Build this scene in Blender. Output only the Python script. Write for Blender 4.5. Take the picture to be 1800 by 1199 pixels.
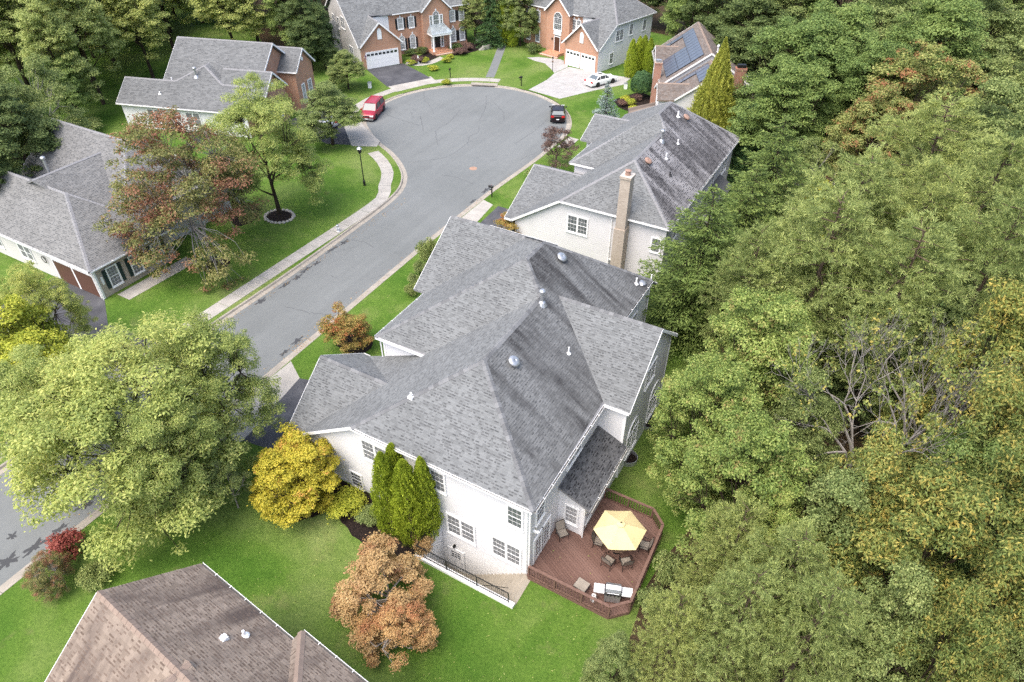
import bpy, bmesh, math, random
import numpy as np
from mathutils import Vector, Matrix
from mathutils.geometry import tessellate_polygon
R = math.radians
for o in list(bpy.data.objects): bpy.data.objects.remove(o, do_unlink=True)
sc = bpy.context.scene
COL = sc.collection

# ------------------------------------------------------------------ camera, sky, sun, exposure
cam = bpy.data.cameras.new('camera'); cam.lens = 24.0; cam.sensor_width = 36.0; cam.clip_end = 2000.0; cam.clip_start = 0.5
camo = bpy.data.objects.new('camera', cam); COL.objects.link(camo)
camo.location = (0, 0, 33); camo.rotation_euler = (R(90 - 39.32), 0, R(29.51))
sc.camera = camo
SUN_AZ, SUN_EL = R(196), R(62)           # towards the sun, clockwise from +Y
w = bpy.data.worlds.new('World'); sc.world = w; w.use_nodes = True
nt = w.node_tree
sky = nt.nodes.new('ShaderNodeTexSky'); sky.sky_type = 'NISHITA'; sky.sun_disc = False
sky.sun_elevation = SUN_EL; sky.sun_rotation = SUN_AZ
sky.air_density = 1.0; sky.dust_density = 4.5; sky.ozone_density = 0.6
nt.links.new(sky.outputs[0], nt.nodes['Background'].inputs[0]); nt.nodes['Background'].inputs[1].default_value = 0.15
sun = bpy.data.lights.new('sun', 'SUN'); sun.energy = 0.85; sun.angle = R(60); sun.color = (0.99, 1, 1)
suno = bpy.data.objects.new('sun', sun); COL.objects.link(suno)
sd = Vector((math.sin(SUN_AZ) * math.cos(SUN_EL), math.cos(SUN_AZ) * math.cos(SUN_EL), math.sin(SUN_EL)))
suno.location = sd * 150; suno.rotation_euler = sd.to_track_quat('Z', 'Y').to_euler()
sc.view_settings.view_transform = 'Standard'; sc.view_settings.look = 'None'
sc.view_settings.exposure = 1.5; sc.view_settings.gamma = 1.0
sc.view_settings.use_curve_mapping = False
sc.cycles.max_bounces = 6; sc.cycles.diffuse_bounces = 4; sc.cycles.glossy_bounces = 2; sc.cycles.transmission_bounces = 3
sc.cycles.use_denoising = False; sc.cycles.sample_clamp_indirect = 4.0; sc.cycles.caustics_reflective = False; sc.cycles.caustics_refractive = False

# ------------------------------------------------------------------ materials
MAT = {}
class NB:
    """small node-tree writer"""
    def __init__(s, name):
        m = bpy.data.materials.new(name); m.use_nodes = True; s.m = m; s.t = m.node_tree
        s.b = s.t.nodes['Principled BSDF']; s.out = s.t.nodes['Material Output']; MAT[name] = m
    def n(s, kind, **kw):
        nd = s.t.nodes.new('ShaderNode' + kind)
        for k, v in kw.items():
            if k.startswith('i_'):
                key = k[2:]; key = int(key) if key.isdigit() else key
                nd.inputs[key].default_value = v
            else: setattr(nd, k, v)
        return nd
    def l(s, a, b): s.t.links.new(a, b)
    def coord(s, scale=(1, 1, 1), out='Object'):
        tc = s.n('TexCoord'); mp = s.n('Mapping'); mp.inputs['Scale'].default_value = scale
        s.l(tc.outputs[out], mp.inputs[0]); return mp.outputs[0]
    def noise(s, vec, scale, detail=4, rough=.6, dist=0):
        nd = s.n('TexNoise'); nd.inputs['Scale'].default_value = scale; nd.inputs['Detail'].default_value = detail
        nd.inputs['Roughness'].default_value = rough; nd.inputs['Distortion'].default_value = dist
        if vec is not None: s.l(vec, nd.inputs['Vector'])
        return nd.outputs['Fac']
    def ramp(s, fac, stops, interp='LINEAR'):
        nd = s.n('ValToRGB'); cr = nd.color_ramp; cr.interpolation = interp
        while len(cr.elements) < len(stops): cr.elements.new(.5)
        for e, (p, c) in zip(cr.elements, stops):
            e.position = p; e.color = (*c, 1) if len(c) == 3 else c
        s.l(fac, nd.inputs[0]); return nd.outputs[0]
    def mix(s, fac, a, b, mode='MIX'):
        nd = s.n('Mix', data_type='RGBA', blend_type=mode)
        for v, i in ((fac, 0), (a, 6), (b, 7)):
            if hasattr(v, 'is_linked') or hasattr(v, 'links'): s.l(v, nd.inputs[i])
            elif i == 0: nd.inputs[0].default_value = v
            else: nd.inputs[i].default_value = (*v, 1)
        return nd.outputs[2]
    def math(s, op, a, b=0.0):
        nd = s.n('Math', operation=op)
        for v, i in ((a, 0), (b, 1)):
            if hasattr(v, 'links'): s.l(v, nd.inputs[i])
            else: nd.inputs[i].default_value = v
        return nd.outputs[0]
    def bump(s, h, strength=.3, dist=.02):
        nd = s.n('Bump'); nd.inputs['Strength'].default_value = strength; nd.inputs['Distance'].default_value = dist
        s.l(h, nd.inputs['Height']); s.l(nd.outputs[0], s.b.inputs['Normal'])
    def color(s, c):
        if hasattr(c, 'links'): s.l(c, s.b.inputs['Base Color'])
        else: s.b.inputs['Base Color'].default_value = (*c, 1)
    def set(s, rough=.8, metal=0, spec=.3):
        s.b.inputs['Roughness'].default_value = rough; s.b.inputs['Metallic'].default_value = metal
        s.b.inputs['Specular IOR Level'].default_value = spec
        return s.m

def plain(name, c, rough=.7, metal=0, spec=.3, var=.12, vscale=3.0):
    b = NB(name); v = b.coord(); f = b.noise(v, vscale, 5)
    lo = tuple(x * (1 - var) for x in c); hi = tuple(min(1, x * (1 + var)) for x in c)
    b.color(b.ramp(f, [(.3, lo), (.7, hi)])); return b.set(rough, metal, spec)

def shingle(name, dark, light, stain=0.0, axis='X', tint=(.045, .043, .045)):
    b = NB(name); g = b.n('NewGeometry'); v = b.coord()
    base = b.ramp(g.outputs['Random Per Island'], [(0, dark), (.35, tuple(.55 * x + .45 * y for x, y in zip(dark, light))), (.62, tuple(.2 * x + .8 * y for x, y in zip(dark, light))), (1, light)])
    big = b.noise(v, .35, 4); base = b.mix(.45, base, b.ramp(big, [(.3, (.62, .62, .62)), (.7, (1, 1, 1))]), 'MULTIPLY')
    fine = b.noise(v, 30, 3); base = b.mix(.35, base, b.ramp(fine, [(.3, (.6, .6, .6)), (.7, (1, 1, 1))]), 'MULTIPLY')
    if stain:
        sv = b.coord((.10, .85, .1) if axis == 'X' else (.85, .10, .1))
        f1 = b.noise(sv, 1.0, 5, .6, .6); f2 = b.noise(v, .22, 3)
        f = b.math('MULTIPLY', b.ramp(f1, [(.44, (0, 0, 0)), (.62, (1, 1, 1))]), b.ramp(f2, [(.30, (0, 0, 0)), (.52, (1, 1, 1))]))
        f = b.math('MULTIPLY', f, stain)
        base = b.mix(f, base, tint)
    b.color(base); b.bump(fine, .25, .01); return b.set(.92, 0, .15)

shingle('shingle_grey', (.146, .152, .152), (.196, .204, .204))
shingle('shingle_grey_stained', (.13, .134, .134), (.182, .187, .187), .85, 'X', (.03, .029, .03))
shingle('shingle_grey_streaked', (.055, .053, .056), (.125, .122, .126), .85, 'X', (.27, .265, .27))
shingle('shingle_charcoal', (.07, .073, .077), (.125, .128, .134))
shingle('shingle_pale_grey', (.165, .165, .161), (.212, .212, .207))
shingle('shingle_mid_grey', (.142, .147, .148), (.182, .187, .187))
shingle('shingle_brown', (.215, .172, .136), (.29, .236, .19), .8, 'Y', (.06, .046, .042))
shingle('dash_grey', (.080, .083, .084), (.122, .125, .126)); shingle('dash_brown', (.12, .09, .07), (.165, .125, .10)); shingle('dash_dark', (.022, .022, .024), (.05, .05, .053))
shingle('shingle_taupe', (.135, .115, .103), (.195, .17, .153))

b = NB('ridge_cap'); g = b.n('ObjectInfo'); v = b.coord()
b.color(b.mix(.3, b.ramp(g.outputs['Random'], [(0, (.12, .123, .126)), (1, (.20, .204, .207))]), b.ramp(b.noise(v, 20), [(.3, (.5, .5, .5)), (.7, (1, 1, 1))]), 'MULTIPLY')); b.set(.9, 0, .15)
plain('ridge_grey', (.2, .2, .205), .9); plain('ridge_brown', (.22, .168, .135), .9)

def siding(name, c):
    b = NB(name); g = b.n('NewGeometry'); v = b.coord()
    f = b.noise(v, .7, 5); col = b.ramp(f, [(.25, tuple(x * .9 for x in c)), (.7, c)])
    col = b.mix(.25, col, b.ramp(g.outputs['Random Per Island'], [(0, tuple(x * .96 for x in c)), (1, c)]))
    streak = b.noise(b.coord((.9, .9, .15)), 1.0, 5, .65)
    col = b.mix(b.math('MULTIPLY', b.ramp(streak, [(.5, (0, 0, 0)), (.75, (1, 1, 1))]), .10), col, (.48, .47, .44))
    b.color(col); return b.set(.55, 0, .35)
siding('siding_white', (.71, .71, .715)); siding('siding_cream', (.63, .62, .62)); siding('siding_greige', (.58, .56, .545))
plain('trim_white', (.8, .8, .79), .5, var=.05); plain('soffit_white', (.72, .72, .71), .6, var=.05)
plain('foundation_white', (.74, .74, .73), .8, var=.08)
plain('gutter_inside', (.10, .095, .085), .9)

def brick(name, c1, c2, mortar, scale=1.0):
    b = NB(name); tc = b.n('TexCoord'); sx = b.n('SeparateXYZ'); b.l(tc.outputs['Object'], sx.inputs[0])
    cb = b.n('CombineXYZ'); b.l(b.math('ADD', sx.outputs[0], sx.outputs[1]), cb.inputs[0]); b.l(sx.outputs[2], cb.inputs[1])
    br = b.n('TexBrick'); b.l(cb.outputs[0], br.inputs['Vector'])
    br.inputs['Color1'].default_value = (*c1, 1); br.inputs['Color2'].default_value = (*c2, 1); br.inputs['Mortar'].default_value = (*mortar, 1)
    br.inputs['Scale'].default_value = scale; br.inputs['Mortar Size'].default_value = .012
    br.inputs['Brick Width'].default_value = .22; br.inputs['Row Height'].default_value = .075
    f = b.noise(b.coord(), 1.3, 5)
    b.color(b.mix(.5, br.outputs['Color'], b.ramp(f, [(.3, (.7, .66, .62)), (.7, (1, 1, 1))]), 'MULTIPLY'))
    b.bump(br.outputs['Fac'], -.3, .01); return b.set(.85)
brick('brick_orange', (.50, .235, .125), (.38, .165, .09), (.46, .36, .29))
brick('brick_chimney_buff', (.43, .36, .285), (.31, .25, .19), (.47, .43, .38))
brick('brick_red', (.40, .15, .085), (.30, .11, .07), (.42, .34, .28))
brick('brick_beige', (.46, .39, .31), (.38, .31, .25), (.5, .45, .39))

b = NB('window_glass'); v = b.coord(); f = b.noise(v, 2.5, 3)
b.color(b.ramp(f, [(.35, (.07, .08, .088)), (.7, (.17, .18, .185))])); b.set(.06, 0, .9)
b = NB('window_screen'); v = b.coord(); f = b.noise(v, 2.0, 3)
b.color(b.ramp(f, [(.3, (.13, .135, .14)), (.7, (.22, .225, .23))])); b.set(.5, 0, .3)
b = NB('window_blind'); wv = b.n('TexWave', bands_direction='Z'); wv.inputs['Scale'].default_value = 6.0; tc = b.n('TexCoord'); b.l(tc.outputs['Object'], wv.inputs[0])
b.color(b.ramp(wv.outputs['Fac'], [(.2, (.22, .22, .22)), (.8, (.42, .42, .42))])); b.set(.15, 0, .6)
b = NB('car_glass'); b.color((.03, .035, .04)); b.set(.05, 0, .9)
b = NB('windscreen_glass'); b.color((.10, .12, .13)); b.set(.12, 0, .45)
plain('shutter_black', (.018, .018, .02), .6); plain('shutter_green', (.02, .04, .038), .6)
plain('door_brown', (.075, .035, .022), .5); plain('door_dark', (.02, .02, .024), .4); plain('garage_brown', (.10, .05, .035), .6)
plain('metal_black', (.018, .018, .019), .45, .3, .5); plain('metal_galv', (.42, .43, .44), .4, .7, .5, .2, 6)
plain('metal_silver', (.55, .56, .57), .28, .85, .5, .1); plain('metal_rust', (.31, .20, .155), .85, .1); plain('metal_white', (.78, .78, .78), .4)
plain('copper_roof', (.42, .27, .21), .5, .2); plain('tin_roof', (.40, .45, .46), .35, .5, .5, .25, 2)
plain('solar_cell', (.075, .082, .105), .22, .1, .8, .25, 1.5); plain('solar_frame', (.02, .02, .022), .5)

# ground family
b = NB('grass'); v = b.coord(); n1 = b.noise(v, .11, 5, .6, .4); n2 = b.noise(v, 1.3, 5, .7); n3 = b.noise(v, 6.5, 5, .75); n4 = b.noise(v, 40, 2, .7)
c = b.ramp(n1, [(.30, (.046, .108, .013)), (.47, (.080, .144, .023)), (.58, (.115, .170, .040)), (.72, (.150, .192, .060))])
c = b.mix(.55, c, b.ramp(n2, [(.28, (.62, .68, .55)), (.5, (1, 1, 1)), (.72, (1.3, 1.18, 1.25))]), 'MULTIPLY')
c = b.mix(.8, c, b.ramp(n3, [(.28, (.52, .58, .5)), (.5, (1, 1, 1)), (.72, (1.45, 1.32, 1.4))]), 'MULTIPLY')
c = b.mix(.5, c, b.ramp(n4, [(.28, (.5, .5, .5)), (.72, (1.4, 1.4, 1.4))]), 'MULTIPLY')
dry = b.noise(v, .42, 7, .72); c = b.mix(b.math('MULTIPLY', b.ramp(dry, [(.56, (0, 0, 0)), (.70, (1, 1, 1))]), .5), c, (.165, .17, .066))
bare_ = b.noise(v, .9, 6, .75); c = b.mix(b.math('MULTIPLY', b.ramp(bare_, [(.69, (0, 0, 0)), (.76, (1, 1, 1))]), .55), c, (.16, .125, .075))
b.color(c); b.bump(n3, .8, .06); b.set(.95, 0, .08)
b = NB('woodland_floor'); v = b.coord(); n1 = b.noise(v, .35, 6, .7); n2 = b.noise(v, 12, 4, .7)
c = b.ramp(n1, [(.3, (.035, .028, .018)), (.5, (.07, .05, .03)), (.7, (.045, .05, .018))])
b.color(b.mix(.6, c, b.ramp(n2, [(.3, (.4, .4, .4)), (.7, (1.4, 1.3, 1.2))]), 'MULTIPLY')); b.bump(n2, .9, .06); b.set(.95, 0, .05)
b = NB('mulch'); v = b.coord(); n2 = b.noise(v, 14, 4, .7)
b.color(b.ramp(n2, [(.3, (.006, .005, .005)), (.6, (.028, .02, .017)), (.8, (.06, .042, .03))])); b.bump(n2, 1, .06); b.set(.95, 0, .1)
b = NB('asphalt_road'); v = b.coord(); n1 = b.noise(v, .10, 5, .6, .3); n2 = b.noise(v, 2.2, 5, .7); n3 = b.noise(v, 60, 2)
c = b.ramp(n1, [(.3, (.138, .147, .145)), (.55, (.160, .169, .167)), (.75, (.147, .156, .154))])
c = b.mix(.3, c, b.ramp(n2, [(.3, (.82, .82, .82)), (.7, (1.06, 1.06, 1.06))]), 'MULTIPLY')
c = b.mix(.35, c, b.ramp(n3, [(.3, (.72, .72, .72)), (.7, (1.15, 1.15, 1.15))]), 'MULTIPLY')
wear = b.noise(b.coord((.9, .05, 1)), 1.0, 4, .6); c = b.mix(.5, c, b.ramp(wear, [(.35, (.88, .88, .88)), (.65, (1.07, 1.07, 1.07))]), 'MULTIPLY')
stn = b.noise(v, .55, 6, .7, .8); c = b.mix(b.math('MULTIPLY', b.ramp(stn, [(.60, (0, 0, 0)), (.74, (1, 1, 1))]), .4), c, (.09, .093, .094))
b.color(c); b.bump(n3, .3, .01); b.set(.9, 0, .2)
b = NB('asphalt_drive'); v = b.coord(); n1 = b.noise(v, .5, 5, .65, .5); n3 = b.noise(v, 50, 2)
c = b.ramp(n1, [(.3, (.048, .049, .055)), (.6, (.082, .083, .09)), (.78, (.14, .14, .145))])
b.color(b.mix(.4, c, b.ramp(n3, [(.3, (.6, .6, .6)), (.7, (1.2, 1.2, 1.2))]), 'MULTIPLY')); b.bump(n3, .4, .01); b.set(.85, 0, .2)
b = NB('asphalt_patch'); b.color((.055, .057, .06)); b.set(.85, 0, .2)
b = NB('crack_grey'); b.color((.098, .102, .105)); b.set(.9, 0, .15)
def concrete(name, c, warm):
    b = NB(name); v = b.coord(); n1 = b.noise(v, .9, 6, .65); n2 = b.noise(v, 25, 3); oi = b.n('ObjectInfo')
    k = b.ramp(n1, [(.3, tuple(x * .74 for x in c)), (.65, c)])
    k = b.mix(b.math('MULTIPLY', b.ramp(b.noise(v, .4, 5, .7), [(.5, (0, 0, 0)), (.7, (1, 1, 1))]), .2), k, warm)
    k = b.mix(.35, k, b.ramp(oi.outputs['Random'], [(0, (.88, .88, .88)), (1, (1.05, 1.05, 1.05))]), 'MULTIPLY')
    b.color(b.mix(.25, k, b.ramp(n2, [(.3, (.7, .7, .7)), (.7, (1.1, 1.1, 1.1))]), 'MULTIPLY')); b.bump(n2, .3, .01); return b.set(.88, 0, .2)
concrete('concrete', (.38, .36, .325), (.28, .24, .195)); concrete('concrete_kerb', (.33, .30, .255), (.23, .185, .14)); concrete('concrete_white', (.38, .37, .355), (.31, .27, .23))
concrete('concrete_step', (.32, .285, .23), (.23, .19, .145)); concrete('stone', (.48, .44, .39), (.3, .26, .22))
b = NB('deck_wood'); v = b.coord(); oi = b.n('ObjectInfo'); n1 = b.noise(v, 8, 4)
c = b.ramp(oi.outputs['Random'], [(0, (.138, .078, .061)), (1, (.182, .108, .086))])
b.color(b.mix(.4, c, b.ramp(n1, [(.3, (.7, .7, .7)), (.7, (1.1, 1.1, 1.1))]), 'MULTIPLY')); b.set(.7, 0, .25)
plain('rail_wood', (.15, .088, .068), .75, var=.2, vscale=6); plain('fence_wood', (.22, .11, .075), .85, var=.3, vscale=4); plain('fence_grey_wood', (.2, .16, .12), .9)
plain('canvas_yellow', (.58, .49, .26), .8, var=.06); plain('sling_taupe', (.27, .235, .195), .8); plain('table_brown', (.16, .105, .075), .35)
plain('paint_white', (.8, .8, .8), .25, 0, .5, .03); plain('paint_silver', (.55, .57, .6), .25, .5, .5, .05); plain('rubber', (.012, .012, .013), .8)
b = NB('paint_red'); b.color((.30, .02, .035)); b.set(.22, .1, .6); b = NB('paint_maroon'); b.color((.014, .008, .010)); b.set(.22, .2, .5)
plain('plastic_dark', (.02, .02, .022), .6); b = NB('lamp_red'); b.color((.45, .01, .01)); b.set(.2, 0, .6); b = NB('lamp_clear'); b.color((.75, .76, .76)); b.set(.1, 0, .8)
plain('hydrant_paint', (.62, .63, .64), .5); plain('manhole_rust', (.33, .21, .15), .8, .2)
def bark(name, a, c):
    b = NB(name); v = b.coord((3, 3, .6)); f = b.noise(v, 3, 6, .7, .5)
    b.color(b.ramp(f, [(.3, a), (.7, c)])); b.bump(f, .6, .03); return b.set(.95, 0, .1)
bark('bark_dark', (.022, .016, .011), (.07, .055, .04)); bark('bark_grey', (.17, .155, .14), (.36, .335, .31)); bark('bark_brown', (.05, .034, .022), (.13, .10, .075))

LEAF_GAIN = 1.82
def foliage(name, cols, patch=None, pscale=.45, trans=.36, vvar=.35):
    """leaf material: colour varies from leaf to leaf, from bough to bough and from tree to tree"""
    cols = [tuple(min(.62, x * LEAF_GAIN) for x in c) for c in cols]
    if patch: patch = (tuple(min(.6, x * 1.35) for x in patch[0]),) + tuple(patch[1:])
    b = NB(name); g = b.n('NewGeometry'); oi = b.n('ObjectInfo'); v = b.coord()
    add = b.n('VectorMath', operation='ADD'); b.l(v, add.inputs[0]); cb = b.n('CombineXYZ')
    b.l(b.math('MULTIPLY', oi.outputs['Random'], 37.0), cb.inputs[0]); b.l(cb.outputs[0], add.inputs[1])
    nz = b.noise(add.outputs[0], pscale, 3, .6)
    f = b.math('ADD', b.math('MULTIPLY', g.outputs['Random Per Island'], .42), b.math('MULTIPLY', nz, .58))
    k = len(cols); stops = [(.22 + .56 * i / (k - 1), c) for i, c in enumerate(cols)]
    col = b.ramp(f, stops)
    if patch:
        nz2 = b.noise(add.outputs[0], patch[2], 3, .6, .4)
        ff = b.math('ADD', nz2, b.math('MULTIPLY', b.math('SUBTRACT', g.outputs['Random Per Island'], .5), .16))
        col = b.mix(b.ramp(ff, [(patch[1] - .04, (0, 0, 0)), (patch[1] + .06, (1, 1, 1))]), col, patch[0])
    col = b.mix(vvar, col, b.ramp(oi.outputs['Random'], [(0, (.62, .70, .66)), (.5, (1, 1, 1)), (1, (1.25, 1.12, .92))]), 'MULTIPLY')
    b.color(col); b.set(.62, 0, .25)
    tr = b.n('BsdfTranslucent'); b.l(col, tr.inputs[0]); ms = b.n('MixShader'); ms.inputs[0].default_value = trans
    b.l(b.b.outputs[0], ms.inputs[1]); b.l(tr.outputs[0], ms.inputs[2]); b.l(ms.outputs[0], b.out.inputs[0]); return b.m
foliage('leaf_green', [(.045, .076, .022), (.098, .142, .038), (.17, .215, .064)])
foliage('leaf_forest', [(.11, .14, .045), (.21, .245, .078), (.33, .36, .13)], None, .4, .45)
foliage('leaf_deep', [(.032, .052, .018), (.066, .094, .03), (.115, .145, .048)])
foliage('leaf_olive', [(.058, .085, .026), (.125, .158, .05), (.215, .24, .09)])
foliage('leaf_maplegreen', [(.06, .095, .024), (.14, .185, .044), (.25, .27, .085)], ((.25, .19, .075), .66, .9))
foliage('leaf_locust', [(.11, .145, .042), (.22, .26, .075), (.34, .365, .12)], None, .4, .45)
foliage('leaf_lime', [(.11, .14, .015), (.22, .24, .028), (.34, .33, .05)])
foliage('leaf_hickory', [(.045, .07, .02), (.095, .125, .034), (.15, .17, .045), (.25, .215, .06)], ((.35, .285, .07), .605, 1.3))
foliage('leaf_autumn_mix', [(.055, .072, .022), (.12, .125, .04), (.20, .175, .07)], ((.24, .115, .07), .555, .38))
foliage('leaf_turning', [(.07, .10, .03), (.15, .17, .05), (.24, .23, .085)], ((.26, .12, .06), .60, .6))
foliage('leaf_gold', [(.13, .135, .016), (.245, .225, .026), (.34, .29, .045)], ((.40, .23, .06), .64, .7))
foliage('leaf_tan', [(.17, .11, .05), (.28, .185, .085), (.36, .25, .12)], ((.30, .15, .075), .56, .5))
foliage('leaf_bronze', [(.09, .085, .02), (.18, .145, .04), (.27, .175, .065)], ((.30, .10, .04), .60, .7))
foliage('leaf_red', [(.13, .035, .03), (.22, .055, .045), (.28, .10, .07)])
foliage('leaf_purple', [(.05, .03, .03), (.10, .06, .05), (.15, .10, .07)])
foliage('needle_arbor', [(.105, .14, .014), (.20, .25, .024), (.30, .345, .038)], None, 1.2, .3)
foliage('needle_gold', [(.11, .125, .02), (.21, .225, .04), (.35, .335, .065)], None, .9, .3)
foliage('needle_deep', [(.012, .032, .012), (.026, .058, .020), (.05, .092, .03)], None, .6, .12)
foliage('needle_hemlock', [(.045, .068, .018), (.092, .13, .034), (.16, .20, .056)], None, .6, .35)
foliage('needle_pine', [(.09, .12, .038), (.19, .225, .075), (.30, .33, .12)], None, .5, .45)
foliage('needle_blue', [(.06, .085, .075), (.13, .165, .15), (.23, .27, .25)], None, .8, .12)

# ------------------------------------------------------------------ mesh helpers
def link(name, me, mat=None, parent=None, loc=None):
    o = bpy.data.objects.new(name, me); COL.objects.link(o)
    if mat and me is not None and len(me.materials) == 0: me.materials.append(MAT[mat])
    if parent is not None: o.parent = parent
    if loc is not None: o.location = loc
    return o
def tag(o, label=None, cat=None, group=None, kind=None):
    if label: o['label'] = label
    if cat: o['category'] = cat
    if group: o['group'] = group
    if kind: o['kind'] = kind
    return o
def empty(name, loc=(0, 0, 0), rz=0.0, label=None, cat=None, group=None):
    o = bpy.data.objects.new(name, None); COL.objects.link(o); o.location = loc; o.rotation_euler = (0, 0, rz); o.empty_display_size = .3
    return tag(o, label, cat, group)
class MB:
    """collects shapes for ONE mesh"""
    def __init__(s): s.v = []; s.f = []
    def add(s, vs, fs):
        k = len(s.v); s.v += [tuple(p) for p in vs]; s.f += [tuple(i + k for i in f) for f in fs]; return s
    def box(s, a, b):
        x0, y0, z0 = a; x1, y1, z1 = b
        x0, x1 = min(x0, x1), max(x0, x1); y0, y1 = min(y0, y1), max(y0, y1); z0, z1 = min(z0, z1), max(z0, z1)
        return s.add([(x0, y0, z0), (x1, y0, z0), (x1, y1, z0), (x0, y1, z0), (x0, y0, z1), (x1, y0, z1), (x1, y1, z1), (x0, y1, z1)],
                     [(0, 3, 2, 1), (4, 5, 6, 7), (0, 1, 5, 4), (1, 2, 6, 5), (2, 3, 7, 6), (3, 0, 4, 7)])
    def beam(s, p, q, w, h, up=(0, 0, 1)):
        p, q, up = Vector(p), Vector(q), Vector(up); d = (q - p).normalized()
        if abs(d.dot(up)) > .98: up = Vector((1, 0, 0))
        a = d.cross(up).normalized(); c = a.cross(d)
        pts = [e + a * (i * w / 2) + c * (j * h / 2) for e in (p, q) for i, j in ((-1, -1), (1, -1), (1, 1), (-1, 1))]
        return s.add(pts, [(0, 1, 2, 3), (7, 6, 5, 4), (0, 4, 5, 1), (1, 5, 6, 2), (2, 6, 7, 3), (3, 7, 4, 0)])
    def tube(s, pts, rad, n=6, cap=True):
        pts = [Vector(p) for p in pts]; k0 = len(s.v)
        rad = rad if isinstance(rad, (list, tuple)) else [rad] * len(pts)
        for i, p in enumerate(pts):
            d = (pts[min(i + 1, len(pts) - 1)] - pts[max(i - 1, 0)]).normalized()
            u = Vector((0, 0, 1)) if abs(d.z) < .9 else Vector((1, 0, 0))
            a = d.cross(u).normalized(); c = d.cross(a)
            for j in range(n):
                t = 2 * math.pi * j / n; s.v.append(tuple(p + (a * math.cos(t) + c * math.sin(t)) * rad[i]))
        for i in range(len(pts) - 1):
            for j in range(n):
                a_, b_ = k0 + i * n + j, k0 + i * n + (j + 1) % n
                s.f.append((a_, b_, b_ + n, a_ + n))
        if cap:
            s.f.append(tuple(k0 + j for j in range(n))[::-1]); e = k0 + (len(pts) - 1) * n; s.f.append(tuple(e + j for j in range(n)))
        return s
    def lathe(s, c, prof, n=16, axis=(0, 0, 1)):
        ax = Vector(axis).normalized(); u = Vector((1, 0, 0)) if abs(ax.x) < .9 else Vector((0, 1, 0)); a = ax.cross(u).normalized(); b_ = ax.cross(a)
        c = Vector(c); k0 = len(s.v)
        for r, z in prof:
            for j in range(n):
                t = 2 * math.pi * j / n; s.v.append(tuple(c + ax * z + (a * math.cos(t) + b_ * math.sin(t)) * r))
        for i in range(len(prof) - 1):
            for j in range(n):
                p, q = k0 + i * n + j, k0 + i * n + (j + 1) % n; s.f.append((p, q, q + n, p + n))
        return s
    def sheet(s, poly, z):
        """flat polygon (x,y list), concave allowed"""
        P3 = [Vector((x, y, 0)) for x, y in poly]; tri = tessellate_polygon([P3])
        k = len(s.v); s.v += [(x, y, z) for x, y in poly]
        for t in tri:
            a, b_, c = (P3[i] for i in t)
            if (b_ - a).cross(c - a).z < 0: t = t[::-1]
            s.f.append(tuple(k + i for i in t))
        return s
    def slab(s, poly, z0, z1):
        """extruded polygon"""
        if sum(poly[i][0] * poly[(i + 1) % len(poly)][1] - poly[(i + 1) % len(poly)][0] * poly[i][1] for i in range(len(poly))) < 0: poly = poly[::-1]
        s.sheet(poly, z1); n = len(poly); k = len(s.v)
        s.v += [(x, y, z1) for x, y in poly] + [(x, y, z0) for x, y in poly]
        for i in range(n):
            j = (i + 1) % n; s.f.append((k + i, k + n + i, k + n + j, k + j))
        return s
    def mesh(s, name, smooth=False):
        me = bpy.data.meshes.new(name); me.from_pydata(s.v, [], s.f); me.update()
        if smooth: me.polygons.foreach_set('use_smooth', [True] * len(me.polygons))
        return me
    def build(s, name, mat, parent=None, smooth=False, loc=None): return link(name, s.mesh(name, smooth), mat, parent, loc)

def smooth_path(pts, per=4, closed=False):
    out = []; n = len(pts)
    for i in range(n - 1):
        p0, p1, p2, p3 = (np.array(pts[max(0, min(n - 1, j))], float) for j in (i - 1, i, i + 1, i + 2))
        for k in range(per):
            t = k / per
            out.append(tuple(.5 * ((2 * p1) + (-p0 + p2) * t + (2 * p0 - 5 * p1 + 4 * p2 - p3) * t * t + (-p0 + 3 * p1 - 3 * p2 + p3) * t ** 3)))
    out.append(tuple(pts[-1])); return out
def offset_path(pts, d):
    """shift a polyline to its left by d"""
    out = []; n = len(pts)
    for i in range(n):
        a = np.array(pts[max(0, i - 1)]); c = np.array(pts[min(n - 1, i + 1)]); t = (c - a) / (np.linalg.norm(c - a) + 1e-9)
        out.append((pts[i][0] - t[1] * d, pts[i][1] + t[0] * d))
    return out
def resample(pts, step):
    pts = [np.array(p, float) for p in pts]; out = [tuple(pts[0])]; need = step
    for a, c in zip(pts, pts[1:]):
        L = np.linalg.norm(c - a); pos = 0
        while L - pos >= need and L > 0:
            pos += need; out.append(tuple(a + (c - a) * pos / L)); need = step
        need -= (L - pos)
    return out

def newell(p):
    n = Vector((0, 0, 0))
    for i in range(len(p)):
        a, c = p[i], p[(i + 1) % len(p)]
        n += Vector(((a.y - c.y) * (a.z + c.z), (a.z - c.z) * (a.x + c.x), (a.x - c.x) * (a.y + c.y)))
    return n.normalized()

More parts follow.
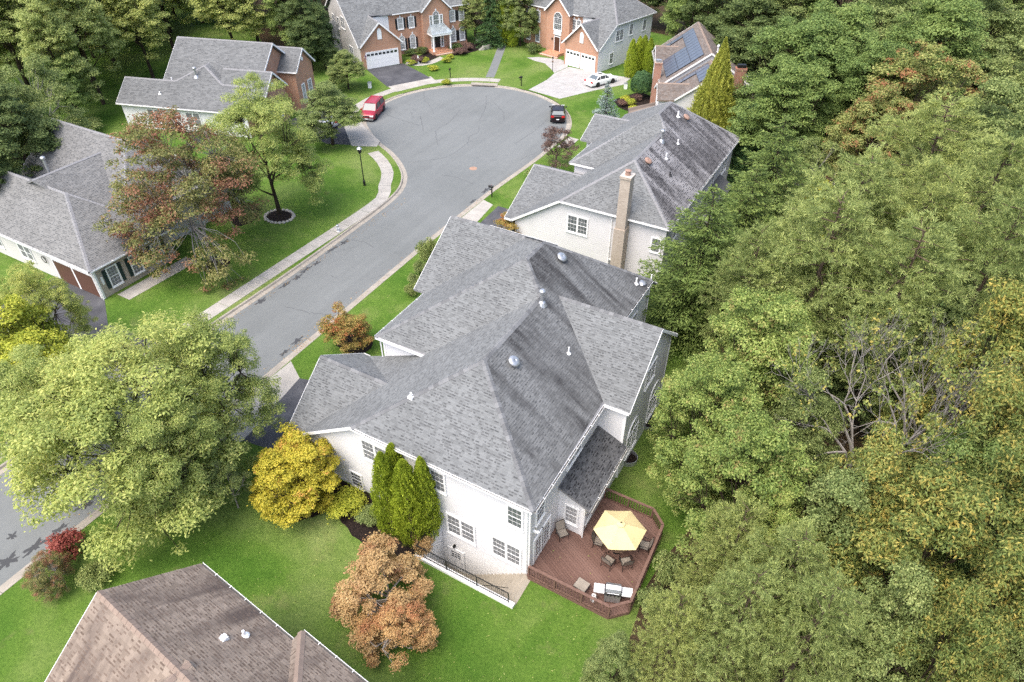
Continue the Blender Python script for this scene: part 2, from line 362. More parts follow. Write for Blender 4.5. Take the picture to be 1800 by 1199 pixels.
def courses(poly, exposure, tab, thick, seed, outward=None, dash=None):
    """rows of shingles (tab = (min,max) width) or lap boards (tab None) laid over a planar polygon"""
    rng = random.Random(seed); P = [Vector(p[:3]) for p in poly]; n = newell(P)
    if outward is None:
        if n.z < 0: n = -n
    elif n.dot(Vector(outward)) < 0: n = -n
    h = Vector((0, 0, 1)).cross(n).normalized(); s = n.cross(h).normalized(); o = P[0]
    U = [((p - o).dot(h), (p - o).dot(s)) for p in P]
    vmin, vmax = min(u[1] for u in U), max(u[1] for u in U)
    def cross(v):
        xs = []
        for i in range(len(U)):
            (a, va), (c, vc) = U[i], U[(i + 1) % len(U)]
            if (va <= v) != (vc <= v): xs.append(a + (c - a) * (v - va) / (vc - va))
        xs.sort(); return [(xs[i], xs[i + 1]) for i in range(0, len(xs) - 1, 2)]
    base = .002 if tab else .012; m = MB(); v = vmin; V, F = m.v, m.f
    while v < vmax - 1e-3:
        v1 = min(v + exposure, vmax); lo = cross(v + 1e-4); hi = cross(v1 - 1e-4)
        if len(lo) != len(hi): lo = hi = cross((v + v1) / 2)
        for (a0, b0), (a1, b1) in zip(lo, hi):
            ua = min(a0, a1); ue = max(b0, b1); first = True
            while ua < ue - 1e-4:
                if tab is None: ub = ue
                else: ub = ua + rng.uniform(*tab) * (rng.random() if first else 1)
                first = False
                cl = lambda x, l_, r_: l_ if x < l_ else (r_ if x > r_ else x)
                p0, p1 = cl(ua, a0, b0), cl(ub, a0, b0); q0, q1 = cl(ua, a1, b1), cl(ub, a1, b1)
                if p1 - p0 > 2e-3 or q1 - q0 > 2e-3:
                    t = thick * (rng.uniform(.55, 1.3) if tab else 1); k = len(V)
                    A = o + s * v; B = o + s * v1
                    V.extend([tuple(A + h * p0 + n * t), tuple(A + h * p1 + n * t), tuple(B + h * q1 + n * base), tuple(B + h * q0 + n * base), tuple(A + h * p0 + n * (base if tab is None else 0)), tuple(A + h * p1 + n * (base if tab is None else 0))])
                    F.append((k, k + 1, k + 2, k + 3)); F.append((k + 4, k + 5, k + 1, k))
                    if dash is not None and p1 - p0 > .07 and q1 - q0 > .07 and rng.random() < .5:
                        # printed shadow band of the laminated shingle; paints in shade under the butt above
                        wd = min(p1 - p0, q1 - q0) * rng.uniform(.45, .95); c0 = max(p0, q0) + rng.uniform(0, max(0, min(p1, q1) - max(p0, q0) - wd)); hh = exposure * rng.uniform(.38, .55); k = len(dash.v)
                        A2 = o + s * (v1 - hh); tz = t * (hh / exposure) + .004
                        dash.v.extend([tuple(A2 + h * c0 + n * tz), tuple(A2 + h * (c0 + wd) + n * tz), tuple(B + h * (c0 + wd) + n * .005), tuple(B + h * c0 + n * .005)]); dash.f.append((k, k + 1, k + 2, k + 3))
                ua = ub
        v = v1
    return m

class House:
    def __init__(s, name, label, origin, rz=0.0, local=False, cat='house', wallmat='siding_white', roofmat='shingle_grey', capmat='ridge_grey', capobj=False, exposure=.143, tab=(.13, .32)):
        s.root = empty(name, origin, rz, label, cat); s.off = None if local else (-origin[0], -origin[1], -origin[2])
        s.wm = wallmat; s.rm = roofmat; s.cm = capmat; s.capobj = capobj; s.exp = exposure; s.tab = tab
        s.polys = []; s.roof = None; s.seed = abs(hash(label)) % 1 + len(label) * 7; s.wc = {}
    def part(s, mb, name, mat, parent=None, smooth=False):
        return mb.build(name, mat, parent or s.root, smooth, None if parent else s.off)
    def roof_slope(s, pts, mat=None, shingles=True):
        """pts: (x,y,z,flag); flag of the edge to the next point: e eave+gutter, r rake trim, h hip caps, R ridge caps"""
        P = [Vector(p[:3]) for p in pts]; fl = [p[3] if len(p) > 3 else '' for p in pts]
        if newell(P).z < 0: P = P[::-1]; fl = fl[::-1]; fl = fl[1:] + fl[:1]
        s.polys.append((P, fl, mat or s.rm, shingles))
    def finish_roof(s, thick=.16, gutter_mat='trim_white'):
        m = MB()
        for P, fl, mat, sh in s.polys:
            n = len(P); k = len(m.v); tri = tessellate_polygon([P])
            m.v += [(p.x, p.y, p.z - .012) for p in P] + [(p.x, p.y, p.z - thick) for p in P]
            for t in tri:
                a, c, d = (P[i] for i in t)
                if (c - a).cross(d - a).z < 0: t = t[::-1]
                m.f.append(tuple(k + i for i in t)); m.f.append(tuple(k + n + i for i in t[::-1]))
            for i in range(n): j = (i + 1) % n; m.f.append((k + i, k + n + i, k + n + j, k + j))
        s.roof = s.part(m, 'roof', s.cm)
        for i, (P, fl, mat, sh) in enumerate(s.polys):
            if sh:
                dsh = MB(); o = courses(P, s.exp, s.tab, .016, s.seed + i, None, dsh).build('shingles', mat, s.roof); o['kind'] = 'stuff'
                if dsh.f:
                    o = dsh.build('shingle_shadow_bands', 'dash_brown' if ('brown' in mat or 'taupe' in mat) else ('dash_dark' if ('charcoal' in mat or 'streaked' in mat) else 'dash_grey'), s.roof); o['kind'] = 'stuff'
        for P, fl, mat, sh in s.polys:
            n = len(P); N = newell(P); cen = sum(P, Vector()) / n
            for i in range(n):
                a, c = P[i], P[(i + 1) % n]; d = (c - a); L = d.length
                if L < .05: continue
                d.normalize(); out = d.cross(Vector((0, 0, 1))).normalized()
                if out.dot(cen - a) > 0: out = -out
                if fl[i] == 'r':
                    b_ = MB(); b_.beam(a + out * .012 - Vector((0, 0, .09)), c + out * .012 - Vector((0, 0, .09)), .022, .19, (0, 0, 1)); b_.build('rake_board', 'trim_white', s.roof)
                elif fl[i] == 'e':
                    g = MB(); z = Vector((0, 0, 1)); a2, c2 = a + d * .02, c - d * .02
                    g.beam(a2 + out * .115 - z * .075, c2 + out * .115 - z * .075, .012, .11)
                    g.beam(a2 + out * .06 - z * .125, c2 + out * .06 - z * .125, .11, .012)
                    g.beam(a2 + out * .006 - z * .08, c2 + out * .006 - z * .08, .012, .14)
                    k = int(L / .9)
                    for j in range(1, k):
                        q = a2 + (c2 - a2) * (j / k); g.beam(q + out * .0 - z * .015, q + out * .135 - z * .015, .03, .01)
                    gu = g.build('gutter', gutter_mat, s.roof)
                    li = MB(); li.beam(a2 + out * .06 - z * .105, c2 + out * .06 - z * .105, .09, .02); li.build('gutter_dark_strip', 'gutter_inside', s.roof)  # dark strip laid along the gutter floor
                elif fl[i] in 'hR' and fl[i]:
                    # neighbour slope that shares this edge
                    n1 = N; n2 = None; c1 = cen; c2_ = None
                    for P2, f2, m2, _ in s.polys:
                        if P2 is P: continue
                        N2 = newell(P2); ok = all(abs((q - P2[0]).dot(N2)) < .12 for q in (a, c))
                        if ok and abs(N2.dot(N)) < .999:
                            near = min((q - a).length for q in P2) + min((q - c).length for q in P2)
                            if n2 is None or near < best: n2, c2_, best = N2, sum(P2, Vector()) / len(P2), near
                    if n2 is None: n2 = Vector((-N.x, -N.y, N.z)); c2_ = cen - Vector((N.x, N.y, 0)) * -4
                    if d.z < 0: d0, st = -d, c
                    else: d0, st = d, a
                    def side(nn, cc):
                        q = nn.cross(d0).normalized()
                        return q if q.dot(cc - st) > 0 else -q
                    s1, s2 = side(n1, c1), side(n2, c2_); nu = (n1 + n2).normalized(); wd = .17; ex = .30
                    cnt = max(1, int(round(L / ex))); ex = L / cnt
                    def cap(base, t0, m):
                        pts = []
                        for tt, r in ((0, .034), (ex * 1.05, .018)):
                            q = base + d0 * (t0 + tt)
                            pts += [q + s1 * wd + n1 * (r * .8), q + nu * (r + .012), q + s2 * wd + n2 * (r * .8)]
                        pts += [pts[0] - n1 * .022, pts[1] - nu * .022, pts[2] - n2 * .022]
                        fs = [(0, 1, 4, 3), (1, 2, 5, 4), (0, 6, 7, 1), (1, 7, 8, 2)]
                        m.add(pts, fs)
                    if s.capobj:
                        m = MB(); cap(Vector((0, 0, 0)), 0, m); me = m.mesh('ridge_cap')
                        for j in range(cnt): link('ridge_cap', me, 'ridge_cap', s.roof, st + d0 * (ex * j))
                    else:
                        m = MB()
                        for j in range(cnt): cap(st, ex * j, m)
                        o = m.build('ridge_caps', s.cm, s.roof); o['kind'] = 'stuff'
    def wall(s, p0, p1, zb, tops, mat=None, thick=.2, lap=None):
        """vertical wall from p0 to p1 (outside on the right-hand side); tops = [(distance, z)...]"""
        mat = mat or s.wm; p0, p1 = Vector((*p0, 0)), Vector((*p1, 0)); d = (p1 - p0); L = d.length; d.normalize(); n = Vector((d.y, -d.x, 0))
        prof = [(.004, zb), (L - .004, zb)] + [(min(max(t, .004), L - .004), z) for t, z in sorted(tops, reverse=True)]
        P = [p0 + d * t + Vector((0, 0, z)) for t, z in prof]; k = len(P); m = MB()
        tri = tessellate_polygon([P]); m.v += [tuple(q) for q in P] + [tuple(q - n * thick) for q in P]
        for t in tri:
            a, c, e = (P[i] for i in t)
            if (c - a).cross(e - a).dot(n) < 0: t = t[::-1]
            m.f.append(tuple(t)); m.f.append(tuple(i + k for i in t[::-1]))
        for i in range(k): j = (i + 1) % k; m.f.append((i, i + k, j + k, j))
        w_ = s.part(m, 'wall', mat)
        if lap:
            o = courses(P, lap, None, .019, 3, n).build('siding', mat, w_); o['kind'] = 'stuff'
        return (p0, d, n, L)
    def corner(s, x, y, z0, z1, n1, n2, mat='trim_white'):
        m = MB(); w_ = .11
        for a, c in ((n1, n2), (n2, n1)):
            a, c = Vector((*a, 0)), Vector((*c, 0)); p = Vector((x, y, 0)) + a * .012 - c * (w_ / 2) + c * .022
            m.beam(p + Vector((0, 0, z0)), p + Vector((0, 0, z1)), .024, w_, c) if False else m.box(tuple(Vector((x, y, z0)) + a * .002 + c * .044), tuple(Vector((x, y, z1)) + a * .046 - c * w_))
        s.part(m, 'corner_trim', mat)
    def window(s, wl, t, z, w, h, sashes=1, grid=(3, 2), glass='window_glass', trim=.09, sill=True, shutters=None, arch=False, keystone=None, parent=None, casing='trim_white'):
        """double-hung window(s) centred at distance t along the wall, bottom z"""
        p0, d, n, L = wl; c = p0 + d * t + n * .032 + Vector((0, 0, z)); ang = math.atan2(d.y, d.x)
        key = (round(w, 2), round(h, 2), sashes, grid, trim, sill, arch)
        if key not in s.wc:
            W = w * sashes + trim * (sashes - 1); f = MB(); y0, y1 = -.055, .01
            f.box((-W / 2 - trim, y0, -trim), (-W / 2, y1, h + trim)); f.box((W / 2, y0, -trim), (W / 2 + trim, y1, h + trim))
            if not arch: f.box((-W / 2, y0, h), (W / 2, y1, h + trim))
            f.box((-W / 2, y0, -trim), (W / 2, y1, 0))
            if sill: f.box((-W / 2 - trim - .03, -.09, -trim - .05), (W / 2 + trim + .03, y1, -trim - .002))
            for i in range(1, sashes):
                x = -W / 2 + i * (w + trim) - trim / 2; f.box((x - trim / 2, y0, 0), (x + trim / 2, y1, h))
            if arch:
                pts = [(math.cos(R(a)) * W / 2, h + math.sin(R(a)) * W / 2) for a in range(0, 181, 15)]
                for a, c2 in zip(pts, pts[1:]): f.beam((a[0] * 1.07, -.022, h + (a[1] - h) * 1.07), (c2[0] * 1.07, -.022, h + (c2[1] - h) * 1.07), trim * .8, .066, (0, 1, 0))
            gm = []; sm = MB()
            panes = MB()
            for i in range(sashes):
                xa = -W / 2 + i * (w + trim); xb = xa + w; zm = h / 2; r = .032
                for (za, zb, yy) in ((0, zm, -.018), (zm, h, -.030)):
                    sm.box((xa, yy - .014, za), (xa + r, yy + .02, zb)); sm.box((xb - r, yy - .014, za), (xb, yy + .02, zb))
                    sm.box((xa + r, yy - .014, za), (xb - r, yy + .02, za + r)); sm.box((xa + r, yy - .014, zb - r), (xb - r, yy + .02, zb))
                    gx, gz = grid
                    for k in range(1, gx): x = xa + w * k / gx; sm.box((x - .006, yy - .008, za + r), (x + .006, yy + .004, zb - r))
                    for k in range(1, gz): zz = za + (zb - za) * k / gz; sm.box((xa + r, yy - .0075, zz - .006), (xb - r, yy + .003, zz + .006))
                    panes.box((xa + .01, yy + .006, za + .01), (xb - .01, yy + .012, zb - .01))
            if arch:
                k = len(panes.v); fan = [(0, -.012, h)] + [(math.cos(R(a)) * W / 2 * .98, -.012, h + math.sin(R(a)) * W / 2 * .98) for a in range(0, 181, 15)]
                panes.add(fan, [(0, i, i + 1) for i in range(1, len(fan) - 1)])
                for a in (45, 90, 135): sm.beam((0, -.016, h), (math.cos(R(a)) * W / 2, -.016, h + math.sin(R(a)) * W / 2), .025, .012, (0, 1, 0))
            s.wc[key] = (f.mesh('window'), sm.mesh('sash'), panes.mesh('pane'))
        fm, sm, pm = s.wc[key]
        if len(pm.materials) == 0: pm.materials.append(MAT[glass])
        o = link('window', fm, casing, parent or s.root); off = Vector(s.off) if s.off else Vector()
        o.location = c + off; o.rotation_euler = (0, 0, ang)
        link('sash', sm, casing, o); g = link('pane', pm, None, o)
        if glass != pm.materials[0].name: g.material_slots[0].link = 'OBJECT'; g.material_slots[0].material = MAT[glass]
        if shutters:
            W = w * sashes + trim * (sashes - 1); hs = h
            for sg in (-1, 1):
                m = MB(); xc = sg * (W / 2 + trim + .17); m.box((xc - .16, -.04, 0), (xc + .16, .01, hs))
                nl = max(4, int(hs / .12))
                for q in range(nl): m.box((xc - .12, -.052, hs * (q + .2) / nl), (xc + .12, -.041, hs * (q + .75) / nl))
                so = m.build('shutter', shutters, s.root); so.location = c + off; so.rotation_euler = (0, 0, ang)
        if keystone:
            m = MB(); hz = h + (w / 2 if arch else 0) + trim; m.box((-.1, -.07, hz), (.1, .01, hz + .28)); ko = m.build('keystone', keystone, s.root); ko.location = c + off; ko.rotation_euler = (0, 0, ang)
        return o
    def place(s, mb, name, mat, wl, t, z, parent=None, smooth=False):
        """mesh in wall coordinates (x along wall, -y outwards, z up)"""
        p0, d, n, L = wl; o = mb.build(name, mat, parent or s.root, smooth); off = Vector(s.off) if s.off else Vector()
        if parent is None: o.location = p0 + d * t + n * .032 + Vector((0, 0, z)) + off; o.rotation_euler = (0, 0, math.atan2(d.y, d.x))
        return o
    def downspout(s, x, y, z0, z1, mat='trim_white'):
        m = MB(); m.tube([(x, y, z1), (x, y, z0 + .15), (x, y, z0)], .045, 6); s.part(m, 'downspout', mat)
    def vent_pipe(s, x, y, z, h=.4, r=.06, mat='metal_white', name='vent_pipe'):
        m = MB(); m.tube([(x, y, z - .1), (x, y, z + h)], r, 10); m.lathe((x, y, z), [(r * 3, -.02), (r * 2.2, .05), (r, .1)], 10); s.part(m, name, mat, smooth=False)
    def turtle_vent(s, x, y, z, n, mat='metal_galv'):
        m = MB(); m.lathe((x, y, z), [(.16, -.05), (.17, .14), (.33, .16), (.36, .20), (.30, .28), (.15, .31), (.08, .315), (.07, .295), (.0, .295)], 20, n); s.part(m, 'attic_vent', mat, smooth=True)
    def flue(s, x, y, z, h, mat='metal_galv', r=.1):
        m = MB(); m.tube([(x, y, z - .1), (x, y, z + h)], r, 12); m.lathe((x, y, z), [(r * 3.2, -.12), (r * 2.0, .12), (r, .2)], 12)
        m.lathe((x, y, z + h), [(r * .9, -.02), (r * 1.8, .0), (r * 1.9, .16), (r * 1.2, .24), (0, .26)], 12); s.part(m, 'flue', mat, smooth=False)

# ------------------------------------------------------------------ the setting: ground, road, kerbs, pavements, drives
BC, BR = (-46.5, 70.5), 12.65
left_edge = smooth_path([(-41.0, -40), (-41.0, 0), (-41.0, 20), (-40.9, 32), (-41.15, 41), (-41.7, 49.5), (-43.2, 53.4), (-45.7, 56.1), (-48.8, 58.3), (-52.5, 60.2), (-55.3, 62.2)], 6)
arc = [(BC[0] + BR * math.cos(R(a)), BC[1] + BR * math.sin(R(a))) for a in range(212, -3, -6)]
right_edge = smooth_path([(-33.85, 68.5), (-33.8, 64), (-34.2, 55), (-34.15, 46), (-33.95, 38), (-33.65, 28), (-33.45, 18), (-33.45, 0), (-33.45, -40)], 6)
edge = left_edge + arc + right_edge
KW = .62
outer = offset_path(edge, KW)
ZR = -.115
STAIR = [(-15.0, 16.36), (-9.05, 16.36), (-9.05, 18.34), (-15.0, 18.34)]
# ground sheet with the street and the basement stairwell left open
loops = [[Vector((x, y, 0)) for x, y in [(-420, -160), (320, -160), (320, 520), (-420, 520)]], [Vector((x, y, 0)) for x, y in outer], [Vector((x, y, 0)) for x, y in STAIR]]
flat = [p for l in loops for p in l]; gm = MB(); gm.v = [tuple(p) for p in flat]
for t in tessellate_polygon(loops):
    a, b_, c = (flat[i] for i in t)
    gm.f.append(tuple(t) if (b_ - a).cross(c - a).z > 0 else tuple(t[::-1]))
ground = gm.build('ground', 'grass'); tag(ground, 'mown green lawns between the houses', kind='structure')
wf = MB()
rngw = random.Random(5)
wood_edge = [(-3.2, -30), (-3.0, 6), (-3.4, 12.5), (-3.0, 25.0), (-2.8, 27.5), (-3.6, 33), (-6.0, 36), (-8.8, 46), (-10.5, 50), (-10.5, 70), (-9.5, 78), (-10, 92), (-18, 104), (-34, 118), (-50, 117), (-62, 110), (-80, 104), (-86, 92), (-88, 78)]
wood_edge = smooth_path(wood_edge, 5); wood_edge = [(x + rngw.uniform(-.35, .35), y + rngw.uniform(-.35, .35)) for x, y in wood_edge]
wf.sheet(wood_edge + [(-200, 160), (-100, 300), (200, 300), (200, -30)], .006)
tag(wf.build('woodland_floor', 'woodland_floor'), 'leaf litter on the woodland ground', kind='structure')

road = MB().sheet(edge, ZR).build('road', 'asphalt_road'); tag(road, 'pale grey asphalt street ending in a round turning circle', kind='structure')
CRACKS =  [[(-49.27, 73.25), (-48.15, 68.97), (-48.22, 66.61), (-47.09, 64.45), (-45.32, 62.53)], [(-44.34, 69.95), (-43.38, 68.21), (-43.53, 66.47), (-42.78, 64.75), (-42.68, 60.74), (-44.16, 58.45), (-45.77, 57.06)], [(-57.14, 76.21), (-55.2, 73.84), (-52.82, 71.88), (-51.45, 70.44)], [(-52.48, 68.93), (-50.79, 66.88), (-49.17, 64.93)], [(-54.5, 69.65), (-52.8, 67.83)], [(-53.66, 79.62), (-51.84, 79.22)], [(-56.68, 67.17), (-53.3, 66.65), (-50.66, 66.37)], [(-40.57, 56.32), (-38.66, 56.52), (-36.38, 56.09)], [(-48.93, 79.45), (-46.69, 75.35), (-45.14, 71.26)], [(-37.93, 75.95), (-37.6, 73.19), (-37.57, 70.66), (-37.7, 67.36)], [(-34.28, 66.49), (-34.82, 65.19), (-34.99, 63.64)], [(-46.96, 77.83), (-44.15, 75.51), (-42.37, 72.83)], [(-38.25, 29.92), (-35.86, 30.29), (-34.17, 31.0)], [(-40.34, 40.74), (-39.13, 41.09), (-37.66, 40.64)], [(-34.66, 36.43), (-33.93, 37.68), (-32.91, 37.69)], [(-38.1, 35.32), (-37.3, 35.21)]]
for ci, line in enumerate(CRACKS):
    rg = random.Random(ci); pts = resample(smooth_path(line, 5), .22)
    pts = [(x + rg.uniform(-.09, .09), y + rg.uniform(-.09, .09)) for x, y in pts]
    if len(pts) < 3: continue
    wd = [rg.uniform(.012, .04) for _ in pts]; l_, r_ = [], []
    for i, p in enumerate(pts):
        q = offset_path(pts, wd[i])[i]; l_.append(q); q = offset_path(pts, -wd[i])[i]; r_.append(q)
    m = MB(); m.v = [(x, y, ZR + .004) for x, y in l_ + r_]; n = len(pts)
    m.f = [(i + 1, i, n + i, n + i + 1)[::-1] for i in range(n - 1)]
    for i, f in enumerate(m.f):
        a, b_, c = (Vector(m.v[k]) for k in f[:3])
        if (b_ - a).cross(c - a).z < 0: m.f[i] = f[::-1]
    m.build('crack', 'crack_grey', road)
for k, (x, y, sx, sy) in enumerate([(-40.44, 32.3, .22, .7), (-40.33, 33.6, .3, .5), (-40.5, 34.9, .25, .7), (-40.4, 36.1, .28, .4), (-40.75, 38.6, .2, .8), (-40.6, 40.1, .3, .6), (-40.5, 29.5, .3, .6), (-34.25, 27.1, .25, .6), (-34.1, 25.6, .2, .5), (-34.2, 6.2, .35, .7), (-34.1, 7.6, .25, .5), (-34.6, 4.9, .5, .6), (-36, 6.0, .3, .25), (-34.4, 9.5, .35, .6), (-34.6, 55.5, .25, .8), (-34.5, 52.8, .2, .5), (-35.1, 72.5, .3, .8)]):
    rg = random.Random(k + 50); poly = [(x + sx * math.cos(t) * q_, y + sy * 1.15 * math.sin(t) * q_) for t, q_ in [(i * math.pi / 16, (.75 + .3 * math.sin(i * .9 + k) + .2 * math.sin(i * 2.1 + 2 * k)) * rg.uniform(.8, 1.1)) for i in range(32)]]
    MB().sheet(poly, ZR + .004 + .0003 * k).build('sealant_patch', 'asphalt_patch', road)
mh = MB(); mh.lathe((-38.5, 59.3, ZR + .004), [(.44, -.01), (.44, .006), (.36, .008), (.35, .004), (0, .004)], 24)
tag(mh.build('manhole_cover', 'manhole_rust'), 'rusty round manhole cover in the street near the turning circle', 'manhole cover')

# kerb and gutter in cast lengths, dropped where drives cross it
DROPS = [((-33.4, 20.6), 4.4), ((-34.2, 50.2), 3.4), ((-60.2, 77.6), 3.9), ((-42.3, 82.9), 4.3), ((-54.3, 61.4), 3.4), ((-41.0, 18.5), 4.0), ((-33.7, 70.6), 1.8)]
kb = MB(); kb.v = []
pts = resample(edge, .75); tan = pts
kerb = empty('kerb'); tag(kerb, 'concrete kerb and gutter along the street', kind='structure')
o1, o2, o3, o4 = (offset_path(pts, d) for d in (.0, .40, .46, KW))
oin = offset_path(pts, -.03)
for i in range(0, len(pts) - 5, 4):
    idx = list(range(i, i + 5)); m = MB(); rows = []
    for j in idx:
        low = any(math.hypot(pts[j][0] - c[0], pts[j][1] - c[1]) < r_ for c, r_ in DROPS); top = -.055 if low else .014
        t_ = .012 if j == idx[0] else (-.012 if j == idx[-1] else 0); k2 = pts[min(j + 1, len(pts) - 1)]
        ux, uy = (k2[0] - pts[j][0]), (k2[1] - pts[j][1]); sh = (ux * t_ / .75, uy * t_ / .75)
        rows.append([(oin[j][0] + sh[0], oin[j][1] + sh[1], ZR - .08), (oin[j][0] + sh[0], oin[j][1] + sh[1], ZR + .006), (o2[j][0] + sh[0], o2[j][1] + sh[1], ZR - .006), (o3[j][0] + sh[0], o3[j][1] + sh[1], top - .012), (o3[j][0] * .8 + o4[j][0] * .2 + sh[0], o3[j][1] * .8 + o4[j][1] * .2 + sh[1], top), (o4[j][0] + sh[0], o4[j][1] + sh[1], top), (o4[j][0] + sh[0], o4[j][1] + sh[1], -.3)])
    k = len(rows[0])
    for r_ in rows: m.v += r_
    for a in range(len(rows) - 1):
        for c in range(k - 1): m.f.append((a * k + c, a * k + c + 1, (a + 1) * k + c + 1, (a + 1) * k + c))
    m.f.append(tuple(range(k))[::-1]); m.f.append(tuple((len(rows) - 1) * k + c for c in range(k)))
    m.build('kerb_length', 'concrete_kerb', kerb)
bed = MB(); bed.v = []
# dark bed below the kerb joints
ob = offset_path(pts, KW + .01); n = len(pts); bed.v = [(x, y, -.31) for x, y in oin] + [(x, y, -.31) for x, y in ob]
bed.f = [(i, i + 1, n + i + 1, n + i) for i in range(n - 1)]
bed.build('kerb_bed', 'mulch', kerb)

def pavement(name, label, centre, width, step, mat='concrete', z=.016):
    root = empty(name); tag(root, label, kind='structure')
    c = resample(centre, step); l_, r_ = offset_path(c, width / 2), offset_path(c, -width / 2)
    for i in range(len(c) - 1):
        g = .012; lerp = lambda a, b_, t: (a[0] + (b_[0] - a[0]) * t, a[1] + (b_[1] - a[1]) * t)
        q = [lerp(l_[i], l_[i + 1], g), lerp(r_[i], r_[i + 1], g), lerp(r_[i], r_[i + 1], 1 - g), lerp(l_[i], l_[i + 1], 1 - g)]
        MB().slab(q, -.05, z + .003 * ((i * 7) % 3)).build('paving_slab', mat, root)
    return root
pavement('sidewalk', 'concrete pavement slabs beside the street', smooth_path([(-42.7, -10), (-42.7, 20), (-42.62, 35), (-42.55, 43), (-42.8, 48.6), (-44.1, 50.6), (-45.85, 53.5), (-48.5, 55.8), (-51.9, 57.7)], 6), 1.3, 1.5)
pavement('sidewalk', 'concrete pavement slabs round the turning circle', [(BC[0] + 15.2 * math.cos(R(a)), BC[1] + 15.2 * math.sin(R(a))) for a in range(206, 100, -3)], 1.35, 1.5)

def sheet_obj(name, poly, mat, label, z=.012):
    return tag(MB().slab(poly, -.06, z).build(name, mat), label, kind='structure')
sheet_obj('driveway', [(-25.3, 18.4), (-25.3, 24.9), (-28.5, 24.6), (-31.0, 23.9), (-30.15, 18.9), (-30.0, 17.6)], 'asphalt_drive', 'dark asphalt drive in front of the white house garage')
dr = empty('driveway_apron'); tag(dr, 'concrete drive aprons by the kerb', kind='structure')
for poly in ([(-32.85, 25.0), (-31.0, 23.93), (-30.15, 18.9), (-30.0, 17.57), (-30.2, 16.8), (-32.85, 16.4)],
             [(-33.55, 53.4), (-32.2, 53.0), (-31.6, 48.0), (-33.5, 47.4)],
             [(-58.9, 60.5), (-57.6, 63.4), (-56.2, 62.4), (-51.9, 59.9), (-51.3, 58.5), (-53.9, 57.2)],
             [(-59.9, 81.9), (-57.7, 80.4), (-60.3, 74.4), (-62.6, 75.4)],
             [(-41.65, 14.5), (-41.65, 22.4), (-43.4, 22.0), (-43.4, 15.0)],
             [(-32.9, 68.7), (-32.9, 72.2), (-31.6, 72.0), (-31.6, 69.1)]):
    MB().slab(poly, -.06, .010).build('apron_slab', 'concrete', dr)
sheet_obj('driveway', [(-31.6, 53.0), (-27.3, 52.9), (-27.3, 47.6), (-31.3, 47.6)], 'asphalt_drive', 'dark asphalt drive of the neighbouring grey-roofed house')
sheet_obj('driveway', [(-69.9, 79.75), (-66.9, 84.75), (-59.4, 81.3), (-62.7, 75.3)], 'asphalt_drive', 'sealed black asphalt drive of the brick house')
sheet_obj('driveway', [(-58.3, 23.4), (-52.0, 23.4), (-48.5, 21.2), (-43.4, 21.8), (-43.4, 15.2), (-48.5, 15.0), (-58.3, 17.5)], 'asphalt_drive', 'dark asphalt drive with brown garage doors beside it')
sheet_obj('driveway', [(-65.5, 64.0), (-58.6, 61.3), (-54.2, 57.4), (-57, 56.2), (-66, 59.0)], 'asphalt_drive', 'asphalt drive under the roadside trees')
cd = empty('concrete_driveway'); tag(cd, 'bright concrete drive with a white sedan on it', kind='structure')
for poly in ([(-44.9, 84.0), (-39.6, 83.0), (-37.0, 88.0), (-44.55, 88.9)], [(-44.55, 88.95), (-37.0, 88.05), (-34.3, 92.3), (-34.4, 95.6), (-39.4, 95.2), (-44.3, 95.6), (-44.9, 92.0)],
             [(-45.0, 92.1), (-44.45, 95.4), (-45.3, 97.4), (-47.0, 98.2), (-50.5, 97.5), (-51.9, 96.4), (-50.1, 95.6), (-48.2, 95.3), (-46.2, 93.4)]):
    MB().slab(poly, -.06, .012).build('drive_panel', 'concrete_white', cd)
path_l = smooth_path([(-52.2, 85.7), (-53.4, 88.6), (-55.4, 93.2), (-57.6, 98.2), (-58.6, 100.6), (-59.6, 104)], 4)
sheet_obj('footpath', offset_path(path_l, .62) + offset_path(path_l, -.62)[::-1], 'asphalt_road', 'narrow asphalt footpath between the two brick houses')
sheet_obj('footpath', smooth_path([(-66.4, 84.6), (-64.2, 84.9), (-62.9, 87.0), (-62.8, 89.8)], 5) + [(-63.9, 90.2)] + smooth_path([(-64.0, 87.8), (-65.2, 86.2), (-67.0, 86.0)], 4), 'concrete', 'curved concrete front walk of the brick house')
sheet_obj('footpath', [(-51.4, 24.2), (-49.9, 24.2), (-49.7, 31), (-51.2, 31)], 'concrete', 'flagged walk beside the beige brick wall')

def bed(poly, label, z=.02):
    rg = random.Random(len(poly)); p = smooth_path(poly + [poly[0]], 4)[:-1]
    p = [(x + rg.uniform(-.07, .07), y + rg.uniform(-.07, .07)) for x, y in p]
    return tag(MB().slab(p, -.05, z).build('mulch_bed', 'mulch'), label, kind='structure')
bed([(-24.5, 18.2), (-21.5, 16.9), (-20.2, 15.9), (-18, 15.3), (-15.8, 15.5), (-15.3, 16.6), (-15.4, 18.2), (-19, 18.25)], 'black mulch bed along the white house')
bed([(-23.5, 18.0), (-25.0, 17.2), (-24.5, 14.9), (-22.6, 14.6), (-21.6, 16.5)], 'mulch under the golden maple', .024)
bed([(-48.9, 30.6), (-47.6, 30.2), (-46.7, 31.2), (-47.3, 32.6), (-48.8, 32.5)], 'mulch bed under the red-tinged tree')
bed([(-54.0, 38.5), (-51.5, 37.2), (-50.8, 39.0), (-52.5, 41.0), (-54.3, 40.5)], 'dark mulch bed beside the pavement-side tree')
bed([(-66.4, 86.3), (-64.6, 86.6), (-64.0, 88.8), (-64.6, 91.6), (-67, 92)], 'planted bed left of the brick house porch')
bed([(-62.6, 91.5), (-61.2, 93.2), (-60.4, 97.2), (-62.2, 99.2), (-64.2, 97.5), (-63.8, 93.5)], 'planted bed right of the brick house porch')
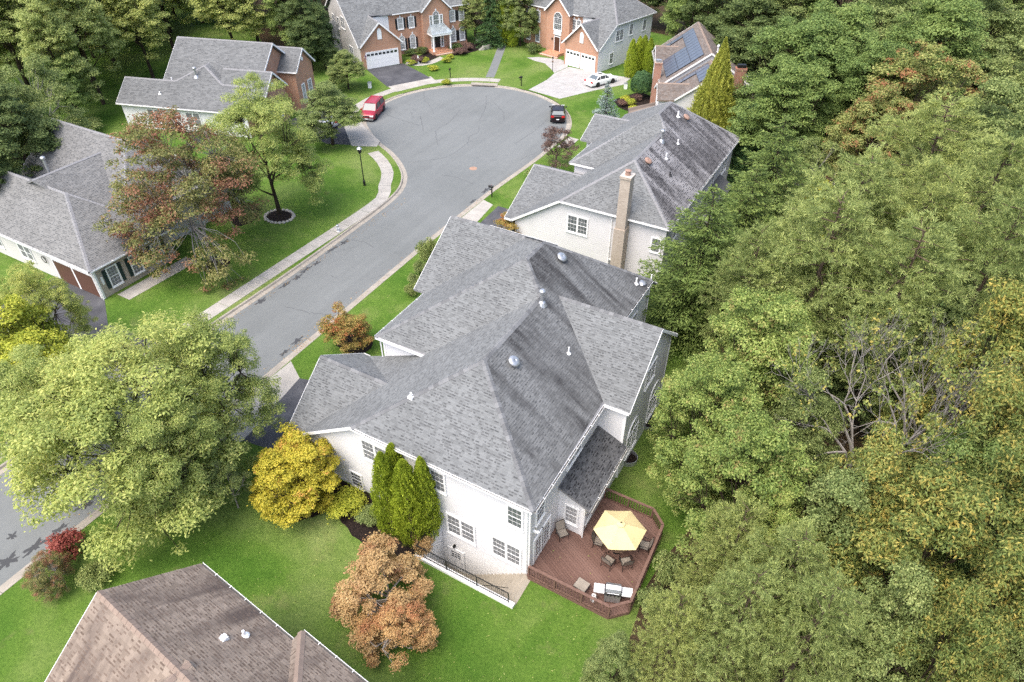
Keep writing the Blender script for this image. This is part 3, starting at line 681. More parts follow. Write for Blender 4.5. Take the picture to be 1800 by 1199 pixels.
bed([(-33.2, 86.0), (-30.8, 83.6), (-28.2, 84.4), (-28.6, 89), (-31.2, 90.4)], 'planted bed by the clipped round tree')
bed([(-31.2, 28.0), (-29.2, 27.8), (-28.7, 29.4), (-30.3, 30.3), (-31.5, 29.6)], 'mulch under the bronze maple on the front lawn')
bed([(-24.2, 25.6), (-24.0, 39), (-25.6, 39.5), (-26.2, 33), (-25.4, 26)], 'planted strip along the white house front')
bed([(-16.9, 44.6), (-14.6, 44.6), (-14.2, 46.6), (-17.2, 46.6)], 'mulch at the foot of the buff chimney')
ring = empty('tree_ring', (-49.2, 40.6, 0), 0, 'ring of pale edging stones round the pavement-side tree', 'edging')
for k in range(22):
    a = 2 * math.pi * k / 22; rg = random.Random(k); m = MB(); m.lathe((0, 0, 0), [(.17, -.02), (.19, .05), (.14, .12), (0, .14)], 7)
    o = m.build('edging_stone', 'stone', ring); o.location = (1.45 * math.cos(a), 1.25 * math.sin(a), 0); o.scale = (rg.uniform(.8, 1.3), rg.uniform(.8, 1.2), 1); o.rotation_euler = (0, 0, a)
MB().slab([(-49.2 + 1.4 * math.cos(t), 40.6 + 1.2 * math.sin(t)) for t in [i * .35 for i in range(18)]], -.04, .025).build('mulch', 'mulch', ring).location = (49.2, -40.6, 0)

# ------------------------------------------------------------------ the white house and its twin
def twin(H, p):
    """roof of the two sibling houses; p holds the measured key positions"""
    Xr, Xw, Ys, ze, zs, S1, S2 = p['Xr'], p['Xw'], p['Ys'], 6.0, p['zs'], p['S1'], p['S2']; Xs = (Xr + Xw) / 2; m = (zs - ze) / (Xr - Xs)
    Xf, Yn = p['Xf'], p['Yn']; Xn = (Xr + Xf) / 2; zn = ze + m * (Xr - Xn); N1, N2 = p['N1'], p['N2']
    fz = lambda x: zs - m * (Xs - x)                     # front slope of the south block
    s1, s2, n1, n2 = (Xs, S1, zs), (Xs, S2, zs), (Xn, N1, zn), (Xn, N2, zn)
    gy, gz, gx0, gx1, ge = p['garage']                    # garage ridge y, z, roof end at the ridge, at the eave, eave z
    xm = Xs - (zs - gz) / m; xe = Xs - (zs - ge) / m
    H.roof_slope([(Xw, Ys, ze, 'e'), (Xr, Ys, ze, 'h'), (*s1, 'h')])
    if p['porch']:
        wy, bx = p['porch']; v1 = (bx, gy + (gz - fz(bx)) / p['gm'], fz(bx)); v2y = wy; v2z = gz - p['gm'] * (wy - gy); v2 = (gx1 + .6, v2y, v2z)
        H.roof_slope([(xe, Ys, ge, 'r'), (Xw, Ys, ze, ''), (*s1, ''), (*s2, ''), (Xw, Yn, ze, ''), (Xw, wy, ze, ''), (bx, wy, fz(bx), ''), (*v1, ''), (xm, gy, gz, '')])
        H.roof_slope([(*v1, ''), (bx, wy, fz(bx), ''), (*v2, '')])
        H.roof_slope([(gx0, gy, gz, 'R'), (xm, gy, gz, ''), (*v1, ''), (*v2, 'e'), (gx1, wy, v2z, 'r')])
    else:
        wy = Yn + .3
        H.roof_slope([(xe, Ys, ge, 'r'), (Xw, Ys, ze, ''), (*s1, ''), (*s2, ''), (Xw, Yn, ze, ''), (Xw, wy, ze, ''), (xm + .6, wy, fz(xm + .6), ''), (xm, gy, gz, '')])
        H.roof_slope([(gx0, gy, gz, 'R'), (xm, gy, gz, ''), (xm + .6, wy, gz - .55, ''), (gx1, wy, gz - .55, 'e')])
    H.roof_slope([(gx0, gy, gz, ''), (xm, gy, gz, ''), (xe, Ys, ge, 'e'), (gx1, Ys, ge, 'r')])
    H.roof_slope([(Xf, Yn, ze, 'e'), (Xw, Yn, ze, ''), (*s2, ''), (*n1, 'h')])
    qy, qz, qx, qh = p['ngable']; mx = Xn - (zn - qz) / m    # north front gable: ridge y, z, roof end x, half width
    qe = qz - (qz - ze) ; by = qy - qh
    H.roof_slope([(Xf, by, ze, 'e'), (Xf, Yn, ze, ''), (*n1, 'R'), (*n2, 'h'), (mx, qy, qz, '')] + ([] if p['nflush'] else [(Xf, qy + qh, ze, '')]) if p['nflush'] else [(Xf, by, ze, 'e'), (Xf, Yn, ze, ''), (*n1, 'R'), (*n2, 'h'), (Xf, p['Ye'], ze, ''), (Xf, qy + qh, ze, ''), (mx, qy, qz, '')])
    H.roof_slope([(qx, by, ze, 'r'), (qx, qy, qz, 'R'), (mx, qy, qz, ''), (Xf, by, ze, '')])
    H.roof_slope([(qx, qy, qz, 'r'), (qx, qy + qh, ze, 'e'), (Xf if not p['nflush'] else mx, qy + qh, ze, ''), (mx, qy, qz, '')])
    if p['wing']:
        wyy, wz, wx, wh, ex, exz, ey = p['wing']; wm = Xr - (wz - ze) / m; t = (ex - wm) / (Xr - wm); vy = wyy + wh * t
        H.roof_slope([(Xr, Ys, ze, 'e'), (Xr, wyy - wh, ze, ''), (wm, wyy, wz, ''), (ex, vy, exz, ''), (ex, vy + .02, exz, 'e'), (ex, ey, exz, 'h'), (*n2, ''), (*n1, 'h'), (*s2, 'R'), (*s1, '')], p['rear'])
        H.roof_slope([(Xr, wyy - wh, ze, 'e'), (wx, wyy - wh, ze, 'r'), (wx, wyy, wz, 'R'), (wm, wyy, wz, '')])
        H.roof_slope([(wm, wyy, wz, ''), (wx, wyy, wz, 'r'), (wx, wyy + wh, ze, 'e'), (ex, wyy + wh, ze, ''), (ex, vy, exz, '')], p['rear'])
        H.roof_slope([(*n2, ''), (ex, ey, exz, ''), (ex, p['Ye'], ze, 'e'), (mx, p['Ye'], ze, ''), (mx, qy, qz, '')])
    else:
        H.roof_slope([(Xr, Ys, ze, 'e'), (Xr, p['Ye'], ze, 'h'), (*n2, ''), (*n1, 'h'), (*s2, 'R'), (*s1, '')], p['rear'])
        H.roof_slope([(*n2, ''), (Xr, p['Ye'], ze, 'e'), (Xf, p['Ye'], ze, '')])
    return fz, Xs, m

M = House('white_house', 'large white house with grey hipped roofs, yellow parasol on its rear deck', (-16, 26, 0), capobj=True)
pM = dict(Xr=-9.0, Xw=-20.2, Ys=18.0, zs=9.59, S1=22.77, S2=29.3, Xf=-23.95, Yn=24.87, N1=30.85, N2=33.1, Ye=39.2, garage=(22.15, 5.5, -26.15, -25.7, 2.95), gm=.62, porch=(25.2, -21.3),
          ngable=(35.3, 9.27, -24.9, 5.0), nflush=True, wing=(30.4, 9.19, -7.45, 4.0, -10.6, 7.03, 37.9), rear='shingle_grey_stained')
fz, Xs, mm = twin(M, pM)
M.roof_slope([(-9.36, 21.5, 3.82, ''), (-7.42, 21.5, 2.98, 'e'), (-7.42, 26.72, 2.98, ''), (-9.36, 26.72, 3.82, '')][::1], 'shingle_charcoal')
M.finish_roof()
LAP = .19
wS = M.wall((-24.6, 18.35), (-9.35, 18.35), -.2, [(0, fz(-24.6) - .14), (4.35, fz(-20.25) - .14), (4.45, 5.86), (15.25, 5.86)], lap=LAP)
wE = M.wall((-9.35, 18.35), (-9.35, 26.75), -.2, [(0, 5.86), (8.4, 5.86)], lap=LAP)
wW1 = M.wall((-9.35, 26.75), (-7.75, 26.75), -.2, [(0, 5.86), (1.6, 5.86)], lap=LAP)
wW2 = M.wall((-7.75, 26.75), (-7.75, 34.05), -.2, [(0, 6.12), (3.65, 9.02), (7.3, 6.12)], lap=LAP)
wN1 = M.wall((-7.75, 34.05), (-11.0, 34.05), -.2, [(0, 5.86), (3.25, 5.86)], lap=LAP)
wN2 = M.wall((-11.0, 34.05), (-11.0, 38.85), -.2, [(0, 6.9), (3.9, 6.9), (4.8, 6.0)], lap=LAP)
wN3 = M.wall((-11.0, 38.85), (-24.5, 38.85), -.2, [(0, 5.86), (13.5, 5.86)], lap=LAP)
wF1 = M.wall((-24.5, 38.85), (-24.5, 30.6), -.2, [(0, 6.6), (3.55, 9.05), (8.25, 6.05)], lap=LAP)
wF2 = M.wall((-23.65, 30.6), (-23.65, 25.2), -.2, [(0, 5.86), (5.4, 5.86)], lap=LAP)
wF3 = M.wall((-23.65, 25.2), (-19.6, 25.2), 2.6, [(0, 5.86), (3.4, 5.86), (4.05, 5.86)], lap=LAP) if False else M.wall((-23.65, 25.2), (-19.6, 25.2), 2.6, [(0, 5.86), (4.05, 5.86)], lap=LAP)
wG1 = M.wall((-25.3, 24.9), (-25.3, 18.35), -.2, [(0, 3.6), (2.75, 5.3), (6.55, 2.95)], 'siding_white', lap=LAP)
wG2 = M.wall((-23.65, 24.9), (-25.3, 24.9), -.2, [(0, 3.5), (1.65, 3.5)], lap=LAP)
wB1 = M.wall((-9.35, 21.75), (-7.85, 21.75), -.2, [(0, 3.64), (1.5, 3.0)], lap=LAP)
wB2 = M.wall((-7.85, 21.75), (-7.85, 26.75), -.2, [(0, 2.98), (5.0, 2.98)], lap=LAP)
for x, y, z1, a, c in ((-9.35, 18.35, 5.84, (0, -1), (1, 0)), (-7.75, 26.75, 6.0, (0, -1), (1, 0)), (-7.85, 21.75, 2.84, (0, -1), (1, 0)), (-7.75, 34.05, 5.84, (1, 0), (0, 1)), (-23.65, 25.2, 5.84, (0, -1), (-1, 0))):
    M.corner(x, y, -.2, z1, a, c)
fd = MB(); fd.box((-24.5, 18.37, -3.7), (-9.4, 18.9, -.202)); M.part(fd, 'foundation', 'foundation_white')
fd = MB(); fd.box((-9.6, 18.95, -.6), (-9.36, 26.6, -.203)); M.part(fd, 'foundation', 'foundation_white')
S = lambda x: x + 24.6
for x0, x1, z0, z1 in ((-14.55, -12.66, .28, 1.84), (-11.64, -9.78, .26, 1.80)):
    M.window(wS, S((x0 + x1) / 2), z0, (x1 - x0 - .27) / 2, z1 - z0, 2, (3, 2), 'window_screen')
M.window(wS, S(-14.87), 3.62, .82, 1.48, 1, (3, 2), 'window_screen'); M.window(wS, S(-10.2), 3.62, .82, 1.48, 1, (3, 2), 'window_glass')
M.window(wS, S(-18.62), 3.42, .82, 1.48, 3, (3, 2), 'window_screen')
M.window(wS, S(-21.0), .14, .78, 1.22, 1, (3, 2), 'window_glass')
def door(H, wl, t, z, w, h, mat, lights=None, name='door', trim=.09, glass='window_glass'):
    f = MB(); f.box((-w / 2 - trim, -.05, 0), (-w / 2, .01, h + trim)); f.box((w / 2, -.05, 0), (w / 2 + trim, .01, h + trim)); f.box((-w / 2, -.05, h), (w / 2, .01, h + trim))
    o = H.place(f, name, 'trim_white', wl, t, z)
    p = MB(); p.box((-w / 2, -.03, .01), (w / 2, .01, h)); p.build('door_leaf', mat, o)
    k = MB(); k.lathe((w / 2 - .09, -.03, .95), [(.02, 0), (.02, .03), (.035, .05), (.03, .075), (0, .08)], 8, (0, -1, 0)); k.build('handle', 'metal_silver', o)
    if lights:
        x0, x1, z0, z1, gx, gz = lights; q = MB(); q.box((x0, -.036, z0), (x1, -.031, z1)); q.build('pane', glass, o)
        g = MB()
        for i in range(gx + 1): x = x0 + (x1 - x0) * i / gx; g.box((x - .014, -.047, z0 - .014), (x + .014, -.0365, z1 + .014))
        for i in range(gz + 1): zz = z0 + (z1 - z0) * i / gz; g.box((x0, -.0465, zz - .014), (x1, -.037, zz + .014))
        g.build('muntins', 'trim_white', o)
    return o
wFd = (Vector((-24.5, 18.37, 0)), Vector((1, 0, 0)), Vector((0, -1, 0)), 15)
door(M, wFd, S(-14.1) - .1, -3.38, .92, 2.0, 'trim_white', (-.32, .32, 1.2, 1.85, 3, 3))
lm = MB(); lm.box((-.06, -.03, 0), (.06, 0, .2)); lm.lathe((0, -.1, -.02), [(.05, .0), (.075, .02), (.06, .2), (.02, .26)], 8); M.place(lm, 'wall_lamp', 'metal_black', wFd, S(-14.15) - .1, -1.06)
E_ = lambda y: y - 18.35
def french(t):
    f = door(M, wE, t, .26, .84, 2.05, 'trim_white', (-.3, .3, .35, 1.85, 2, 5), 'patio_door')
french(E_(19.25)); french(E_(20.2))
M.window(wE, E_(19.4), 3.6, .8, 1.45, 1, (3, 2), 'window_screen'); M.window(wE, E_(23.4), 4.25, .8, 1.2, 2, (3, 2), 'window_screen')
M.window(wB1, .82, 1.0, .72, 1.35, 1, (3, 2), 'window_blind'); M.window(wB2, .65, 1.0, .6, 1.35, 1, (2, 2), 'window_blind'); M.window(wB2, 3.1, 1.0, .72, 1.35, 2, (2, 2), 'window_glass')
for t in (1.75, 5.4): M.window(wW2, t, .9, .8, 1.7, 2, (2, 2), 'window_glass', arch=True)
M.window(wW2, 3.65, 5.1, .72, 1.3, 2, (2, 2), 'window_screen')
M.window(wN2, 2.2, 3.6, .8, 1.4); M.window(wF1, 4.2, 3.4, .8, 1.5, 2); M.window(wF1, 4.2, .8, .8, 1.6, 2); M.window(wF2, 2.7, 3.6, .8, 1.4)
gd = MB(); gd.box((-2.4, -.03, 0), (2.4, .01, 2.15)); M.place(gd, 'garage_door', 'trim_white', wG1, 3.6, 0)
M.downspout(-9.46, 18.24, 0, 5.85); M.downspout(-7.74, 21.63, .25, 2.85); M.downspout(-23.8, 25.08, 3.3, 5.85); M.downspout(-10.9, 38.7, 0, 6.9)
bb = MB(); bb.box((-.05, -.2, 0), (.05, 0, .12)); bb.lathe((0, -.25, .02), [(.05, 0), (.1, .12), (.06, .16), (0, .17)], 8); M.place(bb, 'flood_lamp', 'trim_white', wE, .35, 3.3)
rz_ = lambda x: 6 + mm * (-9 - x)
nr = (mm, 0, 1)
M.turtle_vent(-13.55, 24.0, rz_(-13.55), nr); M.turtle_vent(-15.2, 33.0, rz_(-15.2), nr)
M.flue(-14.35, 28.9, rz_(-14.35), .75); M.vent_pipe(-11.8, 27.4, rz_(-11.8), .45, .05); M.vent_pipe(-11.2, 36.4, rz_(-11.2), .45, .06); M.vent_pipe(-11.0, 36.9, rz_(-11.0), .12, .11, 'metal_galv', 'roof_vent')
bx = MB(); bx.box((-17.75, 20.05, 7.52), (-17.45, 20.35, 7.72)); bx.tube([(-17.6, 20.2, 7.6), (-17.6, 20.2, 7.95)], .055, 8); M.part(bx, 'vent_pipe', 'metal_white')
for y in (28.4, 31.9):
    well = MB(); th = [R(a) for a in range(-90, 91, 15)]
    outp = [(-7.72 + .62 * math.cos(t), y + .6 * math.sin(t)) for t in th]; inp = [(-7.72 + .58 * math.cos(t), y + .56 * math.sin(t)) for t in th]
    n_ = len(th); well.v = [(x, yy, z) for z in (-.3, .32) for x, yy in outp] + [(x, yy, z) for z in (-.3, .32) for x, yy in inp]
    for i in range(n_ - 1): well.f += [(i, i + 1, n_ + i + 1, n_ + i), (3 * n_ + i, 3 * n_ + i + 1, 2 * n_ + i + 1, 2 * n_ + i), (n_ + i, n_ + i + 1, 3 * n_ + i + 1, 3 * n_ + i)]
    M.part(well, 'window_well', 'metal_galv'); g_ = MB(); g_.sheet(inp, .05); M.part(g_, 'well_gravel', 'mulch')
ac = MB(); ac.box((-8.65, 35.2, 0), (-7.9, 35.95, .8)); 

# basement stairs beside the white house
BS = empty('basement_stairwell', (-12, 17.3, 0), 0, 'concrete basement steps with white retaining wall and black railing beside white house', 'stairs'); off = (12, -17.3, 0)
def bsp(mb, name, mat, parent=None): return mb.build(name, mat, parent or BS, False, off if parent is None else None)
bsp(MB().box((-15.25, 16.08, -3.7), (-9.08, 16.352, .2)), 'retaining_wall', 'foundation_white'); bsp(MB().box((-15.27, 16.354, -3.7), (-15.004, 18.33, .2)), 'retaining_wall', 'foundation_white')
bsp(MB().box((-15.0, 16.36, -3.6), (-13.21, 18.36, -3.4)), 'landing', 'concrete_step')
for k in range(17):
    x = -13.2 + k * .243; bsp(MB().box((x, 16.358, -3.6), (x + .2415 + (.03 if k == 16 else 0), 18.362, -3.2 + k * .2)), 'step', 'concrete_step')
rl = MB(); rl.beam((-15.12, 16.2, 1.08), (-9.35, 16.2, 1.08), .05, .035); rl.beam((-15.12, 16.2, .32), (-9.35, 16.2, .32), .035, .03); rl.beam((-15.12, 16.2, 1.08), (-15.12, 18.2, 1.08), .05, .035); rl.beam((-15.12, 16.22, .32), (-15.12, 18.2, .32), .035, .03)
rl.tube([(-9.6, 16.55, .9), (-10.9, 16.5, .15), (-13.1, 16.5, -2.1)], .02, 6)
rail = bsp(rl, 'railing', 'metal_black')
pk = MB(); pk.beam((0, 0, .32), (0, 0, 1.08), .014, .014); pkm = pk.mesh('picket'); po = MB(); po.beam((0, 0, .18), (0, 0, 1.1), .042, .042); pom = po.mesh('post')
for k in range(48): link('picket', pkm, 'metal_black', rail, (-15.05 + k * .12, 16.2, 0))
for k in range(16): link('picket', pkm, 'metal_black', rail, (-15.12, 16.32 + k * .12, 0))
for x, y in ((-15.12, 16.2), (-13.2, 16.2), (-11.3, 16.2), (-9.38, 16.2), (-15.12, 18.2)): link('post', pom, 'metal_black', rail, (x, y, 0))

# the deck
D = empty('wooden_deck', (-6.4, 21, 0), 0, 'reddish brown timber deck with railing behind white house', 'deck'); off = (6.4, -21, 0)
dp = lambda mb, name, mat='rail_wood', parent=None: mb.build(name, mat, parent or D, False, off if parent is None else None)
DZ = .24
dpoly = [(-9.32, 18.02), (-4.55, 18.02), (-3.74, 18.8), (-3.92, 24.05), (-4.76, 24.8), (-7.83, 24.8), (-7.83, 21.72), (-9.32, 21.72)]
du = Vector((1.644, -.831, 0)).normalized(); dv = Vector((-du.y, du.x, 0))
uv = [(Vector((*p, 0)).dot(du), Vector((*p, 0)).dot(dv)) for p in dpoly]; v = min(q[1] for q in uv); vm = max(q[1] for q in uv)
def spans(vv):
    xs = []
    for i in range(len(uv)):
        (a, va), (c, vc) = uv[i], uv[(i + 1) % len(uv)]
        if (va <= vv) != (vc <= vv): xs.append(a + (c - a) * (vv - va) / (vc - va))
    xs.sort(); return [(xs[i], xs[i + 1]) for i in range(0, len(xs) - 1, 2)]
while v < vm - .02:
    v1 = min(v + .135, vm - .002); A, B = spans(v + .002), spans(v1); 
    if len(A) != len(B): A = B = spans((v + v1) / 2)
    for (a0, b0), (a1, b1) in zip(A, B):
        q = [du * a0 + dv * (v + .002), du * b0 + dv * (v + .002), du * b1 + dv * v1, du * a1 + dv * v1]
        dp(MB().slab([(p.x, p.y) for p in q], DZ - .03, DZ), 'plank', 'deck_wood')
    v += .144
dp(MB().slab([(-9.3, 18.06), (-4.58, 18.06), (-3.8, 18.84), (-3.97, 24.0), (-4.8, 24.74), (-7.86, 24.74), (-7.86, 21.7), (-9.3, 21.7)], DZ - .2, DZ - .05), 'deck_frame', 'mulch')
runs = [((-9.2, 18.05), (-4.6, 18.05)), ((-3.8, 18.84), (-3.96, 24.0)), ((-3.96, 24.0), (-4.8, 24.76)), ((-4.8, 24.76), (-7.72, 24.76))]
bal = MB(); bal.box((-.019, -.019, DZ + .07), (.019, .019, 1.08)); balm = bal.mesh('baluster'); pst = MB(); pst.box((-.048, -.048, -.3), (.048, .048, 1.09)); pstm = pst.mesh('post')
sk = 0
for (a, c) in runs:
    a, c = Vector((*a, 0)), Vector((*c, 0)); d = c - a; L = d.length; d.normalize(); ang = math.atan2(d.y, d.x)
    z = Vector((0, 0, 1)); m = MB(); m.beam(a + z * 1.12, c + z * 1.12, .15, .035); dp(m, 'rail_cap'); m = MB(); m.beam(a + z * 1.06, c + z * 1.06, .04, .08); dp(m, 'rail'); m = MB(); m.beam(a + z * (DZ + .06), c + z * (DZ + .06), .04, .08); dp(m, 'rail')
    k = int(L / .16)
    for i in range(1, k): 
        p = a + d * (L * i / k); o = link('baluster', balm, 'rail_wood', D, Vector((p.x + 6.4, p.y - 21, 0))); o.rotation_euler.z = ang
    k = max(1, int(round(L / 1.6)))
    for i in range(k + 1): p = a + d * (L * i / k); o = link('post', pstm, 'rail_wood', D, Vector((p.x + 6.4 - d.y * .0, p.y - 21, 0))); o.rotation_euler.z = ang
    nrm = Vector((d.y, -d.x, 0))
    for j in range(2): m = MB(); m.beam(a + nrm * .06 + z * (DZ - .13 - j * .2), c + nrm * .06 + z * (DZ - .13 - j * .2), .025, .185); dp(m, 'skirt_board')
m = MB(); m.beam((-4.6, 18.05, 1.12), (-3.8, 18.84, 1.12), .15, .035); dp(m, 'rail_cap')
for j in range(2): m = MB(); m.beam((-4.56, 18.0, DZ - .13 - j * .2), (-3.74, 18.8, DZ - .13 - j * .2), .025, .185); dp(m, 'skirt_board')

# the sibling house up the street
H2 = House('grey_roofed_house', 'cream house with stained grey roof and tall buff brick chimney', (-19, 56, 0), wallmat='siding_cream')
p2 = dict(Xr=-12.3, Xw=-21.9, Ys=46.7, zs=9.15, S1=50.6, S2=57.9, Xf=-24.35, Yn=53.8, N1=59.1, N2=62.4, Ye=67.1, garage=(52.85, 5.5, -27.5, -27.2, 3.0), gm=.5, porch=None, ngable=(62.2, 7.5, -25.7, 3.2), nflush=False, wing=None, rear='shingle_grey_streaked')
fz2, Xs2, m2 = twin(H2, p2); H2.finish_roof()
w_ = H2.wall((-26.3, 47.05), (-12.65, 47.05), -.3, [(0, fz2(-26.3) - .14), (4.35, fz2(-21.95) - .14), (4.5, 5.86), (13.65, 5.86)], lap=.19)
H2.window(w_, 26.3 - 19.9 - .35, 3.25, .85, 1.5, 2, (3, 2)); H2.window(w_, 26.3 - 16.75, .2, .85, 1.35, 1, (1, 1), 'window_screen'); H2.window(w_, 26.3 - 13.3, 3.5, .7, 1.2, 1, (1, 1), 'window_screen')
we = H2.wall((-12.65, 47.05), (-12.65, 66.75), -.3, [(0, 5.86), (19.7, 5.86)], lap=.19)
for t in (2.6, 7.5, 12.5, 16.8): H2.window(we, t, 3.7, .85, 1.4, 1 if t < 10 else 2)
H2.wall((-12.65, 66.75), (-24.0, 66.75), -.3, [(0, 5.86), (11.35, 5.86)]); H2.wall((-24.0, 66.75), (-24.0, 54.1), -.3, [(0, 5.86), (12.65, 5.86)]); H2.wall((-24.0, 54.1), (-20.6, 54.1), 2.4, [(0, 5.86), (3.4, 5.86)], lap=.19)
H2.wall((-26.8, 53.9), (-26.8, 47.05), -.3, [(0, 4.8), (1.05, 5.3), (6.85, 2.95)]); H2.wall((-24.0, 53.9), (-26.8, 53.9), -.3, [(0, 4.8), (2.8, 4.8)])
H2.wall((-25.2, 65.0), (-25.2, 59.4), -.3, [(0, 6.0), (2.8, 7.35), (5.6, 6.0)])
bay = MB(); bay.box((-12.65, 58.5, -.3), (-11.5, 62.5, 3.0)); H2.part(bay, 'bay', 'siding_cream')
br_ = MB(); br_.add([(-12.6, 58.2, 3.9), (-12.6, 62.8, 3.9), (-11.2, 62.8, 3.0), (-11.2, 58.2, 3.0), (-12.6, 58.2, 3.0), (-12.6, 62.8, 3.0)], [(0, 3, 2, 1), (0, 4, 3), (1, 2, 5), (4, 5, 2, 3)]); H2.part(br_, 'bay_roof', 'shingle_charcoal')
ch = MB(); ch.box((-16.62, 46.0, -.4), (-15.68, 47.0, 5.2)); ch.box((-16.56, 46.1, 5.2), (-15.74, 46.95, 9.55)); ch.box((-16.62, 46.03, 9.55), (-15.68, 47.02, 9.75)); chm = H2.part(ch, 'chimney', 'brick_chimney_buff')
cp = MB(); cp.lathe((-16.15, 46.52, 9.72), [(.22, 0), (.2, .35), (.26, .4), (.0, .46)], 12); cp.build('chimney_pot', 'metal_rust', chm, False)
H2.downspout(-17.2, 46.95, 0, 5.85); H2.downspout(-12.6, 46.95, 0, 5.85)
r2 = lambda x: 6 + m2 * (-12.3 - x); nr = (m2, 0, 1)
H2.turtle_vent(-16.4, 51.6, r2(-16.4), nr, 'metal_rust'); H2.turtle_vent(-16.6, 62.0, r2(-16.6), nr, 'metal_rust')
H2.flue(-16.7, 55.8, r2(-16.7), .8); H2.vent_pipe(-15.7, 57.5, r2(-15.7), .4); H2.vent_pipe(-15.6, 54.2, r2(-15.6), .5); H2.vent_pipe(-17.1, 61.2, r2(-17.1), .5, .08); H2.vent_pipe(-14.6, 52.6, r2(-14.6), .35, .06, 'metal_black')

# ------------------------------------------------------------------ brick colonials at the head of the street
def colonial(name, label, origin, rz, mirror, side, two_doors, mainw, gc):
    H = House(name, label, origin, rz, local=True, wallmat='brick_orange', exposure=.2, tab=(.2, .5)); sg = -1 if mirror else 1
    T = lambda x, y, z, f='': (sg * x, y, z, f)
    def slope(pts):
        H.roof_slope([T(*p) for p in pts] if not mirror else [T(*p) for p in pts])
    def wall(p0, p1, zb, tops, mat=None, lap=None):
        L = math.hypot(p1[0] - p0[0], p1[1] - p0[1])
        if mirror: return H.wall((-p1[0], p1[1]), (-p0[0], p0[1]), zb, [(L - t, z) for t, z in tops], mat, lap=lap) + (L,)
        return H.wall(p0, p1, zb, tops, mat, lap=lap) + (L,)
    def win(wl, t, z, w_, h_, *a, **k): return H.window(wl[:4], wl[4] - t if mirror else t, z, w_, h_, *a, **k)
    tt = lambda wl, t: wl[4] - t if mirror else t
    me = mainw + .4; ax = mainw - 4.6; F = lambda y: 9.6 - .72 * (8.5 - y); gx = 3.15
    if side == 'gable': slope([(-.35, -.3, F(-.3), ''), (-.15, -.3, F(-.3), ''), (gx, 3.92, 6.3, ''), (6.8, 3.6, F(3.6), 'e'), (me, 3.6, F(3.6), 'h'), (ax, 8.5, 9.6, 'R'), (-.35, 8.5, 9.6, 'r')])
    else: slope([(-.35, -.3, F(-.3), ''), (-.15, -.3, F(-.3), ''), (gx, 3.92, 6.3, ''), (6.8, 3.6, F(3.6), 'e'), (me, 3.6, F(3.6), 'h'), (ax, 8.5, 9.6, 'R'), (4.6, 8.5, 9.6, 'h'), (-.35, 3.6, F(3.6), 'r')])
    slope([(gx, -.4, 6.3, 'R'), (gx, 3.92, 6.3, ''), (-.15, -.3, F(-.3), ''), (-.15, -.4, F(-.3), 'r')])
    slope([(gx, -.4, 6.3, ''), (gx, 3.92, 6.3, ''), (6.6, 3.98, 3.13, 'e'), (6.6, -.4, 3.13, 'r')])
    if side == 'gable': slope([(-.35, 8.5, 9.6, ''), (ax, 8.5, 9.6, ''), (me, 13.4, F(3.6), 'e'), (-.35, 13.4, F(3.6), 'r')])
    else:
        slope([(4.6, 8.5, 9.6, ''), (ax, 8.5, 9.6, ''), (me, 13.4, F(3.6), 'e'), (-.35, 13.4, F(3.6), 'h')]); slope([(4.6, 8.5, 9.6, ''), (-.35, 3.6, F(3.6), ''), (-.35, 13.4, F(3.6), 'e')][::-1])
    slope([(me, 3.6, F(3.6), ''), (me, 13.4, F(3.6), 'e'), (ax, 8.5, 9.6, '')])
    slope([(gc, 2.75, 8.4, 'R'), (gc, 6.83, 8.4, ''), (gc - 2.55, 3.5, F(3.5), ''), (gc - 2.55, 2.75, F(3.5), 'r')]); slope([(gc, 2.75, 8.4, ''), (gc, 6.83, 8.4, ''), (gc + 2.55, 3.5, F(3.5), ''), (gc + 2.55, 2.75, F(3.5), 'r')])
    H.finish_roof()
    gf = wall((0, 0), (6.3, 0), -.3, [(0, 3.3), (gx, 6.1), (6.3, 3.2)])
    if side == 'gable': lw = wall((0, 13), (0, 0), -.3, [(0, F(3.6) - .14), (.3, F(3.6) - .1), (4.5, 9.4), (13, 3.3)], 'siding_greige', .22)
    else: lw = wall((0, 13), (0, 0), -.3, [(0, 5.9), (9.4, 5.9), (13, 3.3)], 'siding_white', .22)
    wall((6.3, 0), (6.3, 4), -.3, [(0, 3.1), (4, 3.1)])
    mf = wall((6.3, 4), (mainw, 4), -.3, [(0, 5.9), (mainw - 6.3, 5.9)]); wall((mainw, 4), (mainw, 13), -.3, [(0, 5.9), (9, 5.9)]); wall((mainw, 13), (0, 13), -.3, [(0, 5.9), (mainw, 5.9)], 'siding_greige')
    wall((3.2, 4.0), (6.29, 4.0), 3.0, [(0, 5.88), (3.09, 5.88)], 'siding_white')
    gw = wall((gc - 2.25, 3.15), (gc + 2.25, 3.15), -.3, [(0, 5.95), (2.25, 8.2), (4.5, 5.95)]); wall((gc - 2.25, 4), (gc - 2.25, 3.15), -.3, [(0, 5.9), (.85, 5.9)]); wall((gc + 2.25, 3.15), (gc + 2.25, 4), -.3, [(0, 5.9), (.85, 5.9)])
    o = lambda x: x - 6.3
    return H, T, gf, lw, mf, gw, win, tt, sg, gc, o
C1 = colonial('brick_house', 'orange brick house with black shutters and one wide white garage door', (-70.24, 79.3, 0), math.atan2(.863, .505), False, 'gable', False, 19.4, 13.75)
H, T, gf, lw, mf, gw, win, tt, sg, gc, o_ = C1
for x in (8.15, 9.95, 16.95, 18.55):
    win(mf, o_(x), 3.75, .8, 1.5, 1, (3, 2), 'window_blind', shutters='shutter_black', keystone='trim_white'); win(mf, o_(x), .75, .8, 1.55, 1, (3, 2), 'window_blind', shutters='shutter_black', arch=True, keystone='trim_white')
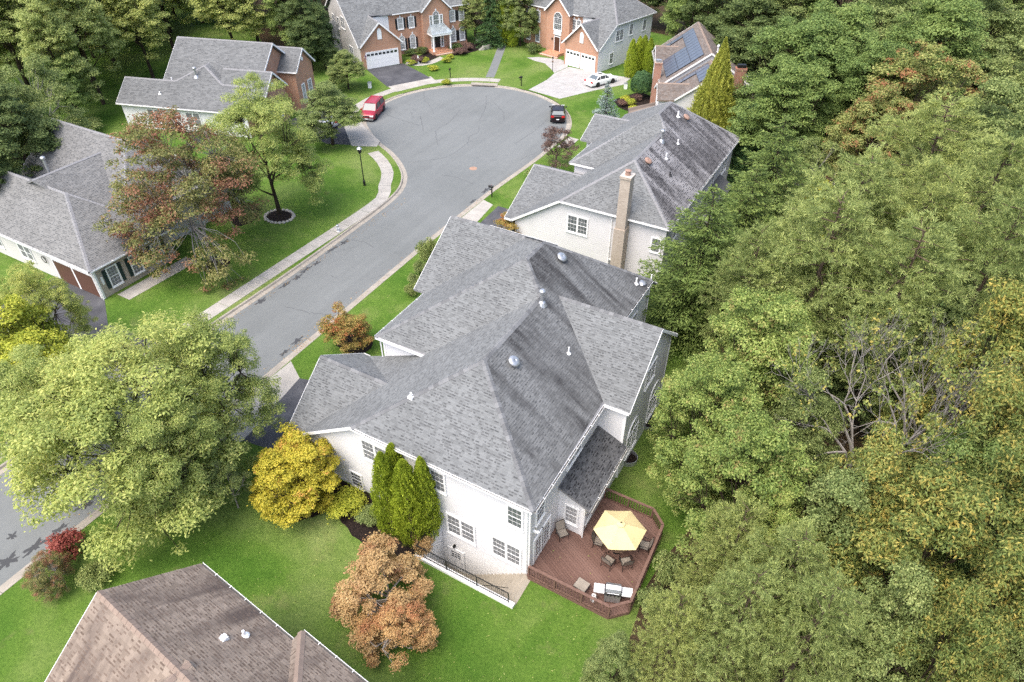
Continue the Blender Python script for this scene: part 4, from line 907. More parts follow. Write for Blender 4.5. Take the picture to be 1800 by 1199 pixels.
win(gw, 2.25, 3.75, .95, 1.5, 1, (3, 2), 'window_glass', arch=True, keystone='trim_white'); win(gw, 1.38, 3.75, .35, 1.4, 1, (1, 2), 'window_glass'); win(gw, 3.12, 3.75, .35, 1.4, 1, (1, 2), 'window_glass')
door(H, gw[:4], 2.25, .45, .95, 2.1, 'door_dark', None, 'front_door'); win(gw, 3.1, .55, .3, 1.9, 1, (1, 2)); win(gw, 1.4, .55, .3, 1.9, 1, (1, 2))
pr = MB(); pr.add([(gc - 1.75, 1.15, 2.95), (gc + 1.75, 1.15, 2.95), (gc + 1.15, 3.14, 3.95), (gc - 1.15, 3.14, 3.95), (gc - 1.75, 3.14, 2.95), (gc + 1.75, 3.14, 2.95)], [(0, 1, 2, 3), (0, 3, 4), (1, 5, 2), (0, 4, 5, 1)]); prr = H.part(pr, 'porch_roof', 'tin_roof')
for k in range(9):
    s_ = MB(); f_ = k / 8; s_.beam((gc - 1.75 + 3.5 * f_, 1.15, 2.97), (gc - 1.15 + 2.3 * f_, 3.12, 3.97), .03, .04); s_.build('standing_seam', 'tin_roof', prr)
fb = MB(); fb.box((gc - 1.7, 1.2, 2.65), (gc + 1.7, 1.32, 2.94)); fb.box((gc - 1.7, 1.325, 2.65), (gc - 1.58, 3.1, 2.94)); fb.box((gc + 1.58, 1.325, 2.65), (gc + 1.7, 3.1, 2.94)); H.part(fb, 'porch_beam', 'trim_white')
for x in (gc - 1.45, gc + 1.45):
    c_ = MB(); c_.lathe((x, 1.42, .42), [(.2, 0), (.2, .12), (.14, .16), (.12, 2.0), (.18, 2.1), (.18, 2.23)], 14); H.part(c_, 'porch_column', 'trim_white', smooth=False)
st = MB(); st.box((gc - 1.75, 1.15, 0), (gc + 1.75, 3.14, .42)); H.part(st, 'porch_floor', 'brick_orange')
for k in range(2): st = MB(); st.box((gc - 1.5, .75 - .35 * k + .02, 0), (gc + 1.5, 1.12 - .35 * k, .28 - .14 * k)); H.part(st, 'porch_step', 'brick_orange')
def garage(H, wl, t, w_, h_, lights, mat='trim_white'):
    f = MB(); f.box((-w_ / 2 - .1, -.05, 0), (-w_ / 2, .01, h_ + .1)); f.box((w_ / 2, -.05, 0), (w_ / 2 + .1, .01, h_ + .1)); f.box((-w_ / 2, -.05, h_), (w_ / 2, .01, h_ + .1)); o = H.place(f, 'garage_door', 'trim_white', wl, t, 0)
    for k in range(4): p = MB(); p.box((-w_ / 2, -.03, h_ * k / 4 + .008), (w_ / 2, .01, h_ * (k + 1) / 4)); p.build('door_panel', mat, o)
    for k in range(lights): x = -w_ / 2 + w_ * (k + .5) / lights; q = MB(); q.box((x - w_ / lights * .38, -.036, h_ * .79), (x + w_ / lights * .38, -.031, h_ * .93)); q.build('pane', 'car_glass', o)
garage(H, gf[:4], 3.25, 4.9, 2.25, 8)
def louver(H, wl, t, z):
    f = MB(); pts = [(-.33, 0), (.33, 0), (.33, 1.0)] + [(.33 * math.cos(R(a)), 1.0 + .5 * math.sin(R(a))) for a in range(15, 180, 15)] + [(-.33, 1.0)]
    f.v = [(x, -.05, zz) for x, zz in pts] + [(x, .0, zz) for x, zz in pts]; n = len(pts); f.f = [tuple(range(n))[::-1]] + [(i, (i + 1) % n, n + (i + 1) % n, n + i) for i in range(n)]
    f.f[0] = tuple(range(n)); oo = H.place(f, 'gable_louver', 'trim_white', wl, t, z)
louver(H, gf[:4], 3.15, 3.9)
for t, z in ((2.2, 3.9), (4.4, 3.9), (6.6, 4.4), (3.2, 1.0), (9, .8)): win(lw, t, z, .75, 1.5, 2 if z in (4.4, .8) else 1, (2, 2), 'window_screen')
sb = MB(); sb.add([(-.0, 1.3, 4.3), (0, 4.2, 4.3), (-1.3, 4.5, 3.3), (-1.3, 1.0, 3.3), (0, 1.0, 3.3), (0, 4.5, 3.3)], [(0, 3, 2, 1), (0, 4, 3), (1, 2, 5), (4, 5, 2, 3)]); 
sb = MB(); sb.add([(-.01, 9.0, 4.5), (-.01, 11.6, 4.5), (-1.3, 11.9, 3.5), (-1.3, 8.7, 3.5), (-.01, 8.7, 3.5), (-.01, 11.9, 3.5)], [(0, 1, 2, 3), (0, 3, 4), (1, 5, 2), (4, 3, 2, 5)]); H.part(sb, 'bay_roof', 'shingle_grey')
bw = MB(); bw.box((-1.1, 9.0, -.3), (-.01, 11.6, 3.48)); H.part(bw, 'bay', 'siding_greige')
fl = MB(); fl.tube([(0, -.05, 0), (.05, -.55, .75)], .018, 6); fo = H.place(fl, 'flagpole', 'trim_white', gf[:4], .35, 1.5)
fg = MB(); n_ = 6
for i in range(n_ + 1): fg.v += [(.05 + .02 * math.sin(i), -.5 + .02 * i, .72 - .11 * i), (.30 + .05 * math.sin(i * 1.3), -.35 + .03 * math.cos(i), .60 - .11 * i)]
fg.f = [(2 * i, 2 * i + 1, 2 * i + 3, 2 * i + 2) for i in range(n_)]
b = NB('flag_cloth'); wv = b.n('TexWave', bands_direction='X'); wv.inputs['Scale'].default_value = 7.5; tc = b.n('TexCoord'); b.l(tc.outputs['Object'], wv.inputs[0]); b.color(b.ramp(wv.outputs['Fac'], [(.45, (.5, .03, .05)), (.55, (.75, .75, .75))], 'CONSTANT')); b.set(.8)
fgo = fg.build('flag', 'flag_cloth', fo); cn = MB(); cn.box((.06, -.46, .45), (.17, -.44, .68)); b = NB('flag_blue'); b.color((.03, .05, .2)); b.set(.8); cn.build('flag_canton', 'flag_blue', fo)

C2 = colonial('brick_house', 'brick fronted house with white side wall and two white garage doors', (-39.5, 95.0, 0), R(-14), True, 'hip', True, 18.3, 10.4)
H, T, gf, lw, mf, gw, win, tt, sg, gc, o_ = C2
for x in (15.2, 17.2): win(mf, o_(x), 3.75, .75, 1.5, 1, (3, 2), 'window_screen', keystone='trim_white'); win(mf, o_(x), .75, .75, 1.55, 1, (3, 2), 'window_screen', arch=True, keystone='trim_white')
for x in (7.0, 7.9): win(mf, o_(x), 3.75, .7, 1.5, 1, (2, 2), 'window_screen', keystone='trim_white')
win(gw, 2.25, 3.5, 1.5, 1.7, 1, (4, 3), 'window_glass', arch=True); pn = MB(); pn.box((-.75, -.04, 0), (.75, .01, .65)); H.place(pn, 'entry_panel', 'trim_white', gw[:4], 2.25, 2.75)
door(H, gw[:4], 2.25, .4, 1.05, 2.05, 'door_brown', None, 'front_door')
pp = MB(); pp.box((-.5, -.036, 0), (.5, -.03, .28)); H.place(pp, 'transom', 'window_glass', gw[:4], 2.25, 2.5)
for k, (y0, h_) in enumerate(((1.7, .4), (1.3, .27), (.9, .14))): st = MB(); st.box((-gc - 1.4 - .2 * k, y0 + .02, 0), (-gc + 1.4 + .2 * k, 3.14 if k == 0 else y0 + .41, h_)); H.part(st, 'porch_step', 'brick_orange')
for s_ in (-1, 1): lamp = MB(); lamp.box((-.06, -.14, 0), (.06, 0, .3)); H.place(lamp, 'wall_lamp', 'metal_black', gw[:4], 2.25 + s_ * 1.0, 1.9)
garage(H, gf[:4], tt(gf, 1.75), 2.5, 2.15, 4); garage(H, gf[:4], tt(gf, 4.6), 2.5, 2.15, 4); louver(H, gf[:4], 3.15, 3.6)
for t, z, n_ in ((2.0, 3.9, 1), (5.4, 3.9, 1), (8.2, 3.6, 2), (2.0, .9, 1), (4.2, .9, 2), (9.8, .7, 1)): win(lw, t, z, .8, 1.45, n_, (2, 2), 'window_screen' if z > 3 else 'window_glass')
er = MB(); er.add([(-6.35, 2.2, 2.6), (-8.1, 2.2, 2.6), (-8.1, 3.99, 3.3), (-6.35, 3.99, 3.3), (-6.35, 3.99, 2.6), (-8.1, 3.99, 2.6)], [(0, 1, 2, 3)[::-1], (0, 3, 4), (1, 5, 2), (0, 4, 5, 1)]); H.part(er, 'side_porch_roof', 'copper_roof')
ew = MB(); ew.box((-8.0, 2.4, 0), (-6.4, 3.98, 2.59)); H.part(ew, 'side_porch', 'siding_white')
sdr = MB(); sdr.box((-7.6, 2.37, .1), (-6.7, 2.395, 2.2)); H.part(sdr, 'side_door', 'window_blind')

# house with solar panels
H = House('solar_house', 'taupe shingled house carrying blue solar panels and small gable dormers', (-20.7, 84.3, 0), math.atan2(-.912, .41), local=True, wallmat='siding_cream', roofmat='shingle_taupe', capmat='ridge_brown', exposure=.18, tab=(.2, .45))
def gabled(x0, x1, zr, ze, hw, flags=('', '')):
    H.roof_slope([(x0, -hw, ze, 'e'), (x1, -hw, ze, flags[1]), (x1, 0, zr, 'R'), (x0, 0, zr, flags[0])][::1]); H.roof_slope([(x0, 0, zr, ''), (x1, 0, zr, flags[1]), (x1, hw, ze, 'e'), (x0, hw, ze, flags[0])])
gabled(-13.4, .25, 8.4, 4.55, 5.5, ('r', 'r')); gabled(.26, 5.6, 7.65, 3.95, 5.4, ('', 'r'))
SM = (8.4 - 4.55) / 5.5
for xc, yf, zr in ((-8.9, -5.7, 6.5), (3.6, -6.3, 5.9)):
    hw = 2.1; e = zr - 1.25; base = (lambda z: -(8.4 - z) / SM) if xc < 0 else (lambda z: -(7.65 - z) / .685)
    H.roof_slope([(xc, yf, zr, 'R'), (xc, base(zr), zr, ''), (xc + hw, base(e), e, ''), (xc + hw, yf, e, 'r')]); H.roof_slope([(xc, yf, zr, ''), (xc, base(zr), zr, ''), (xc - hw, base(e), e, ''), (xc - hw, yf, e, 'r')])
H.finish_roof()
H.wall((-13.1, -5.1), (5.3, -5.1), -.3, [(0, 4.5), (13.3, 4.5), (13.4, 3.9), (18.4, 3.9)]) if False else None
H.wall((-13.1, -5.1), (.0, -5.1), -.3, [(0, 4.6), (13.1, 4.6)]); H.wall((.3, -5.05), (5.3, -5.05), -.3, [(0, 4.0), (5, 4.0)])
w_ = H.wall((5.3, -5.05), (5.3, 5.05), -.3, [(0, 4.05), (5.05, 7.45), (10.1, 4.05)], lap=.2); H.wall((5.3, 5.05), (.3, 5.05), -.3, [(0, 4.0), (5, 4.0)]); H.wall((0, 5.1), (-13.1, 5.1), -.3, [(0, 4.6), (13.1, 4.6)]); H.wall((-13.1, 5.1), (-13.1, -5.1), -.3, [(0, 4.7), (5.1, 8.2), (10.2, 4.7)]); H.wall((.0, -5.1), (.0, 5.1), 3.0, [(0, 4.7), (5.1, 8.2), (10.2, 4.7)])
for xc, yf, zr in ((-8.9, -5.4, 6.5), (3.6, -6.0, 5.9)):
    w2_ = H.wall((xc - 1.8, yf), (xc + 1.8, yf), -.3, [(0, zr - 1.2), (1.8, zr - .12), (3.6, zr - 1.2)], lap=.2); H.window(w2_, 1.8, zr - 2.9, .8, 1.2, 1, (2, 2)); H.wall((xc + 1.8, yf), (xc + 1.8, -4.9), -.3, [(0, zr - 1.3), (abs(yf + 4.9), zr - 1.3)]); H.wall((xc - 1.8, -4.9), (xc - 1.8, yf), -.3, [(0, zr - 1.3), (abs(yf + 4.9), zr - 1.3)])
pnl = MB(); pnl.box((-.49, -.80, 0), (.49, .80, .035)); pm_ = pnl.mesh('solar_panel'); fr = MB()
for a, c in (((-.5, -.81, -.01), (-.49, .81, .042)), ((.49, -.81, -.01), (.5, .81, .042)), ((-.49, -.81, -.01), (.49, -.80, .042)), ((-.49, .80, -.01), (.49, .81, .042))): fr.box(a, c)
frm = fr.mesh('panel_frame')
for blk, (x0, x1, zr, mm_, rows) in enumerate(((-12.0, -1.0, 8.4, SM, (1.75, 3.4, 5.05)), (1.0, 5.1, 7.65, .685, (1.3, 2.95, 4.6)))):
    tl = math.atan(mm_)
    for r_ in rows:
        x = x0 + .5
        while x < x1:
            y = -r_ * math.cos(tl); z = zr - r_ * math.sin(tl) + .10
            skip = (blk == 0 and abs(x + 8.9) < (2.3 if r_ > 3 else 1.2) and r_ > 2) or (blk == 1 and abs(x - 3.6) < 2.0 and r_ > 2.9)
            if not skip:
                po_ = link('solar_panel', pm_, 'solar_cell', H.root, (x, y, z)); po_.rotation_euler = (tl, 0, 0); link('panel_frame', frm, 'solar_frame', po_)
            x += 1.03
ch = MB(); ch.box((5.32, 1.9, -.4), (6.0, 3.0, 8.3)); ch.box((5.28, 1.85, 8.3), (6.05, 3.05, 8.5)); co = H.part(ch, 'chimney', 'brick_red'); cc = MB(); cc.box((5.4, 2.0, 8.5), (5.9, 2.9, 8.85)); cc.build('chimney_cap', 'metal_black', co)
ch = MB(); ch.box((-2.6, -6.2, -.4), (-1.9, -5.35, 6.3)); ch.box((-2.66, -6.26, 6.3), (-1.84, -5.29, 6.45)); co = H.part(ch, 'chimney', 'brick_red'); cc = MB(); cc.box((-2.5, -6.1, 6.45), (-2.0, -5.45, 6.75)); cc.build('chimney_cap', 'metal_galv', co)
H.flue(-3.0, 1.2, 7.5, .7, 'metal_white', .08)
H.window(w_, 7.5, 1.0, .8, 1.4); H.window(w_, 4.0, 4.2, .8, 1.3)
gr = MB(); gr.add([(2.2, -9.2, 2.3), (6.0, -9.2, 2.3), (6.0, -5.06, 3.4), (2.2, -5.06, 3.4), (2.2, -9.2, 0), (6, -9.2, 0), (6, -5.06, 0), (2.2, -5.06, 0)], [(0, 1, 2, 3), (0, 4, 5, 1), (1, 5, 6, 2), (3, 7, 4, 0)]); H.part(gr, 'porch_roof', 'shingle_brown')

# left-hand house whose garage doors face the asphalt drive
H = House('grey_roofed_house', 'low house with pale grey roof, brown garage doors and dark green shutters', (-60, 30, 0), wallmat='siding_greige', roofmat='shingle_pale_grey', capmat='ridge_grey', tab=(.15, .4))
H.roof_slope([(-72, 22.9, 3, 'e'), (-51.4, 22.9, 3, 'h'), (-58, 26.8, 6.5, 'R'), (-68, 26.8, 6.5, '')]); H.roof_slope([(-51.4, 22.9, 3, 'e'), (-51.4, 30.9, 3, 'h'), (-58, 26.8, 6.5, '')])
H.roof_slope([(-58, 26.8, 6.5, ''), (-51.4, 30.9, 3, 'e'), (-68, 30.9, 3, ''), (-68, 26.8, 6.5, '')]); H.roof_slope([(-72, 22.9, 3, ''), (-68, 26.8, 6.5, ''), (-72, 30.9, 3, 'e')])
H.roof_slope([(-61.5, 26.3, 7.0, 'R'), (-61.5, 33.0, 7.0, ''), (-56.3, 34.2, 4.65, ''), (-54.9, 29.3, 4.05, ''), (-58.5, 27.0, 5.65, '')]); H.roof_slope([(-61.5, 26.3, 7.0, ''), (-61.5, 33.0, 7.0, ''), (-65.4, 30.6, 5.3, ''), (-65.6, 26.9, 5.2, '')])
H.roof_slope([(-70.1, 28.6, 3.97, 'e'), (-54, 28.6, 3.97, ''), (-59.4, 34.2, 8, 'R'), (-70.1, 34.2, 8, 'r')]); H.roof_slope([(-70.1, 34.2, 8, ''), (-59.4, 34.2, 8, 'h'), (-54, 39.8, 3.97, 'e'), (-70.1, 39.8, 3.97, 'r')]); H.roof_slope([(-54, 28.6, 3.97, 'e'), (-54, 39.8, 3.97, ''), (-59.4, 34.2, 8, 'h')])
H.finish_roof()
w_ = H.wall((-71.6, 23.3), (-51.8, 23.3), -.3, [(0, 2.86), (19.8, 2.86)], lap=.2); we = H.wall((-51.8, 23.3), (-51.8, 30.5), -.3, [(0, 2.86), (7.2, 2.86)], 'brick_beige')
H.wall((-51.8, 30.5), (-54.4, 30.5), -.3, [(0, 2.86), (2.6, 2.86)]); H.wall((-54.4, 30.5), (-54.4, 39.4), -.3, [(0, 3.85), (8.9, 3.85)]); H.wall((-69.7, 39.4), (-69.7, 28.9), -.3, [(0, 4.1), (5.2, 7.85), (10.5, 4.1)]); H.wall((-54.4, 39.4), (-69.7, 39.4), -.3, [(0, 3.85), (15.3, 3.85)])
H.corner(-51.8, 23.3, -.3, 2.84, (0, -1), (1, 0))
garage(H, w_, 71.6 - 56.1, 2.5, 2.1, 0, 'garage_brown'); garage(H, w_, 71.6 - 53.4, 2.5, 2.1, 0, 'garage_brown'); H.window(w_, 71.6 - 61.4, .9, .8, 1.35, 2, (1, 1), 'window_screen'); H.window(w_, 71.6 - 66.0, .9, .8, 1.35, 2, (1, 1), 'window_screen')
for t in (1.45, 3.55, 5.7): H.window(we, t, .62, .85, 1.7, 1, (3, 3), 'window_screen', shutters='shutter_green')
wr = MB(); wr.lathe((0, -.06, 0), [(.30, 0), (.33, .05), (.27, .07), (.24, .04)], 20, (0, -1, 0)); H.place(wr, 'wall_emblem', 'metal_black', w_, 71.6 - 58.6, 1.75)
nm = MB(); nm.box((-.09, -.03, 0), (.09, 0, .7)); H.place(nm, 'number_plaque', 'trim_white', we, .42, 1.2)
H.flue(-62.6, 28.4, 6.3, 1.5, 'metal_galv', .11); H.downspout(-51.68, 23.15, 0, 2.85)

# house beyond it, brick gables facing the turning circle
H = House('grey_roofed_house', 'white house with plain grey roof and brick gables behind roadside trees', (-82.03, 47.81, 0), math.atan2(.294, .956), local=True, roofmat='shingle_mid_grey', exposure=.18, tab=(.25, .6))
H.roof_slope([(0, 0, 3, 'e'), (17.4, 0, 3, 'r'), (17.4, 2.95, 5.18, 'R'), (13.1, 2.95, 5.18, ''), (10, 4.86, 6.6, ''), (6.9, 2.95, 5.18, 'R'), (0, 2.95, 5.18, 'r')])
H.roof_slope([(0, 2.95, 5.18, ''), (6.9, 2.95, 5.18, ''), (6.9, 5.9, 3.0, ''), (0, 5.9, 3.0, 'r')]); H.roof_slope([(13.1, 2.95, 5.18, ''), (17.4, 2.95, 5.18, ''), (17.4, 5.9, 3.0, ''), (13.1, 5.9, 3.0, '')])
H.roof_slope([(10, 4.86, 6.6, 'R'), (10, 5.83, 6.6, ''), (6.9, 3.94, 5.18, ''), (6.9, 2.95, 5.18, 'h')]); H.roof_slope([(10, 4.86, 6.6, ''), (10, 5.83, 6.6, ''), (13.1, 3.94, 5.18, ''), (13.1, 2.95, 5.18, 'h')])
H.roof_slope([(4.7, 3.2, 4.63, ''), (17.5, 3.2, 4.63, 'r'), (17.5, 8.5, 8.6, 'R'), (4.7, 8.5, 8.6, 'r')]); H.roof_slope([(4.7, 8.5, 8.6, ''), (17.5, 8.5, 8.6, 'r'), (17.5, 15, 3.75, 'e'), (4.7, 15, 3.75, 'r')])
H.roof_slope([(12.6, 4.7, 6.5, 'R'), (18.9, 4.7, 6.5, 'r'), (18.9, 1.6, 3.9, 'e'), (12.6, 1.6, 3.9, '')]); H.roof_slope([(12.6, 4.7, 6.5, ''), (18.9, 4.7, 6.5, 'r'), (18.9, 7.6, 4.1, ''), (12.6, 7.6, 4.1, '')])
H.roof_slope([(12.0, 11.6, 7.3, 'R'), (19.6, 11.6, 7.3, 'r'), (19.6, 9.0, 5.1, 'e'), (12.0, 9.0, 5.1, '')]); H.roof_slope([(12.0, 11.6, 7.3, ''), (19.6, 11.6, 7.3, 'r'), (19.6, 14.3, 5.0, 'e'), (12.0, 14.3, 5.0, '')])
H.finish_roof()
w_ = H.wall((.35, .35), (17.0, .35), -.3, [(0, 2.9), (16.65, 2.9)], lap=.2); H.window(w_, 4.3, .9, .85, 1.55, 2, (1, 1), 'window_screen'); H.window(w_, 9.5, .9, .85, 1.55, 2, (1, 1), 'window_screen')
H.wall((.35, 5.6), (.35, .35), -.3, [(0, 3.1), (2.65, 5.0), (5.25, 3.1)], lap=.2); H.wall((5.0, 14.7), (5.0, 5.0), -.3, [(0, 3.9), (6.2, 8.4), (9.7, 5.8)], lap=.2); H.wall((17.0, 14.6), (5.0, 14.6), -.3, [(0, 3.8), (12, 3.8)])
b1 = H.wall((18.5, 1.95), (18.5, 7.3), -.3, [(0, 4.0), (2.75, 6.3), (5.35, 4.2)], 'brick_orange'); b2 = H.wall((19.2, 9.3), (19.2, 14.0), -.3, [(0, 5.1), (2.3, 7.1), (4.7, 5.0)], 'brick_orange')
H.wall((17.0, .35), (17.0, 14.6), -.3, [(0, 2.9), (8.15, 8.35), (14.25, 3.8)], 'brick_orange'); H.wall((17.0, 1.95), (18.5, 1.95), -.3, [(0, 3.9), (1.5, 3.9)], 'brick_orange'); H.wall((17.0, 9.3), (19.2, 9.3), -.3, [(0, 5.0), (2.2, 5.0)], 'brick_orange')
H.window(b1, 3.4, .9, .8, 1.6, 1, (3, 2), 'window_glass', arch=True); H.window(b1, 1.5, .9, .8, 1.6, 1, (3, 2), 'window_glass', arch=True); H.window(b2, 1.4, .9, .7, 2.2, 1, (2, 2), 'window_blind'); H.window(b2, 3.2, .9, .9, 2.2, 1, (2, 2), 'window_blind')
for b_, t in ((b1, 2.75), (b2, 2.3)): rv = MB(); rv.lathe((0, -.03, 0), [(.25, 0), (.25, .03), (0, .03)], 16, (0, -1, 0)); H.place(rv, 'gable_vent', 'trim_white', b_, t, 5.0 if b_ is b1 else 6.0)
H.flue(9.4, 3.6, 5.6, .9, 'metal_galv', .12); H.vent_pipe(5.9, 3.6, 4.9, .4, .07); H.vent_pipe(5.4, 1.4, 4.0, .3, .08)

# brown-roofed house at the foot of the picture
H = House('brown_roofed_house', 'house with blotchy brown shingle roof and white gutter, nearest the camera', (-20.93, 8.3, 0), R(-5.8), local=True, wallmat='brick_beige', roofmat='shingle_brown', capmat='ridge_brown')
H.roof_slope([(0, 0, 5.6, 'e'), (6.2, 0, 5.6, ''), (12, -3.7, 8.4, ''), (0, -3.7, 8.4, '')][::1]); H.roof_slope([(0, -3.7, 8.4, 'R'), (12, -3.7, 8.4, ''), (12, -8.2, 5.0, ''), (0, -8.2, 5.0, 'r')])
H.roof_slope([(6.2, .5, 5.6, 'e'), (16, .5, 5.6, ''), (16, -3.8, 8.85, ''), (11.5, -3.8, 8.85, 'h')]); H.roof_slope([(6.2, .5, 5.6, ''), (11.5, -3.8, 8.85, ''), (6.2, -3.8, 5.6, '')])
H.roof_slope([(5.3, -3.3, 8.35, 'R'), (5.3, -13, 8.35, ''), (9.5, -13, 5.2, ''), (9.5, -3.3, 5.2, '')]); H.roof_slope([(5.3, -3.3, 8.35, ''), (5.3, -13, 8.35, ''), (1.1, -13, 5.2, ''), (1.1, -3.3, 5.2, '')])
H.finish_roof()
H.wall((.35, -7.9), (.35, -.35), -.3, [(0, 5.0), (4.2, 8.2), (7.55, 5.6)][::1]) if False else H.wall((.35, -.35), (.35, -7.9), -.3, [(0, 5.5), (3.35, 8.1), (7.55, 5.0)])
H.wall((6.5, -.35), (.35, -.35), -.3, [(0, 5.45), (6.15, 5.45)]); H.wall((15.5, .15), (6.5, .15), -.3, [(0, 5.45), (9, 5.45)]); H.wall((6.5, .15), (6.5, -.35), -.3, [(0, 5.45), (.5, 5.45)])
H.vent_pipe(5.0, -1.15, 6.5, .35, .06); ov = MB(); ov.box((4.62, -1.93, 6.75), (4.88, -1.67, 7.1)); ov.lathe((4.75, -1.8, 7.06), [(.15, 0), (.14, .07), (0, .1)], 12); H.part(ov, 'roof_vent', 'metal_white')

# ------------------------------------------------------------------ trees and shrubs
def nrm(a): return a / (np.linalg.norm(a, axis=-1, keepdims=True) + 1e-9)
def leaf_mesh(name, C, A, N, L, W, mat, fold=.12):
    """one small folded leaf (4 corners) per row: centre C, axis A, normal N, length L, width W"""
    n = len(C); A = nrm(A); B = nrm(np.cross(N, A)); N = np.cross(A, B); L = L[:, None]; W = W[:, None]
    V = np.stack([C - A * L / 2, C + B * W / 2 + N * W * fold, C + A * L / 2 - N * L * .12, C - B * W / 2 + N * W * fold], 1).reshape(-1, 3).astype(np.float32)
    me = bpy.data.meshes.new(name); me.vertices.add(n * 4); me.vertices.foreach_set('co', V.ravel())
    me.loops.add(n * 4); me.loops.foreach_set('vertex_index', np.arange(n * 4, dtype=np.int32))
    me.polygons.add(n); me.polygons.foreach_set('loop_start', np.arange(0, n * 4, 4, dtype=np.int32))
    me.update(calc_edges=True); me.materials.append(MAT[mat]); return me
def rdir(rg, n): return nrm(rg.normal(size=(n, 3)))
def limb(mb, p, q, r0, r1, rg, bend=.12, seg=4, n=5):
    p, q = np.array(p, float), np.array(q, float); L = np.linalg.norm(q - p); pts = []
    off = rg.normal(size=3) * L * bend; off[2] = abs(off[2]) * .6
    for i in range(seg + 1):
        t = i / seg; pts.append(tuple(p + (q - p) * t + off * math.sin(math.pi * t) * .5 + np.array([0, 0, -.06 * L * math.sin(math.pi * t)]) * 0))
    mb.tube(pts, [r0 + (r1 - r0) * (i / seg) ** .8 for i in range(seg + 1)], n, True)
def clumps_to_leaves(rg, cl, rc, per, size, aspect, up=.85, flat=.62):
    """cl (k,3) clump centres, rc radii; leaves gather on the upper shell of each clump"""
    k = len(cl); cnt = np.maximum(6, (per * (rc / rc.mean()) ** 2).astype(int)); idx = np.repeat(np.arange(k), cnt); n = len(idx)
    d = rdir(rg, n); d[:, 2] = np.where(d[:, 2] < -.25, -d[:, 2] * .6, d[:, 2]); d = nrm(d); rr = rg.uniform(.25, 1.1, n) ** .7 * np.where(rg.random(n) < .12, rg.uniform(1.0, 1.5, n), 1)
    off = d * rr[:, None] * rc[idx][:, None]; off[:, 2] *= flat; C = cl[idx] + off
    N = nrm(d * .7 + np.array([0, 0, up]) + rg.normal(size=(n, 3)) * .45); A = nrm(np.cross(N, rdir(rg, n)) + d * .35 + np.array([0, 0, -.15]))
    s = size * rg.uniform(.65, 1.35, n); return C, A, N, s, s * aspect
def broadleaf(name, seed, Rr, H, zb, ncl, per, size, leafmat, barkmat, aspect=.6, lobes=7, lobe=.32, rcl=.85, shape=1.0, trunk_r=.2, fill=.25, bare=0, up=.85, spread_low=1.0):
    rg = np.random.default_rng(seed); zc = (zb + H) / 2; rz = (H - zb) / 2
    # sub-crowns (boughs) of different size, then leaf clumps over the outer side of each
    K = lobes + 3; ld = rdir(rg, K * 4); ld = ld[ld[:, 2] > -.55]; pick = [0]
    while len(pick) < K: pick.append(int(np.argmax([min(np.linalg.norm(q - ld[j]) for j in pick) * rg.uniform(.6, 1) for q in ld])))
    ld = ld[pick]; lc = ld * rg.uniform(.46, .80, K)[:, None]; lr = (.50 - .30 * lobe * rg.random(K)) * rg.uniform(.72, 1.12, K); lc[:, 2] += .08
    share = lr ** 2 / (lr ** 2).sum(); cl = []
    for c, r_, d0, sh in zip(lc, lr, ld, share):
        k_ = max(3, int(ncl * sh)); d = rdir(rg, k_ * 5); d = d[(d @ nrm((d0 * .8 + np.array([0, 0, .7]))[None])[0]) > -.18][:k_]
        cl.append(c + d * (r_ * np.where(rg.random(len(d)) < fill, rg.uniform(.2, .7, len(d)), rg.uniform(.82, 1.05, len(d))))[:, None] * np.array([1, 1, .85]))
    cl = np.concatenate(cl); m = len(cl)
    cl[:, :2] /= np.percentile(np.linalg.norm(cl[:, :2], axis=1), 96); lo_, hi_ = np.percentile(cl[:, 2], 2), np.percentile(cl[:, 2], 99); cl[:, 2] = (cl[:, 2] - lo_) / (hi_ - lo_) * 2 - 1
    cl[:, :2] *= (1 - (shape * .22) * np.clip(cl[:, 2:3], 0, 1) ** 2)
    cl = cl * np.array([Rr * .95, Rr * .95, rz * .95]) + np.array([0, 0, zc]); rc = rcl * rg.uniform(.45, 1.35, m)
    keep = rg.random(m) >= bare
    C, A, N, L, W = clumps_to_leaves(rg, cl[keep], rc[keep], per, size, aspect, up)
    crown = leaf_mesh('crown', C, A, N, L, W, leafmat)
    t = MB(); top = np.array([rg.normal() * .2, rg.normal() * .2, zb + (H - zb) * .55]); t.tube([(0, 0, -.2), (top[0] * .2, top[1] * .2, zb * .5), (top[0] * .6, top[1] * .6, zb + .4), tuple(top)], [trunk_r * 1.35, trunk_r, trunk_r * .8, trunk_r * .3], 8)
    nl = 9 if ncl > 60 else 6
    hubs = []
    for i in range(nl):
        a = 2 * math.pi * i / nl + rg.normal() * .3; h0 = zb * .75 + (H - zb) * rg.uniform(.0, .35); e = np.array([math.cos(a) * Rr * rg.uniform(.4, .6), math.sin(a) * Rr * rg.uniform(.4, .6), h0 + (H - zb) * rg.uniform(.12, .38)])
        limb(t, (top[0] * .4, top[1] * .4, h0), e, trunk_r * .5, trunk_r * .2, rg); hubs.append(e)
    hubs = np.array(hubs + [top])
    for c in cl[::2 if not bare else 1]:
        h = hubs[np.argmin(np.linalg.norm(hubs - c, axis=1))]; limb(t, h, c, trunk_r * .17, .012, rg, .16, 3, 4)
    return crown, t.mesh('trunk'), barkmat, Rr, H
